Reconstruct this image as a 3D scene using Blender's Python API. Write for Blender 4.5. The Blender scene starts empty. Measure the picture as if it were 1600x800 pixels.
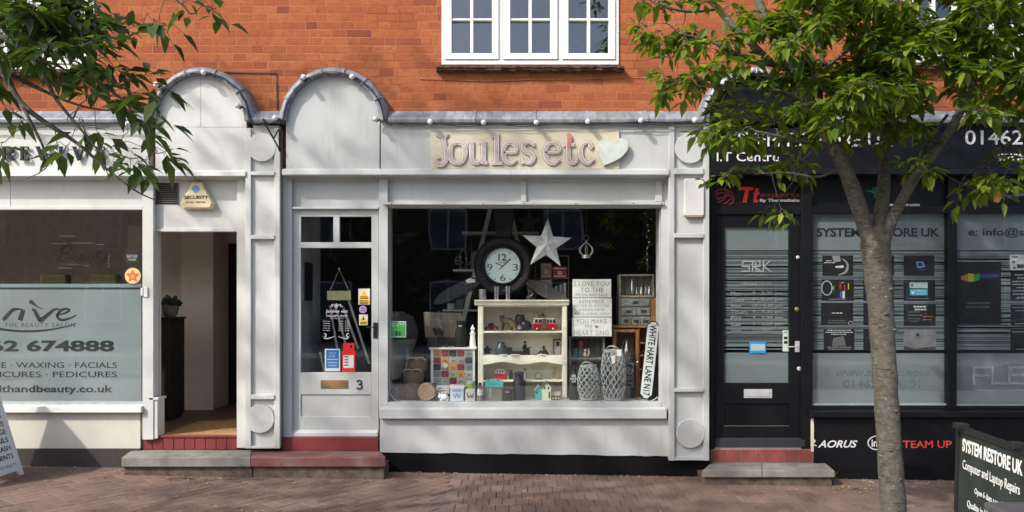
import bpy, bmesh, math, random
from mathutils import Vector, Matrix
random.seed(11)
rnd = random.Random(5)
SC = bpy.context.scene
COL = SC.collection
# ------------------------------------------------------------------ camera, light, exposure
F, D, CZ, HY = 1256.0, 7.39, 1.547, 475.0
cam_d = bpy.data.cameras.new('camera')
cam = bpy.data.objects.new('camera', cam_d)
COL.objects.link(cam)
cam.location = (0, -D, CZ)
cam.rotation_euler = (math.radians(90), 0, 0)
cam_d.sensor_width = 36.0
cam_d.lens = 36.0 * F / 1600.0
cam_d.shift_y = (HY - 400.0) / 1600.0
cam_d.clip_end = 500
cam_d.clip_start = 0.05
SC.camera = cam
LIGHT = Vector((1.0, 0.85, -1.15)).normalized()
world = bpy.data.worlds.new('World')
SC.world = world
world.use_nodes = True
wn = world.node_tree
bg = wn.nodes['Background']
sky = wn.nodes.new('ShaderNodeTexSky')
sky.sky_type = 'NISHITA'
sky.sun_disc = False
sky.sun_elevation = math.asin(-LIGHT.z)
sky.sun_rotation = math.atan2(-LIGHT.x, -LIGHT.y)
sky.dust_density = 4.0
sky.air_density = 0.95
sky.ozone_density = 1.0
wn.links.new(sky.outputs[0], bg.inputs[0])
bg.inputs[1].default_value = 0.15
sun_d = bpy.data.lights.new('sun', 'SUN')
sun_d.energy = 2.2
sun_d.angle = math.radians(1.1)
sun_d.color = (1.0, 0.955, 0.89)
sun = bpy.data.objects.new('sun', sun_d)
sun.rotation_euler = LIGHT.to_track_quat('-Z', 'Y').to_euler()
COL.objects.link(sun)
SC.view_settings.view_transform = 'Standard'
SC.view_settings.look = 'None'
SC.view_settings.exposure = 1.0
SC.view_settings.gamma = 1.0
SC.cycles.use_denoising = True
SC.cycles.max_bounces = 8
SC.cycles.diffuse_bounces = 4
SC.cycles.glossy_bounces = 4
SC.cycles.transparent_max_bounces = 24
SC.cycles.caustics_reflective = False
SC.cycles.caustics_refractive = False
SC.cycles.sample_clamp_indirect = 6.0

# ------------------------------------------------------------------ pixel of the photo -> place at depth y
def X(px, y=0.0): return (px - 800.0) * (D + y) / F
def Z(py, y=0.0): return CZ + (HY - py) * (D + y) / F
def P(px, py, y=0.0): return Vector((X(px, y), y, Z(py, y)))
def GZ(x, y): return -0.0155 * x + 0.02 * min(y, 0.0)      # the pavement falls to the right and to the road
def S(px, y=0.0): return px * (D + y) / F

# ------------------------------------------------------------------ node helper
class NT:
    def __init__(s, name):
        s.m = bpy.data.materials.new(name); s.m.use_nodes = True
        s.t = s.m.node_tree; s.n = s.t.nodes; s.l = s.t.links
        s.b = s.n['Principled BSDF']; s.out = s.n['Material Output']
    def node(s, ty, **kw):
        n = s.n.new(ty)
        for k, v in kw.items(): setattr(n, k, v)
        return n
    def put(s, v, sock):
        if hasattr(v, 'is_output') or isinstance(v, bpy.types.NodeSocket): s.l.new(v, sock)
        elif isinstance(v, (tuple, list)) and len(v) == 3 and sock.type == 'RGBA': sock.default_value = (*v, 1)
        else: sock.default_value = v
    def math(s, op, a, b=0.0, c=0.0, clamp=False):
        n = s.node('ShaderNodeMath', operation=op, use_clamp=clamp)
        s.put(a, n.inputs[0]); s.put(b, n.inputs[1]); s.put(c, n.inputs[2])
        return n.outputs[0]
    def obj(s): return s.node('ShaderNodeTexCoord').outputs['Object']
    def pos(s): return s.node('ShaderNodeNewGeometry').outputs['Position']
    def island(s): return s.node('ShaderNodeNewGeometry').outputs['Random Per Island']
    def objrand(s): return s.node('ShaderNodeObjectInfo').outputs['Random']
    def scale(s, v, sc):
        n = s.node('ShaderNodeMapping'); s.l.new(v, n.inputs[0]); n.inputs['Scale'].default_value = sc
        return n.outputs[0]
    def sep(s, v):
        n = s.node('ShaderNodeSeparateXYZ'); s.l.new(v, n.inputs[0]); return n.outputs
    def comb(s, x, y, z=0.0):
        n = s.node('ShaderNodeCombineXYZ')
        for i, v in enumerate((x, y, z)): s.put(v, n.inputs[i])
        return n.outputs[0]
    def noise(s, v, sc, det=4.0, rough=0.55):
        n = s.node('ShaderNodeTexNoise'); s.l.new(v, n.inputs['Vector'])
        n.inputs['Scale'].default_value = sc; n.inputs['Detail'].default_value = det; n.inputs['Roughness'].default_value = rough
        return n.outputs[0]
    def white(s, v):
        n = s.node('ShaderNodeTexWhiteNoise', noise_dimensions='3D'); s.l.new(v, n.inputs['Vector']); return n.outputs[0]
    def ramp(s, f, stops, interp='LINEAR'):
        n = s.node('ShaderNodeValToRGB'); s.put(f, n.inputs[0]); r = n.color_ramp; r.interpolation = interp
        while len(r.elements) < len(stops): r.elements.new(0.5)
        for e, (p, c) in zip(r.elements, stops):
            e.position = p; e.color = (*c, 1) if isinstance(c, tuple) else (c, c, c, 1)
        return n.outputs[0]
    def mix(s, f, a, b, mode='MIX'):
        n = s.node('ShaderNodeMix', data_type='RGBA', blend_type=mode)
        s.put(f, n.inputs[0]); s.put(a, n.inputs[6]); s.put(b, n.inputs[7])
        return n.outputs[2]
    def smooth(s, v, a, b):
        n = s.node('ShaderNodeMapRange', interpolation_type='SMOOTHSTEP'); s.put(v, n.inputs[0])
        n.inputs[1].default_value = a; n.inputs[2].default_value = b
        return n.outputs[0]
    def bump(s, h, strength, dist=0.01):
        n = s.node('ShaderNodeBump'); s.put(h, n.inputs['Height']); n.inputs['Strength'].default_value = strength
        n.inputs['Distance'].default_value = dist; s.l.new(n.outputs[0], s.b.inputs['Normal'])
    def col(s, c): s.put(c, s.b.inputs['Base Color'])
    def set(s, **kw):
        for k, v in kw.items(): s.put(v, s.b.inputs[k.replace('_', ' ')])

def tint(c, k): return tuple(min(1, max(0, x * k)) for x in c)
_mats = {}
def pm(name, c, rough=0.5, metal=0.0, var=0.12, sc=9.0, bump=0.12, bsc=60.0, spec=0.5, coat=0.0, stretch=(1, 1, 1)):
    """everyday surface: a base colour broken by noise, uneven gloss, a fine bump"""
    if name in _mats: return _mats[name]
    t = NT(name); o = t.scale(t.obj(), stretch)
    f = t.noise(o, sc, 5)
    t.col(t.ramp(f, [(0.3, tint(c, 1 - var * 1.6)), (0.55, c), (0.75, tint(c, 1 + var))]))
    g = t.noise(o, sc * 2.3, 3)
    t.set(Roughness=t.math('ADD', t.math('MULTIPLY', g, 0.25), rough - 0.125, clamp=True), Metallic=metal, Coat_Weight=coat, Specular_IOR_Level=spec)
    if bump: t.bump(t.noise(o, bsc, 4), bump, 0.004)
    _mats[name] = t.m
    return t.m

# ------------------------------------------------------------------ mesh builder
def hull_round(x0, z0, x1, z1, r, n=5):
    pts = []
    for cx, cz, a0 in ((x1 - r, z1 - r, 0), (x0 + r, z1 - r, 90), (x0 + r, z0 + r, 180), (x1 - r, z0 + r, 270)):
        for k in range(n + 1):
            a = math.radians(a0 + 90 * k / n); pts.append((cx + r * math.cos(a), cz + r * math.sin(a)))
    return pts
def smooth_path(pts, sub=4):
    pts = [Vector(p) for p in pts]
    if len(pts) < 3: return pts
    out = []
    for i in range(len(pts) - 1):
        p0 = pts[max(i - 1, 0)]; p1 = pts[i]; p2 = pts[i + 1]; p3 = pts[min(i + 2, len(pts) - 1)]
        for k in range(sub):
            t = k / sub
            out.append(0.5 * ((2 * p1) + (p2 - p0) * t + (2 * p0 - 5 * p1 + 4 * p2 - p3) * t * t + (3 * p1 - p0 - 3 * p2 + p3) * t ** 3))
    out.append(pts[-1])
    return out
_tc = {}
def text_geo(s, shear=0.0, off=0.0, space=1.0, line=1.0, align='LEFT'):
    k = (s, shear, off, space, line, align)
    if k in _tc: return _tc[k]
    cu = bpy.data.curves.new('type', 'FONT'); cu.body = s; cu.shear = shear; cu.offset = off
    cu.space_character = space; cu.space_line = line; cu.align_x = align; cu.resolution_u = 3; cu.extrude = 0.5
    o = bpy.data.objects.new('type', cu); me = bpy.data.meshes.new_from_object(o)
    vs = [v.co.copy() for v in me.vertices]; fs = [tuple(p.vertices) for p in me.polygons]
    bpy.data.objects.remove(o); bpy.data.curves.remove(cu); bpy.data.meshes.remove(me)
    x0 = min(v.x for v in vs); x1 = max(v.x for v in vs); y0 = min(v.y for v in vs); y1 = max(v.y for v in vs)
    vs = [Vector(((v.x - x0) / max(x1 - x0, 1e-6), (v.y - y0) / max(y1 - y0, 1e-6), v.z)) for v in vs]
    _tc[k] = (vs, fs, (x1 - x0) / max(y1 - y0, 1e-6))
    return _tc[k]

class MB:
    def __init__(s): s.v = []; s.f = []
    def add(s, vs, fs, M=None):
        o = len(s.v)
        s.v += [tuple(M @ Vector(v)) if M else tuple(v) for v in vs]
        s.f += [tuple(i + o for i in f) for f in fs]
        return s
    def box(s, x0, x1, y0, y1, z0, z1, M=None):
        vs = [(x0, y0, z0), (x1, y0, z0), (x1, y1, z0), (x0, y1, z0), (x0, y0, z1), (x1, y0, z1), (x1, y1, z1), (x0, y1, z1)]
        return s.add(vs, [(0, 3, 2, 1), (4, 5, 6, 7), (0, 1, 5, 4), (1, 2, 6, 5), (2, 3, 7, 6), (3, 0, 4, 7)], M)
    def pbox(s, a, b, c, d, yf, yb):
        """box whose front, at depth yf, spans photo pixels a..c by b..d"""
        return s.box(X(a, yf), X(c, yf), yf, yb, Z(d, yf), Z(b, yf))
    def prism(s, pts, y0, y1, M=None):
        n = len(pts)
        ar = sum(pts[i][0] * pts[(i + 1) % n][1] - pts[(i + 1) % n][0] * pts[i][1] for i in range(n))
        if ar < 0: pts = pts[::-1]
        vs = [(p[0], y0, p[1]) for p in pts] + [(p[0], y1, p[1]) for p in pts]
        fs = [tuple(range(n)), tuple(range(2 * n - 1, n - 1, -1))] + [(i, i + n, (i + 1) % n + n, (i + 1) % n) for i in range(n)]
        return s.add(vs, fs, M)
    def pprism(s, pp, yf, yb): return s.prism([(X(a, yf), Z(b, yf)) for a, b in pp], yf, yb)
    def xprism(s, prof, x0, x1, M=None):
        n = len(prof)
        vs = [(x0, p[0], p[1]) for p in prof] + [(x1, p[0], p[1]) for p in prof]
        return s.add(vs, [tuple(range(n)), tuple(range(2 * n - 1, n - 1, -1))] + [(i, i + n, (i + 1) % n + n, (i + 1) % n) for i in range(n)], M)
    def zprism(s, pts, z0, z1, M=None):
        n = len(pts)
        vs = [(p[0], p[1], z0) for p in pts] + [(p[0], p[1], z1) for p in pts]
        return s.add(vs, [tuple(range(n - 1, -1, -1)), tuple(range(n, 2 * n))] + [(i, (i + 1) % n, (i + 1) % n + n, i + n) for i in range(n)], M)
    def tube(s, pts, r, seg=8, M=None, cap=True):
        pts = [Vector(p) for p in pts]; n = len(pts)
        rs = r if isinstance(r, (list, tuple)) else [r] * n
        vs = []; fs = []; up = None
        for i, p in enumerate(pts):
            d = (pts[min(i + 1, n - 1)] - pts[max(i - 1, 0)])
            d = d.normalized() if d.length > 1e-9 else Vector((0, 0, 1))
            if up is None: up = Vector((0, 0, 1)) if abs(d.z) < 0.9 else Vector((1, 0, 0))
            a = d.cross(up)
            if a.length < 1e-6: a = d.orthogonal()
            a.normalize(); b = a.cross(d); up = b
            for k in range(seg):
                t = 2 * math.pi * k / seg; vs.append(p + (a * math.cos(t) + b * math.sin(t)) * rs[i])
        for i in range(n - 1):
            for k in range(seg):
                fs.append((i * seg + k, i * seg + (k + 1) % seg, (i + 1) * seg + (k + 1) % seg, (i + 1) * seg + k))
        if cap: fs += [tuple(range(seg - 1, -1, -1)), tuple(range((n - 1) * seg, n * seg))]
        return s.add(vs, fs, M)
    def lathe(s, prof, c, seg=20, axis='z', M=None):
        """prof: (radius, height) from bottom to top"""
        vs = []; fs = []; n = len(prof)
        for r, h in prof:
            for k in range(seg):
                t = 2 * math.pi * k / seg; a, b = r * math.cos(t), r * math.sin(t)
                vs.append((c[0] + a, c[1] + b, c[2] + h) if axis == 'z' else (c[0] + a, c[1] - h, c[2] + b))
        for i in range(n - 1):
            for k in range(seg): fs.append((i * seg + k, i * seg + (k + 1) % seg, (i + 1) * seg + (k + 1) % seg, (i + 1) * seg + k))
        fs += [tuple(range(seg - 1, -1, -1)), tuple(range((n - 1) * seg, n * seg))]
        return s.add(vs, fs, M)
    def ell(s, c, r, seg=12, M=None):
        if not hasattr(r, '__len__'): r = (r, r, r)
        vs = []; fs = []; h = max(seg // 2, 4)
        for i in range(1, h):
            a = math.pi * i / h
            for k in range(seg):
                t = 2 * math.pi * k / seg
                vs.append((c[0] + r[0] * math.sin(a) * math.cos(t), c[1] + r[1] * math.sin(a) * math.sin(t), c[2] - r[2] * math.cos(a)))
        for i in range(h - 2):
            for k in range(seg): fs.append((i * seg + k, i * seg + (k + 1) % seg, (i + 1) * seg + (k + 1) % seg, (i + 1) * seg + k))
        m = len(vs); vs += [(c[0], c[1], c[2] - r[2]), (c[0], c[1], c[2] + r[2])]
        for k in range(seg):
            fs.append((m, (k + 1) % seg, k)); fs.append((m + 1, (h - 2) * seg + k, (h - 2) * seg + (k + 1) % seg))
        return s.add(vs, fs, M)
    def ribbon(s, pts, w, y0, y1, M=None):
        """a stroke of a letter: centreline pts (x,z), width w (number or list), from y0 to y1"""
        n = len(pts); ws = w if isinstance(w, (list, tuple)) else [w] * n
        L = []; R = []
        for i in range(n):
            a = Vector(pts[max(i - 1, 0)]).to_2d(); b = Vector(pts[min(i + 1, n - 1)]).to_2d(); d = b - a
            d = d.normalized() if d.length > 1e-9 else Vector((1, 0)); nn = Vector((-d.y, d.x)); p = Vector(pts[i]).to_2d()
            L.append(p + nn * ws[i] / 2); R.append(p - nn * ws[i] / 2)
        vs = [(p.x, y0, p.y) for p in L] + [(p.x, y0, p.y) for p in R] + [(p.x, y1, p.y) for p in L] + [(p.x, y1, p.y) for p in R]
        fs = [(0, n, 3 * n, 2 * n), (n - 1, 3 * n - 1, 4 * n - 1, 2 * n - 1)]
        for i in range(n - 1):
            fs += [(i, i + 1, n + i + 1, n + i), (2 * n + i, 3 * n + i, 3 * n + i + 1, 2 * n + i + 1), (i, 2 * n + i, 2 * n + i + 1, i + 1), (n + i, n + i + 1, 3 * n + i + 1, 3 * n + i)]
        return s.add(vs, fs, M)
    def stroke(s, pp, wpx, yf, yb, sub=5):
        """ribbon through photo pixels"""
        q = smooth_path([(a, b, 0) for a, b in pp], sub) if sub else [Vector((a, b, 0)) for a, b in pp]
        if isinstance(wpx, (list, tuple)):
            k = len(wpx) - 1; ws = []
            for i in range(len(q)):
                t = i / max(len(q) - 1, 1) * k; j = min(int(t), k - 1); ws.append(S(wpx[j] + (wpx[j + 1] - wpx[j]) * (t - j), yf))
        else: ws = S(wpx, yf)
        return s.ribbon([(X(p.x, yf), Z(p.y, yf)) for p in q], ws, yf, yb)
    def segs(s, pp, w, yf, yb):
        """square cornered lettering: one bar per segment"""
        for i in range(len(pp) - 1):
            (a, b), (c, d) = pp[i], pp[i + 1]; L = math.hypot(c - a, d - b) or 1; e = w / 2 / L
            s.stroke([(a - (c - a) * e, b - (d - b) * e), (c + (c - a) * e, d + (d - b) * e)], w, yf - 0.00012 * i, yb, 0)
        return s
    def text(s, body, x0, z0, x1, z1, yf, th=0.002, M=None, **kw):
        vs, fs, _ = text_geo(body, **kw)
        return s.add([(x0 + v.x * (x1 - x0), yf + th * (0.5 - v.z), z0 + v.y * (z1 - z0)) for v in vs], fs, M)
    def ptext(s, body, a, b, c, d, yf, th=0.002, **kw):
        return s.text(body, X(a, yf), Z(d, yf), X(c, yf), Z(b, yf), yf, th, **kw)
    def build(s, name, mat, parent=None, bev=0.0, smooth=False, local=False, at=None):
        return link(name, s.v, s.f, mat, parent, bev, smooth, local, at)

ROOTLOC = {}
def link(name, vs, fs, mat, parent=None, bev=0.0, smooth=False, local=False, at=None):
    me = bpy.data.meshes.new(name)
    if parent is not None:
        off = Vector((0, 0, 0)) if local else ROOTLOC[parent.name]
    else:
        xs = [v[0] for v in vs]; ys = [v[1] for v in vs]; zs = [v[2] for v in vs]
        off = Vector(((min(xs) + max(xs)) / 2, (min(ys) + max(ys)) / 2, min(zs))) if at is None else Vector(at)
    me.from_pydata([(v[0] - off.x, v[1] - off.y, v[2] - off.z) for v in vs], [], fs)
    me.materials.append(mat)
    if len(vs) < 60000:
        bm = bmesh.new(); bm.from_mesh(me); bmesh.ops.recalc_face_normals(bm, faces=bm.faces); bm.to_mesh(me); bm.free()
    o = bpy.data.objects.new(name, me); COL.objects.link(o)
    if smooth:
        me.shade_smooth()
        if smooth != 'all':
            try: me.set_sharp_from_angle(angle=math.radians(38))
            except Exception: pass
    if parent is not None:
        o.parent = parent; ROOTLOC[o.name] = ROOTLOC[parent.name]
    else:
        o.location = off; ROOTLOC[o.name] = off
    if bev:
        m = o.modifiers.new('bevel', 'BEVEL'); m.width = bev; m.segments = 2; m.limit_method = 'ANGLE'; m.angle_limit = math.radians(40)
        m.harden_normals = False
    return o
def thing(name, label, cat, loc, group=None, rot=None):
    o = bpy.data.objects.new(name, None); COL.objects.link(o); o.empty_display_size = 0.1
    o.location = loc; ROOTLOC[o.name] = Vector(loc)
    if rot is not None: o.rotation_euler = rot
    o['label'] = label; o['category'] = cat
    if group: o['group'] = group
    return o
def tag(o, label, cat, group=None):
    o['label'] = label; o['category'] = cat
    if group: o['group'] = group
    return o
def struct(o, kind='structure'):
    o['kind'] = kind; return o
# ------------------------------------------------------------------ materials
def mat_brick():
    t = NT('red_brick'); p = t.sep(t.pos())
    wz = t.math('MULTIPLY', t.math('SUBTRACT', t.noise(t.pos(), 7.0, 3), 0.5), 0.010); wx = t.math('MULTIPLY', t.math('SUBTRACT', t.noise(t.comb(p[2], p[0], 4.0), 9.0, 3), 0.5), 0.014)
    p = (t.math('ADD', p[0], wx), p[1], t.math('ADD', p[2], wz)); H = 0.0727; U = 0.338
    row = t.math('FLOOR', t.math('DIVIDE', p[2], H))
    wob = t.noise(t.pos(), 3.0, 2)
    rr = t.white(t.comb(row, 3.3, 1.0))
    xx = t.math('ADD', t.math('DIVIDE', t.math('ADD', p[0], t.math('MULTIPLY', p[1], 1.0)), U), t.math('ADD', t.math('MULTIPLY', row, 0.5), t.math('MULTIPLY', rr, 0.34)))
    k = t.math('FLOOR', xx); u = t.math('FRACT', xx)
    split = t.math('ADD', 0.60, t.math('MULTIPLY', t.white(t.comb(k, row, 9.0)), 0.10))
    hd = t.math('GREATER_THAN', u, split)
    ul = t.math('MULTIPLY', t.math('MINIMUM', u, t.math('ABSOLUTE', t.math('SUBTRACT', u, split))), U)
    ul = t.math('MINIMUM', ul, t.math('MULTIPLY', t.math('SUBTRACT', 1.0, u), U))
    fv = t.math('FRACT', t.math('DIVIDE', p[2], H))
    vl = t.math('MULTIPLY', t.math('MINIMUM', fv, t.math('SUBTRACT', 1.0, fv)), H)
    d = t.math('MINIMUM', ul, vl)
    fine = t.noise(t.pos(), 55.0, 4, 0.65)
    d = t.math('ADD', d, t.math('MULTIPLY', t.math('SUBTRACT', fine, 0.5), 0.0085))
    face = t.smooth(d, 0.0020, 0.0052)
    idv = t.comb(t.math('ADD', k, t.math('MULTIPLY', hd, 0.5)), row, 0.0)
    r1 = t.white(idv)
    c = t.ramp(r1, [(0.0, (0.17, 0.050, 0.030)), (0.03, (0.23, 0.066, 0.032)), (0.16, (0.280, 0.083, 0.032)), (0.6, (0.315, 0.097, 0.035)), (1.0, (0.350, 0.120, 0.047))])
    c = t.mix(t.smooth(t.noise(t.pos(), 22.0, 5, 0.7), 0.42, 0.75), c, (0.235, 0.058, 0.030))
    soot = t.smooth(t.noise(t.scale(t.pos(), (0.7, 1, 1.6)), 1.7, 5, 0.6), 0.55, 0.75)
    c = t.mix(t.math('MULTIPLY', soot, 0.5), c, (0.115, 0.055, 0.038))
    hole = t.smooth(t.noise(t.pos(), 120.0, 2, 0.6), 0.68, 0.74)
    c = t.mix(t.math('MULTIPLY', hole, 0.6), c, (0.13, 0.03, 0.015))
    mort = t.mix(t.noise(t.pos(), 9.0, 4), (0.27, 0.098, 0.05), (0.42, 0.185, 0.10))
    mort = t.mix(t.smooth(t.noise(t.pos(), 2.3, 3), 0.45, 0.7), mort, (0.17, 0.062, 0.036))
    t.col(t.mix(face, mort, c)); t.set(Roughness=0.92, Specular_IOR_Level=0.2)
    h = t.math('ADD', t.math('MULTIPLY', face, 0.6), t.math('MULTIPLY', fine, 0.5))
    t.bump(h, 0.75, 0.007)
    return t.m
def mat_paint(name, c, dirt=(0.25, 0.22, 0.17), amount=0.35, chips=0.0, chipc=(0.16, 0.13, 0.1), rough=0.45, spec=0.4):
    t = NT(name); p = t.pos()
    f = t.noise(t.scale(p, (1.2, 1.2, 0.7)), 3.0, 6, 0.6)
    base = t.ramp(f, [(0.3, tint(c, 0.90)), (0.55, c), (0.75, tint(c, 1.06))])
    st = t.smooth(t.noise(t.scale(p, (9, 9, 0.8)), 2.2, 5, 0.65), 0.52, 0.80)
    big = t.smooth(t.noise(p, 1.3, 3), 0.40, 0.75)
    base = t.mix(t.math('MULTIPLY', t.math('MULTIPLY', st, big), amount), base, dirt)
    spots = t.smooth(t.noise(p, 38.0, 3, 0.7), 0.66, 0.78)
    base = t.mix(t.math('MULTIPLY', spots, amount * 0.8), base, dirt)
    if chips:
        ch = t.math('MULTIPLY', t.smooth(t.noise(t.scale(p, (1, 1, 1.6)), 17.0, 6, 0.75), 0.67, 0.69), t.smooth(t.noise(p, 2.1, 2), 0.50, 0.62))
        base = t.mix(t.math('MULTIPLY', ch, chips), base, chipc)
    t.col(base)
    t.set(Roughness=t.math('ADD', rough - 0.1, t.math('MULTIPLY', f, 0.25)), Specular_IOR_Level=spec)
    h = t.math('ADD', t.noise(t.scale(p, (14, 14, 1.2)), 9.0, 4), t.math('MULTIPLY', t.noise(p, 4.0, 2), 1.6))
    t.bump(h, 0.18, 0.004)
    return t.m
def mat_lead():
    t = NT('weathered_lead'); p = t.pos()
    f = t.noise(t.scale(p, (2.5, 1, 1)), 5.0, 6, 0.65)
    c = t.ramp(f, [(0.3, (0.12, 0.135, 0.16)), (0.5, (0.19, 0.21, 0.245)), (0.68, (0.29, 0.315, 0.355))])
    w = t.smooth(t.noise(t.scale(p, (4, 1, 1)), 6.0, 5, 0.7), 0.56, 0.68)
    t.col(t.mix(t.math('MULTIPLY', w, 0.5), c, (0.45, 0.48, 0.52)))
    t.set(Roughness=0.55, Metallic=0.15)
    t.bump(t.math('ADD', f, t.noise(p, 14, 3)), 0.22, 0.010)
    return t.m
def mat_glass(name='window_glass', tintc=(0.985, 1.0, 0.995), f0=0.036, wavy=0.05):
    t = NT(name)
    t.n.remove(t.b)
    tr = t.node('ShaderNodeBsdfTransparent'); tr.inputs[0].default_value = (*tintc, 1)
    gl = t.node('ShaderNodeBsdfGlossy'); gl.inputs['Roughness'].default_value = 0.015; gl.inputs['Color'].default_value = (0.95, 0.97, 1, 1)
    lw = t.node('ShaderNodeLayerWeight'); lw.inputs[0].default_value = 0.5
    f = t.math('ADD', f0, t.math('MULTIPLY', t.math('POWER', lw.outputs['Facing'], 5.0), 1 - f0))
    bp = t.node('ShaderNodeBump'); bp.inputs['Strength'].default_value = wavy; bp.inputs['Distance'].default_value = 0.02
    t.l.new(t.noise(t.pos(), 1.6, 2), bp.inputs['Height']); t.l.new(bp.outputs[0], gl.inputs['Normal'])
    mx = t.node('ShaderNodeMixShader'); t.l.new(f, mx.inputs[0]); t.l.new(tr.outputs[0], mx.inputs[1]); t.l.new(gl.outputs[0], mx.inputs[2])
    # dust and smears on the pane
    df = t.node('ShaderNodeBsdfDiffuse'); df.inputs[0].default_value = (0.4, 0.4, 0.38, 1)
    m2 = t.node('ShaderNodeMixShader'); dust = t.math('MULTIPLY', t.smooth(t.noise(t.scale(t.pos(), (1, 1, 2.2)), 5.5, 6, 0.7), 0.5, 0.9), 0.008)
    t.l.new(dust, m2.inputs[0]); t.l.new(mx.outputs[0], m2.inputs[1]); t.l.new(df.outputs[0], m2.inputs[2])
    t.l.new(m2.outputs[0], t.out.inputs[0])
    return t.m
def mat_frost(name, c, opaque=0.8):
    t = NT(name)
    f = t.noise(t.pos(), 1.4, 3)
    t.col(t.ramp(f, [(0.3, tint(c, 0.85)), (0.7, tint(c, 1.12))])); t.set(Roughness=0.55)
    tr = t.node('ShaderNodeBsdfTransparent')
    mx = t.node('ShaderNodeMixShader'); mx.inputs[0].default_value = opaque
    tl = t.node('ShaderNodeBsdfTranslucent'); tl.inputs[0].default_value = (*tint(c, 1.3), 1); m2 = t.node('ShaderNodeMixShader'); m2.inputs[0].default_value = 0.45
    t.l.new(t.b.outputs[0], m2.inputs[1]); t.l.new(tl.outputs[0], m2.inputs[2])
    t.l.new(tr.outputs[0], mx.inputs[1]); t.l.new(m2.outputs[0], mx.inputs[2]); t.l.new(mx.outputs[0], t.out.inputs[0])
    return t.m
def mat_paving():
    t = NT('clay_block_paving'); p = t.pos(); r = t.island()
    c = t.ramp(r, [(0.0, (0.130, 0.086, 0.070)), (0.35, (0.148, 0.096, 0.078)), (0.7, (0.162, 0.105, 0.086)), (1.0, (0.180, 0.124, 0.103))])
    d = t.smooth(t.noise(p, 1.7, 5, 0.65), 0.40, 0.72)
    c = t.mix(t.math('MULTIPLY', d, 0.6), c, (0.092, 0.074, 0.062))
    sp = t.smooth(t.noise(p, 85.0, 3, 0.7), 0.60, 0.78)
    c = t.mix(t.math('MULTIPLY', sp, 0.45), c, (0.30, 0.25, 0.21))
    c = t.mix(t.math('MULTIPLY', t.smooth(t.noise(p, 30.0, 3, 0.7), 0.6, 0.75), 0.5), c, (0.075, 0.06, 0.05))
    t.col(c); t.set(Roughness=0.9, Specular_IOR_Level=0.25)
    t.bump(t.noise(p, 70.0, 5, 0.7), 0.5, 0.006)
    return t.m
def mat_bark():
    t = NT('cherry_bark'); p = t.obj()
    f = t.noise(t.scale(p, (5, 5, 6)), 5.0, 8, 0.78)
    c = t.ramp(f, [(0.3, (0.030, 0.027, 0.022)), (0.46, (0.066, 0.060, 0.050)), (0.60, (0.105, 0.097, 0.082)), (0.76, (0.19, 0.178, 0.155))])
    len_ = t.smooth(t.noise(t.scale(p, (7, 7, 60)), 2.0, 4, 0.6), 0.58, 0.66)
    c = t.mix(t.math('MULTIPLY', len_, 0.6), c, (0.03, 0.024, 0.018))
    g = t.smooth(t.noise(p, 3.0, 4), 0.45, 0.7)
    c = t.mix(t.math('MULTIPLY', g, 0.35), c, (0.10, 0.105, 0.06))
    pale = t.smooth(t.noise(t.scale(p, (1, 1, 2)), 26.0, 3, 0.6), 0.66, 0.71)
    c = t.mix(t.math('MULTIPLY', pale, 0.7), c, (0.36, 0.33, 0.27))
    t.col(c); t.set(Roughness=0.85)
    t.bump(t.math('ADD', f, t.math('MULTIPLY', len_, -0.6)), 0.9, 0.012)
    return t.m
def mat_leaf(name, a, b, c):
    t = NT(name); r = t.island()
    col = t.ramp(r, [(0.0, a), (0.55, b), (0.93, c), (1.0, tint(c, 1.25))])
    col = t.mix(t.math('MULTIPLY', t.noise(t.pos(), 60.0, 2), 0.25), col, tint(a, 0.8))
    t.col(col); t.set(Roughness=0.48, Specular_IOR_Level=0.30)
    tl = t.node('ShaderNodeBsdfTranslucent'); t.l.new(t.mix(1.0, col, (1.5, 1.6, 0.5), 'MULTIPLY'), tl.inputs[0])
    mx = t.node('ShaderNodeMixShader'); mx.inputs[0].default_value = 0.45
    t.l.new(t.b.outputs[0], mx.inputs[1]); t.l.new(tl.outputs[0], mx.inputs[2]); t.l.new(mx.outputs[0], t.out.inputs[0])
    return t.m
def mat_wood(name, a, b, sc=3.0, stretch=(14, 14, 1), rough=0.6):
    t = NT(name); f = t.noise(t.scale(t.obj(), stretch), sc, 6, 0.65)
    t.col(t.ramp(f, [(0.3, a), (0.7, b)])); t.set(Roughness=rough); t.bump(f, 0.25, 0.004)
    return t.m
def mat_emit(name, c, k):
    t = NT(name); t.set(Emission_Color=(*c, 1), Emission_Strength=k); t.col(c); return t.m

M_BRICK = mat_brick()
M_GREY = mat_paint('dove_grey_paint', (0.415, 0.435, 0.436), (0.21, 0.195, 0.17), 0.65, 0.35, (0.3, 0.28, 0.26))
M_CREAM = mat_paint('off_white_paint', (0.515, 0.535, 0.515), (0.20, 0.18, 0.14), 0.75, 0.95, (0.20, 0.17, 0.13), 0.5)
M_RENDER = mat_paint('cream_render', (0.55, 0.54, 0.47), (0.25, 0.21, 0.15), 0.7, 0.3, (0.35, 0.3, 0.24), 0.7)
M_WHITE = mat_paint('white_gloss_paint', (0.70, 0.705, 0.70), (0.3, 0.27, 0.22), 0.40, 0.5, (0.22, 0.2, 0.18), 0.35)
M_BLACK = mat_paint('black_gloss_paint', (0.006, 0.0066, 0.0085), (0.028, 0.027, 0.026), 0.45, 0, rough=0.38, spec=0.22)
M_BLACKBOARD = mat_paint('black_sign_panel', (0.0055, 0.006, 0.008), (0.018, 0.018, 0.018), 0.3, 0, rough=0.45, spec=0.2)
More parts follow.
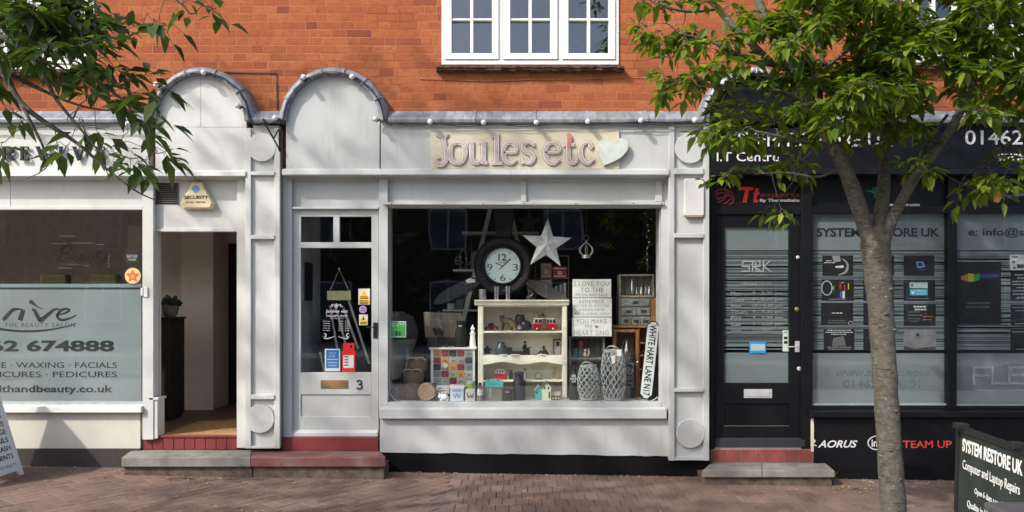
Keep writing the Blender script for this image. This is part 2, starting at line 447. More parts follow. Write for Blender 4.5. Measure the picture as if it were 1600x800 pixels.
M_PLINTH = mat_paint('black_bitumen_paint', (0.0035, 0.0035, 0.0042), (0.03, 0.026, 0.024), 0.4, 0.35, (0.10, 0.095, 0.09), 0.7, spec=0.15)
M_PLINTHGREY = mat_paint('dull_grey_plinth', (0.040, 0.035, 0.036), (0.08, 0.07, 0.065), 0.5, 0.4, (0.2, 0.18, 0.16), 0.7)
M_LEAD = mat_lead()
M_GLASS = mat_glass()
M_UPGLASS = mat_glass('upstairs_glass', (0.8, 0.84, 0.86), 0.085, 0.35)
M_FROST = mat_frost('frosted_film', (0.36, 0.425, 0.44), 0.88)
M_FROST2 = mat_frost('frosted_stripe_film', (0.33, 0.385, 0.405), 0.70)
M_PAVE = mat_paving()
M_BARK = mat_bark()
M_LEAF = mat_leaf('bright_cherry_leaf', (0.046, 0.092, 0.011), (0.108, 0.165, 0.016), (0.195, 0.240, 0.028))  # the right-hand tree's own bright yellow-green, varied leaf by leaf
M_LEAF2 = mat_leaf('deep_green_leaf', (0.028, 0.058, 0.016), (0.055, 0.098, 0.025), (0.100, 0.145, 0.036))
M_REDTILE = mat_paint('red_painted_step', (0.175, 0.028, 0.030), (0.10, 0.06, 0.05), 0.5, 0.4, (0.26, 0.14, 0.12), 0.5)
M_SLAB = pm('worn_stone_slab', (0.20, 0.19, 0.168), 0.9, var=0.25, sc=6, bump=0.5, bsc=50)
M_STEPBRICK = pm('dirty_step_brick', (0.105, 0.078, 0.060), 0.95, var=0.4, sc=14, bump=0.8, bsc=40)
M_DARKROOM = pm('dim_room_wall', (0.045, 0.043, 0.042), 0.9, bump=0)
M_SALONROOM = pm('salon_room_wall', (0.52, 0.46, 0.385), 0.9, bump=0)
M_HALL = pm('hallway_wall_paint', (0.56, 0.50, 0.44), 0.85, bump=0.05, var=0.05)
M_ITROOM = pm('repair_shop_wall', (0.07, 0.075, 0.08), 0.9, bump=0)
M_VINYL = pm('dark_vinyl', (0.008, 0.011, 0.013), 0.5, bump=0, var=0.05)
M_WVINYL = pm('white_vinyl', (0.56, 0.56, 0.58), 0.5, bump=0, var=0.05)
M_SVINYL = pm('silver_vinyl', (0.30, 0.33, 0.34), 0.5, bump=0, var=0.08)
M_RVINYL = pm('red_vinyl', (0.50, 0.020, 0.025), 0.5, bump=0, var=0.05)
M_DRVINYL = pm('dull_red_vinyl', (0.16, 0.015, 0.02), 0.5, bump=0, var=0.05)
M_ORVINYL = pm('orange_red_vinyl', (0.60, 0.06, 0.03), 0.5, bump=0, var=0.05)
M_BRASS = pm('tarnished_brass', (0.36, 0.22, 0.09), 0.45, 0.75, var=0.25, bump=0.2)
M_STEEL = pm('satin_steel', (0.58, 0.58, 0.59), 0.4, 0.35, bump=0.05)
M_IRON = pm('black_iron', (0.010, 0.010, 0.010), 0.7, 0.0, spec=0.3)
M_CABLE = pm('black_rubber_cable', (0.016, 0.016, 0.018), 0.6)
M_BULB = pm('frosted_white_bulb', (0.62, 0.62, 0.64), 0.25, bump=0, var=0.03)
M_CREAMUNIT = pm('cream_furniture_paint', (0.80, 0.77, 0.64), 0.55, var=0.06, sc=14, bump=0.12)
M_WASHWOOD = mat_wood('whitewashed_wood', (0.34, 0.33, 0.30), (0.55, 0.54, 0.50))
M_CRATE = mat_wood('grey_crate_wood', (0.12, 0.11, 0.085), (0.24, 0.22, 0.175), stretch=(2, 14, 14))
M_PINE = mat_wood('orange_pine', (0.24, 0.095, 0.032), (0.37, 0.165, 0.062))
M_SIGNWOOD = mat_wood('pale_sign_timber', (0.42, 0.38, 0.29), (0.53, 0.49, 0.39), 2.0, (1.2, 8, 7))
M_BOARDWOOD = mat_wood('brown_panel_wood', (0.15, 0.12, 0.09), (0.30, 0.25, 0.195), stretch=(12, 12, 2))
M_OAK = mat_wood('hall_floor_wood', (0.10, 0.055, 0.032), (0.17, 0.10, 0.06), stretch=(10, 1.2, 1))
M_COIR = pm('coir_mat', (0.34, 0.20, 0.075), 0.95, var=0.3, sc=30, bump=0.8, bsc=160)
M_ASPHALT = pm('asphalt', (0.05, 0.05, 0.052), 0.9, var=0.25, sc=3, bump=0.6, bsc=90)
M_GREYPLASTIC = pm('grey_sticker', (0.4, 0.4, 0.42), 0.5, bump=0)
def pl(name, c, rough=0.5, metal=0.0, **k): return pm(name, c, rough, metal, **dict(dict(var=0.08, bump=0.04, spec=0.3), **k))
# ------------------------------------------------------------------ ground and far side of the street
g = MB()
xs = (-60, 60); ys = (-9.0, 0.0)
def gsheet(x0, x1, y0, y1, dz, nx=12):
    m = MB(); vs = []; fs = []
    yy = [y0] + [y for y in (-9.0, 0.0) if y0 < y < y1] + [y1]; q = len(yy)
    for i in range(nx + 1):
        x = x0 + (x1 - x0) * i / nx
        for y in yy: vs.append((x, y, -0.0155 * max(-8, min(8, x)) + 0.02 * max(-9, min(y, 0)) + dz))
    for i in range(nx):
        for j in range(q - 1): fs.append((i * q + j, i * q + q + j, i * q + q + j + 1, i * q + j + 1))
    return m.add(vs, fs)
def mat_ground():
    t = NT('paving_bed_and_bounce_slabs'); p = t.pos(); q = t.sep(p)
    near = t.mix(t.noise(p, 20.0, 4), (0.070, 0.056, 0.047), (0.125, 0.100, 0.085))
    f1 = t.math('FRACT', t.math('DIVIDE', q[0], 0.6)); f2 = t.math('FRACT', t.math('DIVIDE', q[1], 0.6))
    jn = t.math('MAXIMUM', t.math('LESS_THAN', f1, 0.02), t.math('LESS_THAN', f2, 0.02))
    slab = t.mix(t.noise(p, 1.5, 5), (0.27, 0.26, 0.24), (0.37, 0.355, 0.33)); slab = t.mix(jn, slab, (0.12, 0.11, 0.10))  # unseen pale slabs, added to bounce light into the display window
    t.col(t.mix(t.math('LESS_THAN', q[1], -3.12), near, slab)); t.set(Roughness=0.92); t.bump(t.noise(p, 90, 4), 0.4, 0.005)
    return t.m
struct(gsheet(-80, 80, -90, 12, -0.0065, 40).build('ground', mat_ground()))
struct(gsheet(-80, 80, -17.0, -10.0, -0.002, 40).build('road', M_ASPHALT))
kb = MB()
for i in range(60):
    x = -30 + i
    kb.box(x + 0.004, x + 0.996, -10.0, -9.87, -0.30 - 0.0155 * max(-8, min(8, x)), -0.065 - 0.0155 * max(-8, min(8, x)))
struct(kb.build('kerb', M_SLAB, bev=0.01))
# clay block paving laid as real blocks: herringbone to the left, stretcher rows to the right
pv = MB(); pr = random.Random(3)
def paver(cx, cy, L, W, a):
    if not (-7.2 < cx < 7.2 and -3.1 < cy < 0.06): return
    ca, sa = math.cos(a), math.sin(a); z = GZ(cx, cy) + pr.uniform(-0.0012, 0.0012); tx, ty = pr.uniform(-0.007, 0.007), pr.uniform(-0.007, 0.007)
    vs = []
    for inset, dz in ((0.0012, -0.03), (0.0012, -0.002), (0.004, 0.0)):
        for sx, sy in ((-1, -1), (1, -1), (1, 1), (-1, 1)):
            u = sx * (L / 2 - inset); v = sy * (W / 2 - inset); x = cx + u * ca - v * sa; y = cy + u * sa + v * ca
            vs.append((x, y, z + dz + GZ(x, y) - GZ(cx, cy) + u * tx + v * ty))
    fs = [(8, 9, 10, 11)]
    for r in (0, 4):
        for k in range(4): fs.append((r + k, r + (k + 1) % 4, r + 4 + (k + 1) % 4, r + 4 + k))
    pv.add(vs, fs)
BX = -0.55
for r in range(18):
    for c in range(90):
        x = BX + 0.06 + c * 0.104 + (r % 2) * 0.052; y = 0.0 - r * 0.203
        if x < 7: paver(x, y, 0.2, 0.1, math.pi / 2)
W = 0.1025
for i in range(-110, 110):
    for j in range(-110, 110):
        # 45 degree herringbone: an L of two blocks repeats every four units
        if (i - j) % 4 == 0:
            for (u, v, L, Wd, a) in ((i * W + W, j * W + W / 2, 0.2, 0.1, 0.0), (i * W - W / 2 + 0.0, j * W + W, 0.2, 0.1, math.pi / 2)):
                q = math.pi / 4 + 0.12
                x = -3.5 + u * math.cos(q) - v * math.sin(q); y = -1.0 + u * math.sin(q) + v * math.cos(q)
                if x < BX - 0.02 and -0.6 > -99: paver(x, y, L, Wd, a + q)
struct(pv.build('pavement', M_PAVE))
# grit and moss where the pavement meets the wall
gr = MB(); rr = random.Random(8)
for _ in range(620):
    x = rr.uniform(-4.7, 4.7); y = -abs(rr.gauss(0.0, 0.10)) - 0.05 if rr.random() < 0.6 else rr.uniform(-1.6, -0.05)
    s_ = rr.uniform(0.002, 0.0065)
    gr.ell((x, y, GZ(x, y) + s_ * 0.6), (s_ * rr.uniform(0.8, 2), s_, s_ * 0.7), 5)
gm = MB()
for _ in range(26):
    x = rr.uniform(-4.6, 4.6); y = rr.uniform(-1.6, -0.15); s_ = rr.uniform(0.008, 0.018); z = GZ(x, y) + 0.0018
    gm.add([(x + s_ * rr.uniform(.8, 1.15) * math.cos(k * .628), y + s_ * rr.uniform(.8, 1.15) * math.sin(k * .628), z) for k in range(10)], [tuple(range(10))])
o = gm.build('chewing_gum_spots', pm('trodden_gum', (0.17, 0.155, 0.14), 0.9, bump=0)); o['kind'] = 'stuff'
fl_ = MB()
for _ in range(150):
    x = rr.choice((rr.uniform(-4.7, 4.7), rr.gauss(-2.55, .25), rr.gauss(2.95, .2))); y = -0.07 - abs(rr.gauss(0, 0.10)) if rr.random() < .75 else rr.uniform(-1.6, -.1)
    if -3.65 < x < -1.1 and y > -.37: y -= .33
    if 1.7 < x < 3.05 and y > -.37: y -= .33
    a = rr.uniform(0, 6.28); L = rr.uniform(.02, .06); W_ = L * rr.uniform(.25, .45); z = GZ(x, y) + .004; ca, sa = math.cos(a), math.sin(a)
    pts = [(0, 0, 0), (L * .5, W_ / 2, rr.uniform(.002, .012)), (L, 0, rr.uniform(0, .01)), (L * .5, -W_ / 2, rr.uniform(.002, .012))]
    fl_.add([(x + u * ca - v * sa, y + u * sa + v * ca, z + w) for u, v, w in pts], [(0, 1, 2), (0, 2, 3)])
tl_ = NT('dry_fallen_leaf'); tl_.col(tl_.ramp(tl_.island(), [(0.0, (0.20, 0.12, 0.05)), (0.5, (0.30, 0.22, 0.10)), (0.8, (0.12, 0.13, 0.03)), (1.0, (0.40, 0.34, 0.2))])); tl_.set(Roughness=.8)
o = fl_.build('fallen_leaves', tl_.m); o['kind'] = 'stuff'
o = gr.build('grit', pm('pale_grit', (0.30, 0.27, 0.22), 0.9, var=0.4, bump=0)); o['kind'] = 'stuff'
# weeds by the right hand step
for px_, py_, n_, lab in ((1303, 738, 9, 'small dry weed at the right end of the grey stone step'),):
    w = MB(); b0 = Vector((X(px_, -0.1), -0.1, GZ(X(px_), -0.1)))
    for k in range(n_):
        a = rr.uniform(0, 6.28); h = rr.uniform(0.03, 0.09)
        w.tube([b0 + Vector((rr.uniform(-.02, .02), rr.uniform(-.02, .02), -0.005)), b0 + Vector((math.cos(a) * 0.02, math.sin(a) * 0.015, h * 0.6)), b0 + Vector((math.cos(a) * 0.05, math.sin(a) * 0.03, h))], [0.0025, 0.002, 0.0006], 5)
    tag(w.build('weed', pm('dry_weed', (0.14, 0.15, 0.06), 0.8)), lab, 'weed')

# the street's other side (only its reflection shows)
ob = thing('brick_house', 'row of dark brick houses across the road, reflected in the shop glass', 'building', (0, -24, -0.2))
m = MB()
m.box(-28, 28, -30, -24, -0.5, 5.6); m.build('wall', pm('dark_brick', (0.085, 0.058, 0.046), 0.95, var=0.3), ob)  # the houses' brick is itself dark
m = MB(); m.add([(-28.4, -23.6, 5.6), (28.4, -23.6, 5.6), (28.4, -27, 7.4), (-28.4, -27, 7.4), (-28.4, -30.4, 5.6), (28.4, -30.4, 5.6)], [(0, 1, 2, 3), (3, 2, 5, 4), (0, 3, 4), (1, 5, 2)])
m.build('roof', pm('dark_roof_tile', (0.05, 0.04, 0.038), 0.9), ob)
mw = pm('far_window', (0.10, 0.12, 0.15), 0.3, bump=0); mf = M_WHITE
for i in range(12):
    x = -25 + i * 4.5
    for z in (0.9, 3.7):
        fr = MB()
        fr.box(x - 0.72, x + 0.72, -24.05, -23.98, z - 0.02, z + 0.04); fr.box(x - 0.72, x + 0.72, -24.05, -23.98, z + 1.46, z + 1.52)
        for q in (-0.72, -0.03, 0.66): fr.box(x + q, x + q + 0.06, -24.05, -23.985, z + 0.04, z + 1.46)
        fo = fr.build('window', mf, ob)
        q = MB(); q.box(x - 0.7, x + 0.7, -24.05, -23.995, z, z + 1.5); q.build('pane', mw, fo)

# ------------------------------------------------------------------ the brick building above the shops
bd = thing('brick_building', 'orange red brick upper storey with white casement windows above the row of shops', 'building', (0, 0.3, 2.6))
WIN = [(-130, 147, -140, 108), (690, 967, -140, 101), (1412, 1690, -140, 98)]
m = MB(); zt = 6.6; zb = Z(258)
edges = [-8.6]
for a, b, c, d in WIN: edges += [X(a), X(b)]
edges.append(9.0)
for i in range(0, len(edges), 2): m.box(edges[i], edges[i + 1], 0, 0.30, zb, zt)
for a, b, c, d in WIN:
    m.box(X(a), X(b), 0, 0.30, zb, Z(d)); m.box(X(a), X(b), 0, 0.30, Z(c), zt)
m.box(-8.6, 9.0, 5.0, 5.3, -0.4, zt); m.box(-8.6, -8.3, 0.3, 5.0, -0.4, zt); m.box(8.7, 9.0, 0.3, 5.0, -0.4, zt)
m.build('wall', M_BRICK, bd)
m = MB(); m.add([(-8.9, -0.45, 6.6), (9.3, -0.45, 6.6), (9.3, 2.6, 9.0), (-8.9, 2.6, 9.0), (-8.9, 5.6, 6.6), (9.3, 5.6, 6.6)], [(0, 1, 2, 3), (3, 2, 5, 4), (0, 3, 4), (1, 5, 2)])
m.build('roof', pm('clay_roof_tile', (0.13, 0.07, 0.05), 0.9, var=0.3), bd)
m = MB(); m.box(-8.3, 8.7, 0.3, 5.0, 2.86, 2.9); m.box(-8.3, 8.7, 2.2, 2.25, 2.9, 6.5); m.box(-8.3, 8.7, 0.3, 2.2, 6.45, 6.5)
m.build('upstairs_room', pm('upstairs_wall', (0.20, 0.20, 0.21), 0.9, bump=0), bd)
def casement(a, b, c, d):
    """white three light window; pixels of the opening"""
    yf = -0.015; w = b - a; fr = MB()
    fr.pbox(a, c, a + 5, d, yf, 0.10); fr.pbox(b - 5, c, b, d, yf, 0.10)
    fr.pbox(a + 5, d - 8, b - 5, d, yf, 0.10)
    for k in (1, 2):
        x = a + w * k / 3.0 + (-0.5 if k == 1 else 0.5); fr.pbox(x - 3.4, c, x + 3.4, d - 8, yf + 0.004, 0.10)
    fo = fr.build('window', M_WHITE, bd, bev=0.004)
    for k in range(3):
        x0 = a + (5.4 if k == 0 else w * k / 3 + 3.4); x1 = a + (w - 5.4 if k == 2 else w * (k + 1) / 3 - 3.4)
        cs = MB(); y = yf - 0.012
        st = 10.2 if k != 1 else 11.5
        cs.pbox(x0, c, x0 + st, d - 8.6, y, 0.05); cs.pbox(x1 - st, c, x1, d - 8.6, y, 0.05); cs.pbox(x0 + st, d - 18, x1 - st, d - 8.6, y, 0.05)
        xm = (x0 + x1) / 2
        for zz in (28, 84 - 140 + 28, -80):
            cs.pbox(x0 + st, zz + 0.6, xm - 2.4, zz + 4, y + 0.012, 0.05); cs.pbox(xm + 2.4, zz + 0.6, x1 - st, zz + 4, y + 0.012, 0.05)
        cs.pbox(xm - 2.4, c, xm + 2.4, d - 18, y + 0.010, 0.05)
        cs.build('casement', M_WHITE, fo, bev=0.003)
        gl = MB(); gl.pbox(x0 + st - 1, c, x1 - st + 1, d - 17, 0.022, 0.026); gl.build('pane', M_UPGLASS, fo)
    # tile sill, jagged underneath
    sl = MB(); n = 26; rs = random.Random(int(a) + 999)
    for i in range(n):
        p0 = a - 9 + (w + 18) * i / n; p1 = a - 9 + (w + 18) * (i + 1) / n; j = rs.uniform(-0.7, 0.7)
        sl.pbox(p0 + 0.05, d + 0.4 + rs.uniform(0, 0.8), p1 - 0.05, d + 4.6 + j, -0.085 + rs.uniform(-0.004, 0.004), 0.02)
        sl.pbox(p0 + 0.05, d + 4.9 + j, p1 - 0.05, d + 8.8 + j * 1.5, -0.07 + rs.uniform(-0.005, 0.005), 0.02)
    sl.build('sill', pm('dark_tile_sill', (0.10, 0.052, 0.038), 0.95, var=0.5, sc=18, bump=0.9, bsc=60), fo, bev=0.003)
    # net blind behind the glass
    bl = MB(); n = 60; vs = []; x0 = X(a) + 0.06; x1 = X(b) - 0.06
for wdef in WIN: casement(*wdef)
# a thin old cable fixed to the brick
for pts, lab in (([(318, 115), (352, 113), (388, 114), (432, 114), (433, 150), (433, 172)], 'thin dark cable bent square on the brick between the two pale arches'),
                 ([(655, 123), (760, 127), (838, 124), (905, 124), (980, 121), (1040, 122)], 'thin pale wire sagging along the brick under the middle upstairs window')):
    m = MB(); m.tube([P(a, b, -0.008) for a, b in pts], 0.0045 if pts[0][0] < 600 else 0.003, 6)
    tag(m.build('wall_cable', M_CABLE if pts[0][0] < 600 else pm('old_wire', (0.34, 0.16, 0.10), 0.8)), lab, 'cable')

# ------------------------------------------------------------------ pieces shared by the shopfronts
def lead_profile(): return [(0.0, 2.95)]
def capping(px0, px1, parent, seams=()):
    """lead weathering: slopes from the brick down to a rolled front lip"""
    m = MB(); z0 = Z(174.5); y1 = -0.165
    zf = Z(184.5, y1); zl = Z(191.5, y1)
    prof = [(0.0, z0), (-0.045, z0 - 0.006), (-0.15, zf + 0.012), (y1, zf), (y1 - 0.006, zf - 0.012), (y1, zl), (-0.14, zl), (-0.12, zl + 0.01), (0.0, zl + 0.01)]
    m.xprism(prof, X(px0, y1), X(px1, y1))
    for s in seams:
        x = X(s, -0.1); m.xprism([(a - (0.006 if i < 6 else 0), b + (0.006 if i < 5 else 0)) for i, (a, b) in enumerate(prof)], x - 0.012, x + 0.012)
    return m.build('lead_capping', M_LEAD, parent, bev=0.004)
def arch(cx, r, cyp, ytop, parent, mat, base_py, cuts=5, leadmat=None, inner=12):
    """half round gable panel with a lead roll over it. cx, r in pixels"""
    yf = -0.12; n = 28
    inn = [(cx - (r - inner), base_py)]; 
    ry = cyp - ytop
    for k in range(n + 1):
        a = math.pi * (1 - k / n); inn.append((cx + (r - inner) * math.cos(a), cyp - (ry - inner) * math.sin(a)))
    inn.append((cx + (r - inner), base_py))
    m = MB(); m.pprism(inn, yf, -0.005); pan = m.build('arch_panel', mat, parent)
    m = MB(); y1 = -0.165
    # cross section swept round the arch: front lip then back-slope to the brick
    sec = [(r - inner - 1.5, -0.13), (r - inner - 2.0, y1), (r - inner + 4, y1 - 0.008), (r - 4, y1 + 0.004), (r - 1, y1 + 0.03), (r + 1, 0.0), (r - 4, 0.0), (r - inner - 1.5, 0.0)]
    vs = []; fs = []; q = len(sec)
    steps = n * 2; pr_ = random.Random(int(cx))
    lift = {}
    for k in range(steps + 1):
        a = math.pi * (1 - k / steps)
        for i, (rad, y) in enumerate(sec):
            jj = pr_.uniform(-0.5, 0.5) if i in (2, 3, 4) else 0
            kk = (rad + jj) / r
            px_ = cx + r * kk * math.cos(a); py_ = cyp - ry * kk * math.sin(a)
            vs.append((X(px_, -0.14), y, Z(py_, -0.14)))
    for k in range(steps):
        for i in range(q): fs.append((k * q + i, k * q + (i + 1) % q, (k + 1) * q + (i + 1) % q, (k + 1) * q + i))
    fs += [tuple(range(q)), tuple(range(steps * q + q - 1, steps * q - 1, -1))]
    m.add(vs, fs)
    # welted seams
    for k in range(1, cuts + 1):
        a = math.pi * (1 - k / (cuts + 1.0))
        pts = []
        for rad, y in sec[1:6]:
            kk = rad / r
            pts.append((X(cx + r * kk * math.cos(a), -0.14), y - 0.002, Z(cyp - ry * kk * math.sin(a), -0.14)))
        m.tube(pts, 0.009, 6)
    m.build('lead_roll', leadmat or M_LEAD, parent, smooth=True)
    return pan
def pilaster(parent, mat, a, b, top, bot, bands, discs, yt=-0.135, yp=-0.105, w=8.5, open_top=False):
    m = MB()
    m.pbox(a, top, b, bot, yp, 0.02)
    m.build('pilaster', mat, parent, bev=0.003)
    m = MB()
    m.pbox(a - 0.3, top, a + w, bot + 1, yt, yp); m.pbox(b - w, top, b + 0.3, bot + 1, yt, yp)
    for c, d, pj in bands: m.pbox(a + w, c, b - w, d, yt - 0.012 * pj, yp)
    m.build('pilaster_trim', mat, parent, bev=0.004)
    for cx, cy, r in discs:
        m = MB(); c = P(cx, cy, yp - 0.02); rr_ = S(r, yp - 0.02)
        m.lathe([(rr_, 0.0), (rr_, 0.030), (rr_ * 0.985, 0.034), (0.002, 0.034)], (c.x, yp - 0.0, c.z), 40, axis='y')
        m.build('roundel', mat, parent)
def film(parent, a, b, c, d, y, mat, name): 
    m = MB(); m.pbox(a, b, c, d, y, y + 0.0012); return m.build(name, mat, parent)
def room(parent, name, mat, x0, x1, y0, y1, z0, z1, t=0.06, floor=None):
    m = MB()
    m.box(x0, x1, y1, y1 + t, z0, z1); m.box(x0 - t, x0, y0, y1 + t, z0 - t, z1 + t); m.box(x1, x1 + t, y0, y1 + t, z0 - t, z1 + t)
    m.box(x0, x1, y0, y1 + t, z1, z1 + t)
    if floor is None: m.box(x0, x1, y0, y1 + t, z0 - t, z0)
    return m.build(name, mat, parent)
# ================================================================== middle shop: the grey gift shop
FZ = Z(628.5, 0.06)                      # level of the display floor in the window
jf = thing('shopfront', 'dove grey gift shop front with a half round gable and one wide display window', 'shopfront', (X(780), 0, Z(738)))
room(jf, 'shop_interior', M_DARKROOM, X(440) + 0.05, X(1106), 0.16, 4.5, 0.30, 2.82)
m = MB(); m.pbox(440, 265, 1104, 283, 0.10, 0.2); m.box(X(440), X(440) + 0.05, 0.05, 4.5, 0.0, 2.85); m.box(X(1106), X(1112), 0.03, 4.5, 0.0, 2.85)
m.build('party_wall', M_DARKROOM, jf)
arch(521, 86, 189, 104, jf, M_GREY, 268, 6)
m = MB(); m.pbox(593.5, 190, 1045, 268, -0.12, -0.005); m.build('fascia_panel', M_GREY, jf)
m = MB(); m.pbox(592.3, 197, 593.6, 262, -0.123, -0.118); m.build('panel_joint', pm('dark_joint', (0.22, 0.22, 0.23), 0.8), jf)
capping(606, 1098, jf, (742, 836, 918, 1010))
m = MB()
m.xprism([(-0.12, Z(263.5, -0.12)), (-0.150, Z(265, -0.15)), (-0.155, Z(272.6, -0.155)), (-0.145, Z(274.5, -0.145)), (-0.05, Z(274.5, -0.145)), (-0.005, Z(276.5, -0.145))], X(441, -0.14), X(1045, -0.14))
m.build('cornice', M_GREY, jf, bev=0.003)
# transom zone
m = MB(); m.pbox(443, 279, 1043, 325, 0.0, 0.06); m.build('transom_panel', M_GREY, jf)
m = MB()
m.pbox(441.5, 276.5, 456, 684, -0.045, 0.04); m.pbox(592, 276.5, 606, 640, -0.045, 0.04)
m.pbox(456.4, 276.5, 591.6, 282.5, -0.03, 0.0); m.pbox(606.4, 276.5, 1043, 282.0, -0.03, 0.0)
m.pbox(814.5, 282.3, 822.5, 315.3, -0.028, 0.0); m.pbox(1024.5, 282.3, 1035, 315.3, -0.028, 0.0)
m.pbox(456.4, 323.0, 591.6, 326.6, -0.052, 0.0)
m.build('door_surround', M_GREY, jf, bev=0.004)
# display window
m = MB()
m.pbox(598.5, 315.6, 1038, 320.0, -0.075, 0.06); m.pbox(606.4, 320.4, 1033.5, 324.0, -0.03, 0.06)
m.pbox(1033.6, 320.4, 1045.5, 640, -0.045, 0.10); m.pbox(606.4, 628.5, 1033.4, 636, -0.050, 0.055)
wf = m.build('window_frame', M_GREY, jf, bev=0.004)
m = MB()
for px_ in (612, 694, 755, 819, 900, 990, 1034): m.lathe([(S(1.0), 0), (S(1.0), 0.003)], (X(px_, -0.075), -0.0752, Z(317.8, -0.075)), 8, axis='y')
m.build('screw', pm('rusty_screw', (0.06, 0.045, 0.04), 0.8), wf)
m = MB(); m.pbox(606, 322, 1034, 630, 0.028, 0.0315); m.build('window_pane', M_GLASS, jf)
m = MB(); m.xprism([(-0.11, Z(639, -0.11)), (-0.11, Z(654.5, -0.11)), (0.0, Z(654.5, -0.11)), (0.0, Z(634, -0.05)), (-0.055, Z(636.2, -0.055))], X(592.5, -0.11), X(1042, -0.11))
m.build('window_sill', M_GREY, jf, bev=0.005)
m = MB()
n = 24
top = [(593.5 + (1046 - 593.5) * k / n, 655) for k in range(n + 1)]
botp = [(593.5 + (1046 - 593.5) * k / n, 706.5 + 6.5 * (k / n) + rnd.uniform(-0.7, 0.7)) for k in range(n + 1)]
m.pprism(top + botp[::-1], -0.055, 0.05); m.build('stall_riser', M_GREY, jf)
m = MB()
m.pprism([(601, 704), (1108, 712), (1108, 764), (601, 764)], -0.045, 0.05)
m.pprism([(603, 722), (1050, 731), (1106, 736), (1106, 764), (603, 764)], -0.062, -0.045)
m.build('plinth', M_PLINTH, jf)
m = MB(); m.box(X(606, .03), X(1040, .1), 0.056, 1.25, FZ - 0.03, FZ); m.box(X(606, .03), X(1040, .1), 1.20, 1.25, 0.3, FZ - 0.03)
m.build('display_floor', M_WASHWOOD, jf)
m = MB(); m.box(X(606) - 0.03, X(606) - 0.004, 0.062, 0.30, FZ, 2.60); m.box(X(1034), X(1034) + 0.03, 0.062, 0.30, FZ, 2.60); m.build('window_lining', pl('dull_white_lining', (0.55, 0.56, 0.55), 0.6), jf)
m = MB(); m.tube(smooth_path([P(608.5, 560, 0.045), P(608.8, 606, 0.045), P(613, 620, 0.05), P(622, 626, 0.06), P(660, 627.5, 0.06)], 5), 0.005, 6)
m.build('window_cable', pm('dusty_white_cable', (0.55, 0.54, 0.5), 0.6), jf)
m = MB(); m.tube(smooth_path([P(1030.5, 330, 0.045), P(1030.5, 604, 0.045), P(1027, 620, 0.05), P(1018, 626, 0.06)], 5), 0.004, 6)
m.build('window_cable', pm('dusty_white_cable', (0.55, 0.54, 0.5), 0.6), jf)
pilaster(jf, M_GREY, 1045.5, 1108, 192, 719, [(193, 196.5, 0), (262.5, 272, 1), (364.5, 371.5, 1), (607, 612.5, 1), (714, 719.5, 0)], [(1077.5, 232, 23.5), (1078.5, 677, 22.5)])
# door
dr = MB(); yd = -0.012; yb = 0.03
dr.pbox(456.6, 327, 470, 681, yd, yb); dr.pbox(580.5, 327, 591.6, 681, yd, yb)
dr.pbox(470, 327, 580.5, 338.5, yd, yb); dr.pbox(470, 378.5, 580.5, 387.5, yd, yb); dr.pbox(520.8, 338.5, 530.5, 378.5, yd, yb)
dr.pbox(470, 582, 580.5, 616.5, yd, yb); dr.pbox(470, 651, 580.5, 681, yd, yb); dr.pbox(470, 616.5, 580.5, 651, yd + 0.012, yb)
do = dr.build('door', M_GREY, jf, bev=0.003)
m = MB(); m.pbox(470, 338.5, 580.5, 378.5, 0.012, 0.016); m.pbox(470, 387.5, 580.5, 582, 0.012, 0.016); m.build('door_glass', M_GLASS, do)
m = MB(); m.xprism([(yd, Z(671.5, yd)), (yd - 0.03, Z(676, yd)), (yd - 0.032, Z(681, yd)), (yd, Z(681, yd))], X(451, yd), X(590.5, yd)); m.build('weatherboard', M_GREY, do)
m = MB(); m.pbox(501, 594, 543.5, 607, yd - 0.006, yd); m.pbox(504.5, 597, 540, 604.2, yd - 0.010, yd - 0.006); m.build('letterbox', M_BRASS, do, bev=0.002)
m = MB(); m.pbox(583, 504, 590, 528.5, yd - 0.008, yd)
m.tube([P(586.5, 511, yd - 0.01), P(586.5, 511, yd - 0.05), P(584, 511, yd - 0.055), P(572, 511.6, yd - 0.05)], [0.006, 0.006, 0.006, 0.005], 8)
m.lathe([(0.006, 0), (0.006, 0.004)], tuple(P(586.5, 521.5, yd - 0.008)), 10, axis='y')
m.build('handle', M_IRON, do, bev=0.001)
m = MB()
m.stroke([(557.6, 596.8), (560.2, 594.6), (563.6, 595.2), (564.6, 598.0), (563.0, 600.2), (560.3, 600.7)], 2.0, yd - 0.006, yd)
m.stroke([(560.3, 600.4), (563.4, 600.8), (565.2, 603.6), (563.8, 606.8), (560.4, 607.6), (557.2, 605.8)], 2.0, yd - 0.0065, yd)
m.build('door_number', M_IRON, do)
# steps in front of the two doors
st = thing('doorstep', 'red painted doorstep with worn grey patches below the grey shop door', 'step', (X(505), -0.2, GZ(X(505), -.2)))
m = MB(); m.pbox(440.5, 683, 591, 704, -0.055, 0.12); m.build('riser', M_REDTILE, st, bev=0.004)
m = MB(); m.pprism([(396, 707), (599, 705), (600.5, 721.8), (396, 722.4)], -0.36, -0.02)
zs0 = Z(704.2, -0.055)
st_top = MB(); st_top.zprism([(X(393, -.36), -0.375), (X(603, -.36), -0.375), (X(603.5, -.3), -0.33), (X(590, -.02), 0.0), (X(393, -.02), 0.0)], zs0 - 0.085, zs0)
def mat_step():
    t = NT('red_step_worn_to_stone'); p = t.pos()
    w = t.math('MULTIPLY', t.smooth(t.noise(t.scale(p, (1.2, 2.5, 1)), 2.6, 6, 0.7), 0.42, 0.72), 0.85)
    c = t.mix(w, (0.145, 0.034, 0.036), (0.165, 0.138, 0.118)); t.col(t.mix(t.math('MULTIPLY', t.noise(p, 40, 4), 0.5), c, (0.10, 0.07, 0.06)))
    t.set(Roughness=0.8); t.bump(t.noise(p, 50, 4), 0.4, 0.005); return t.m
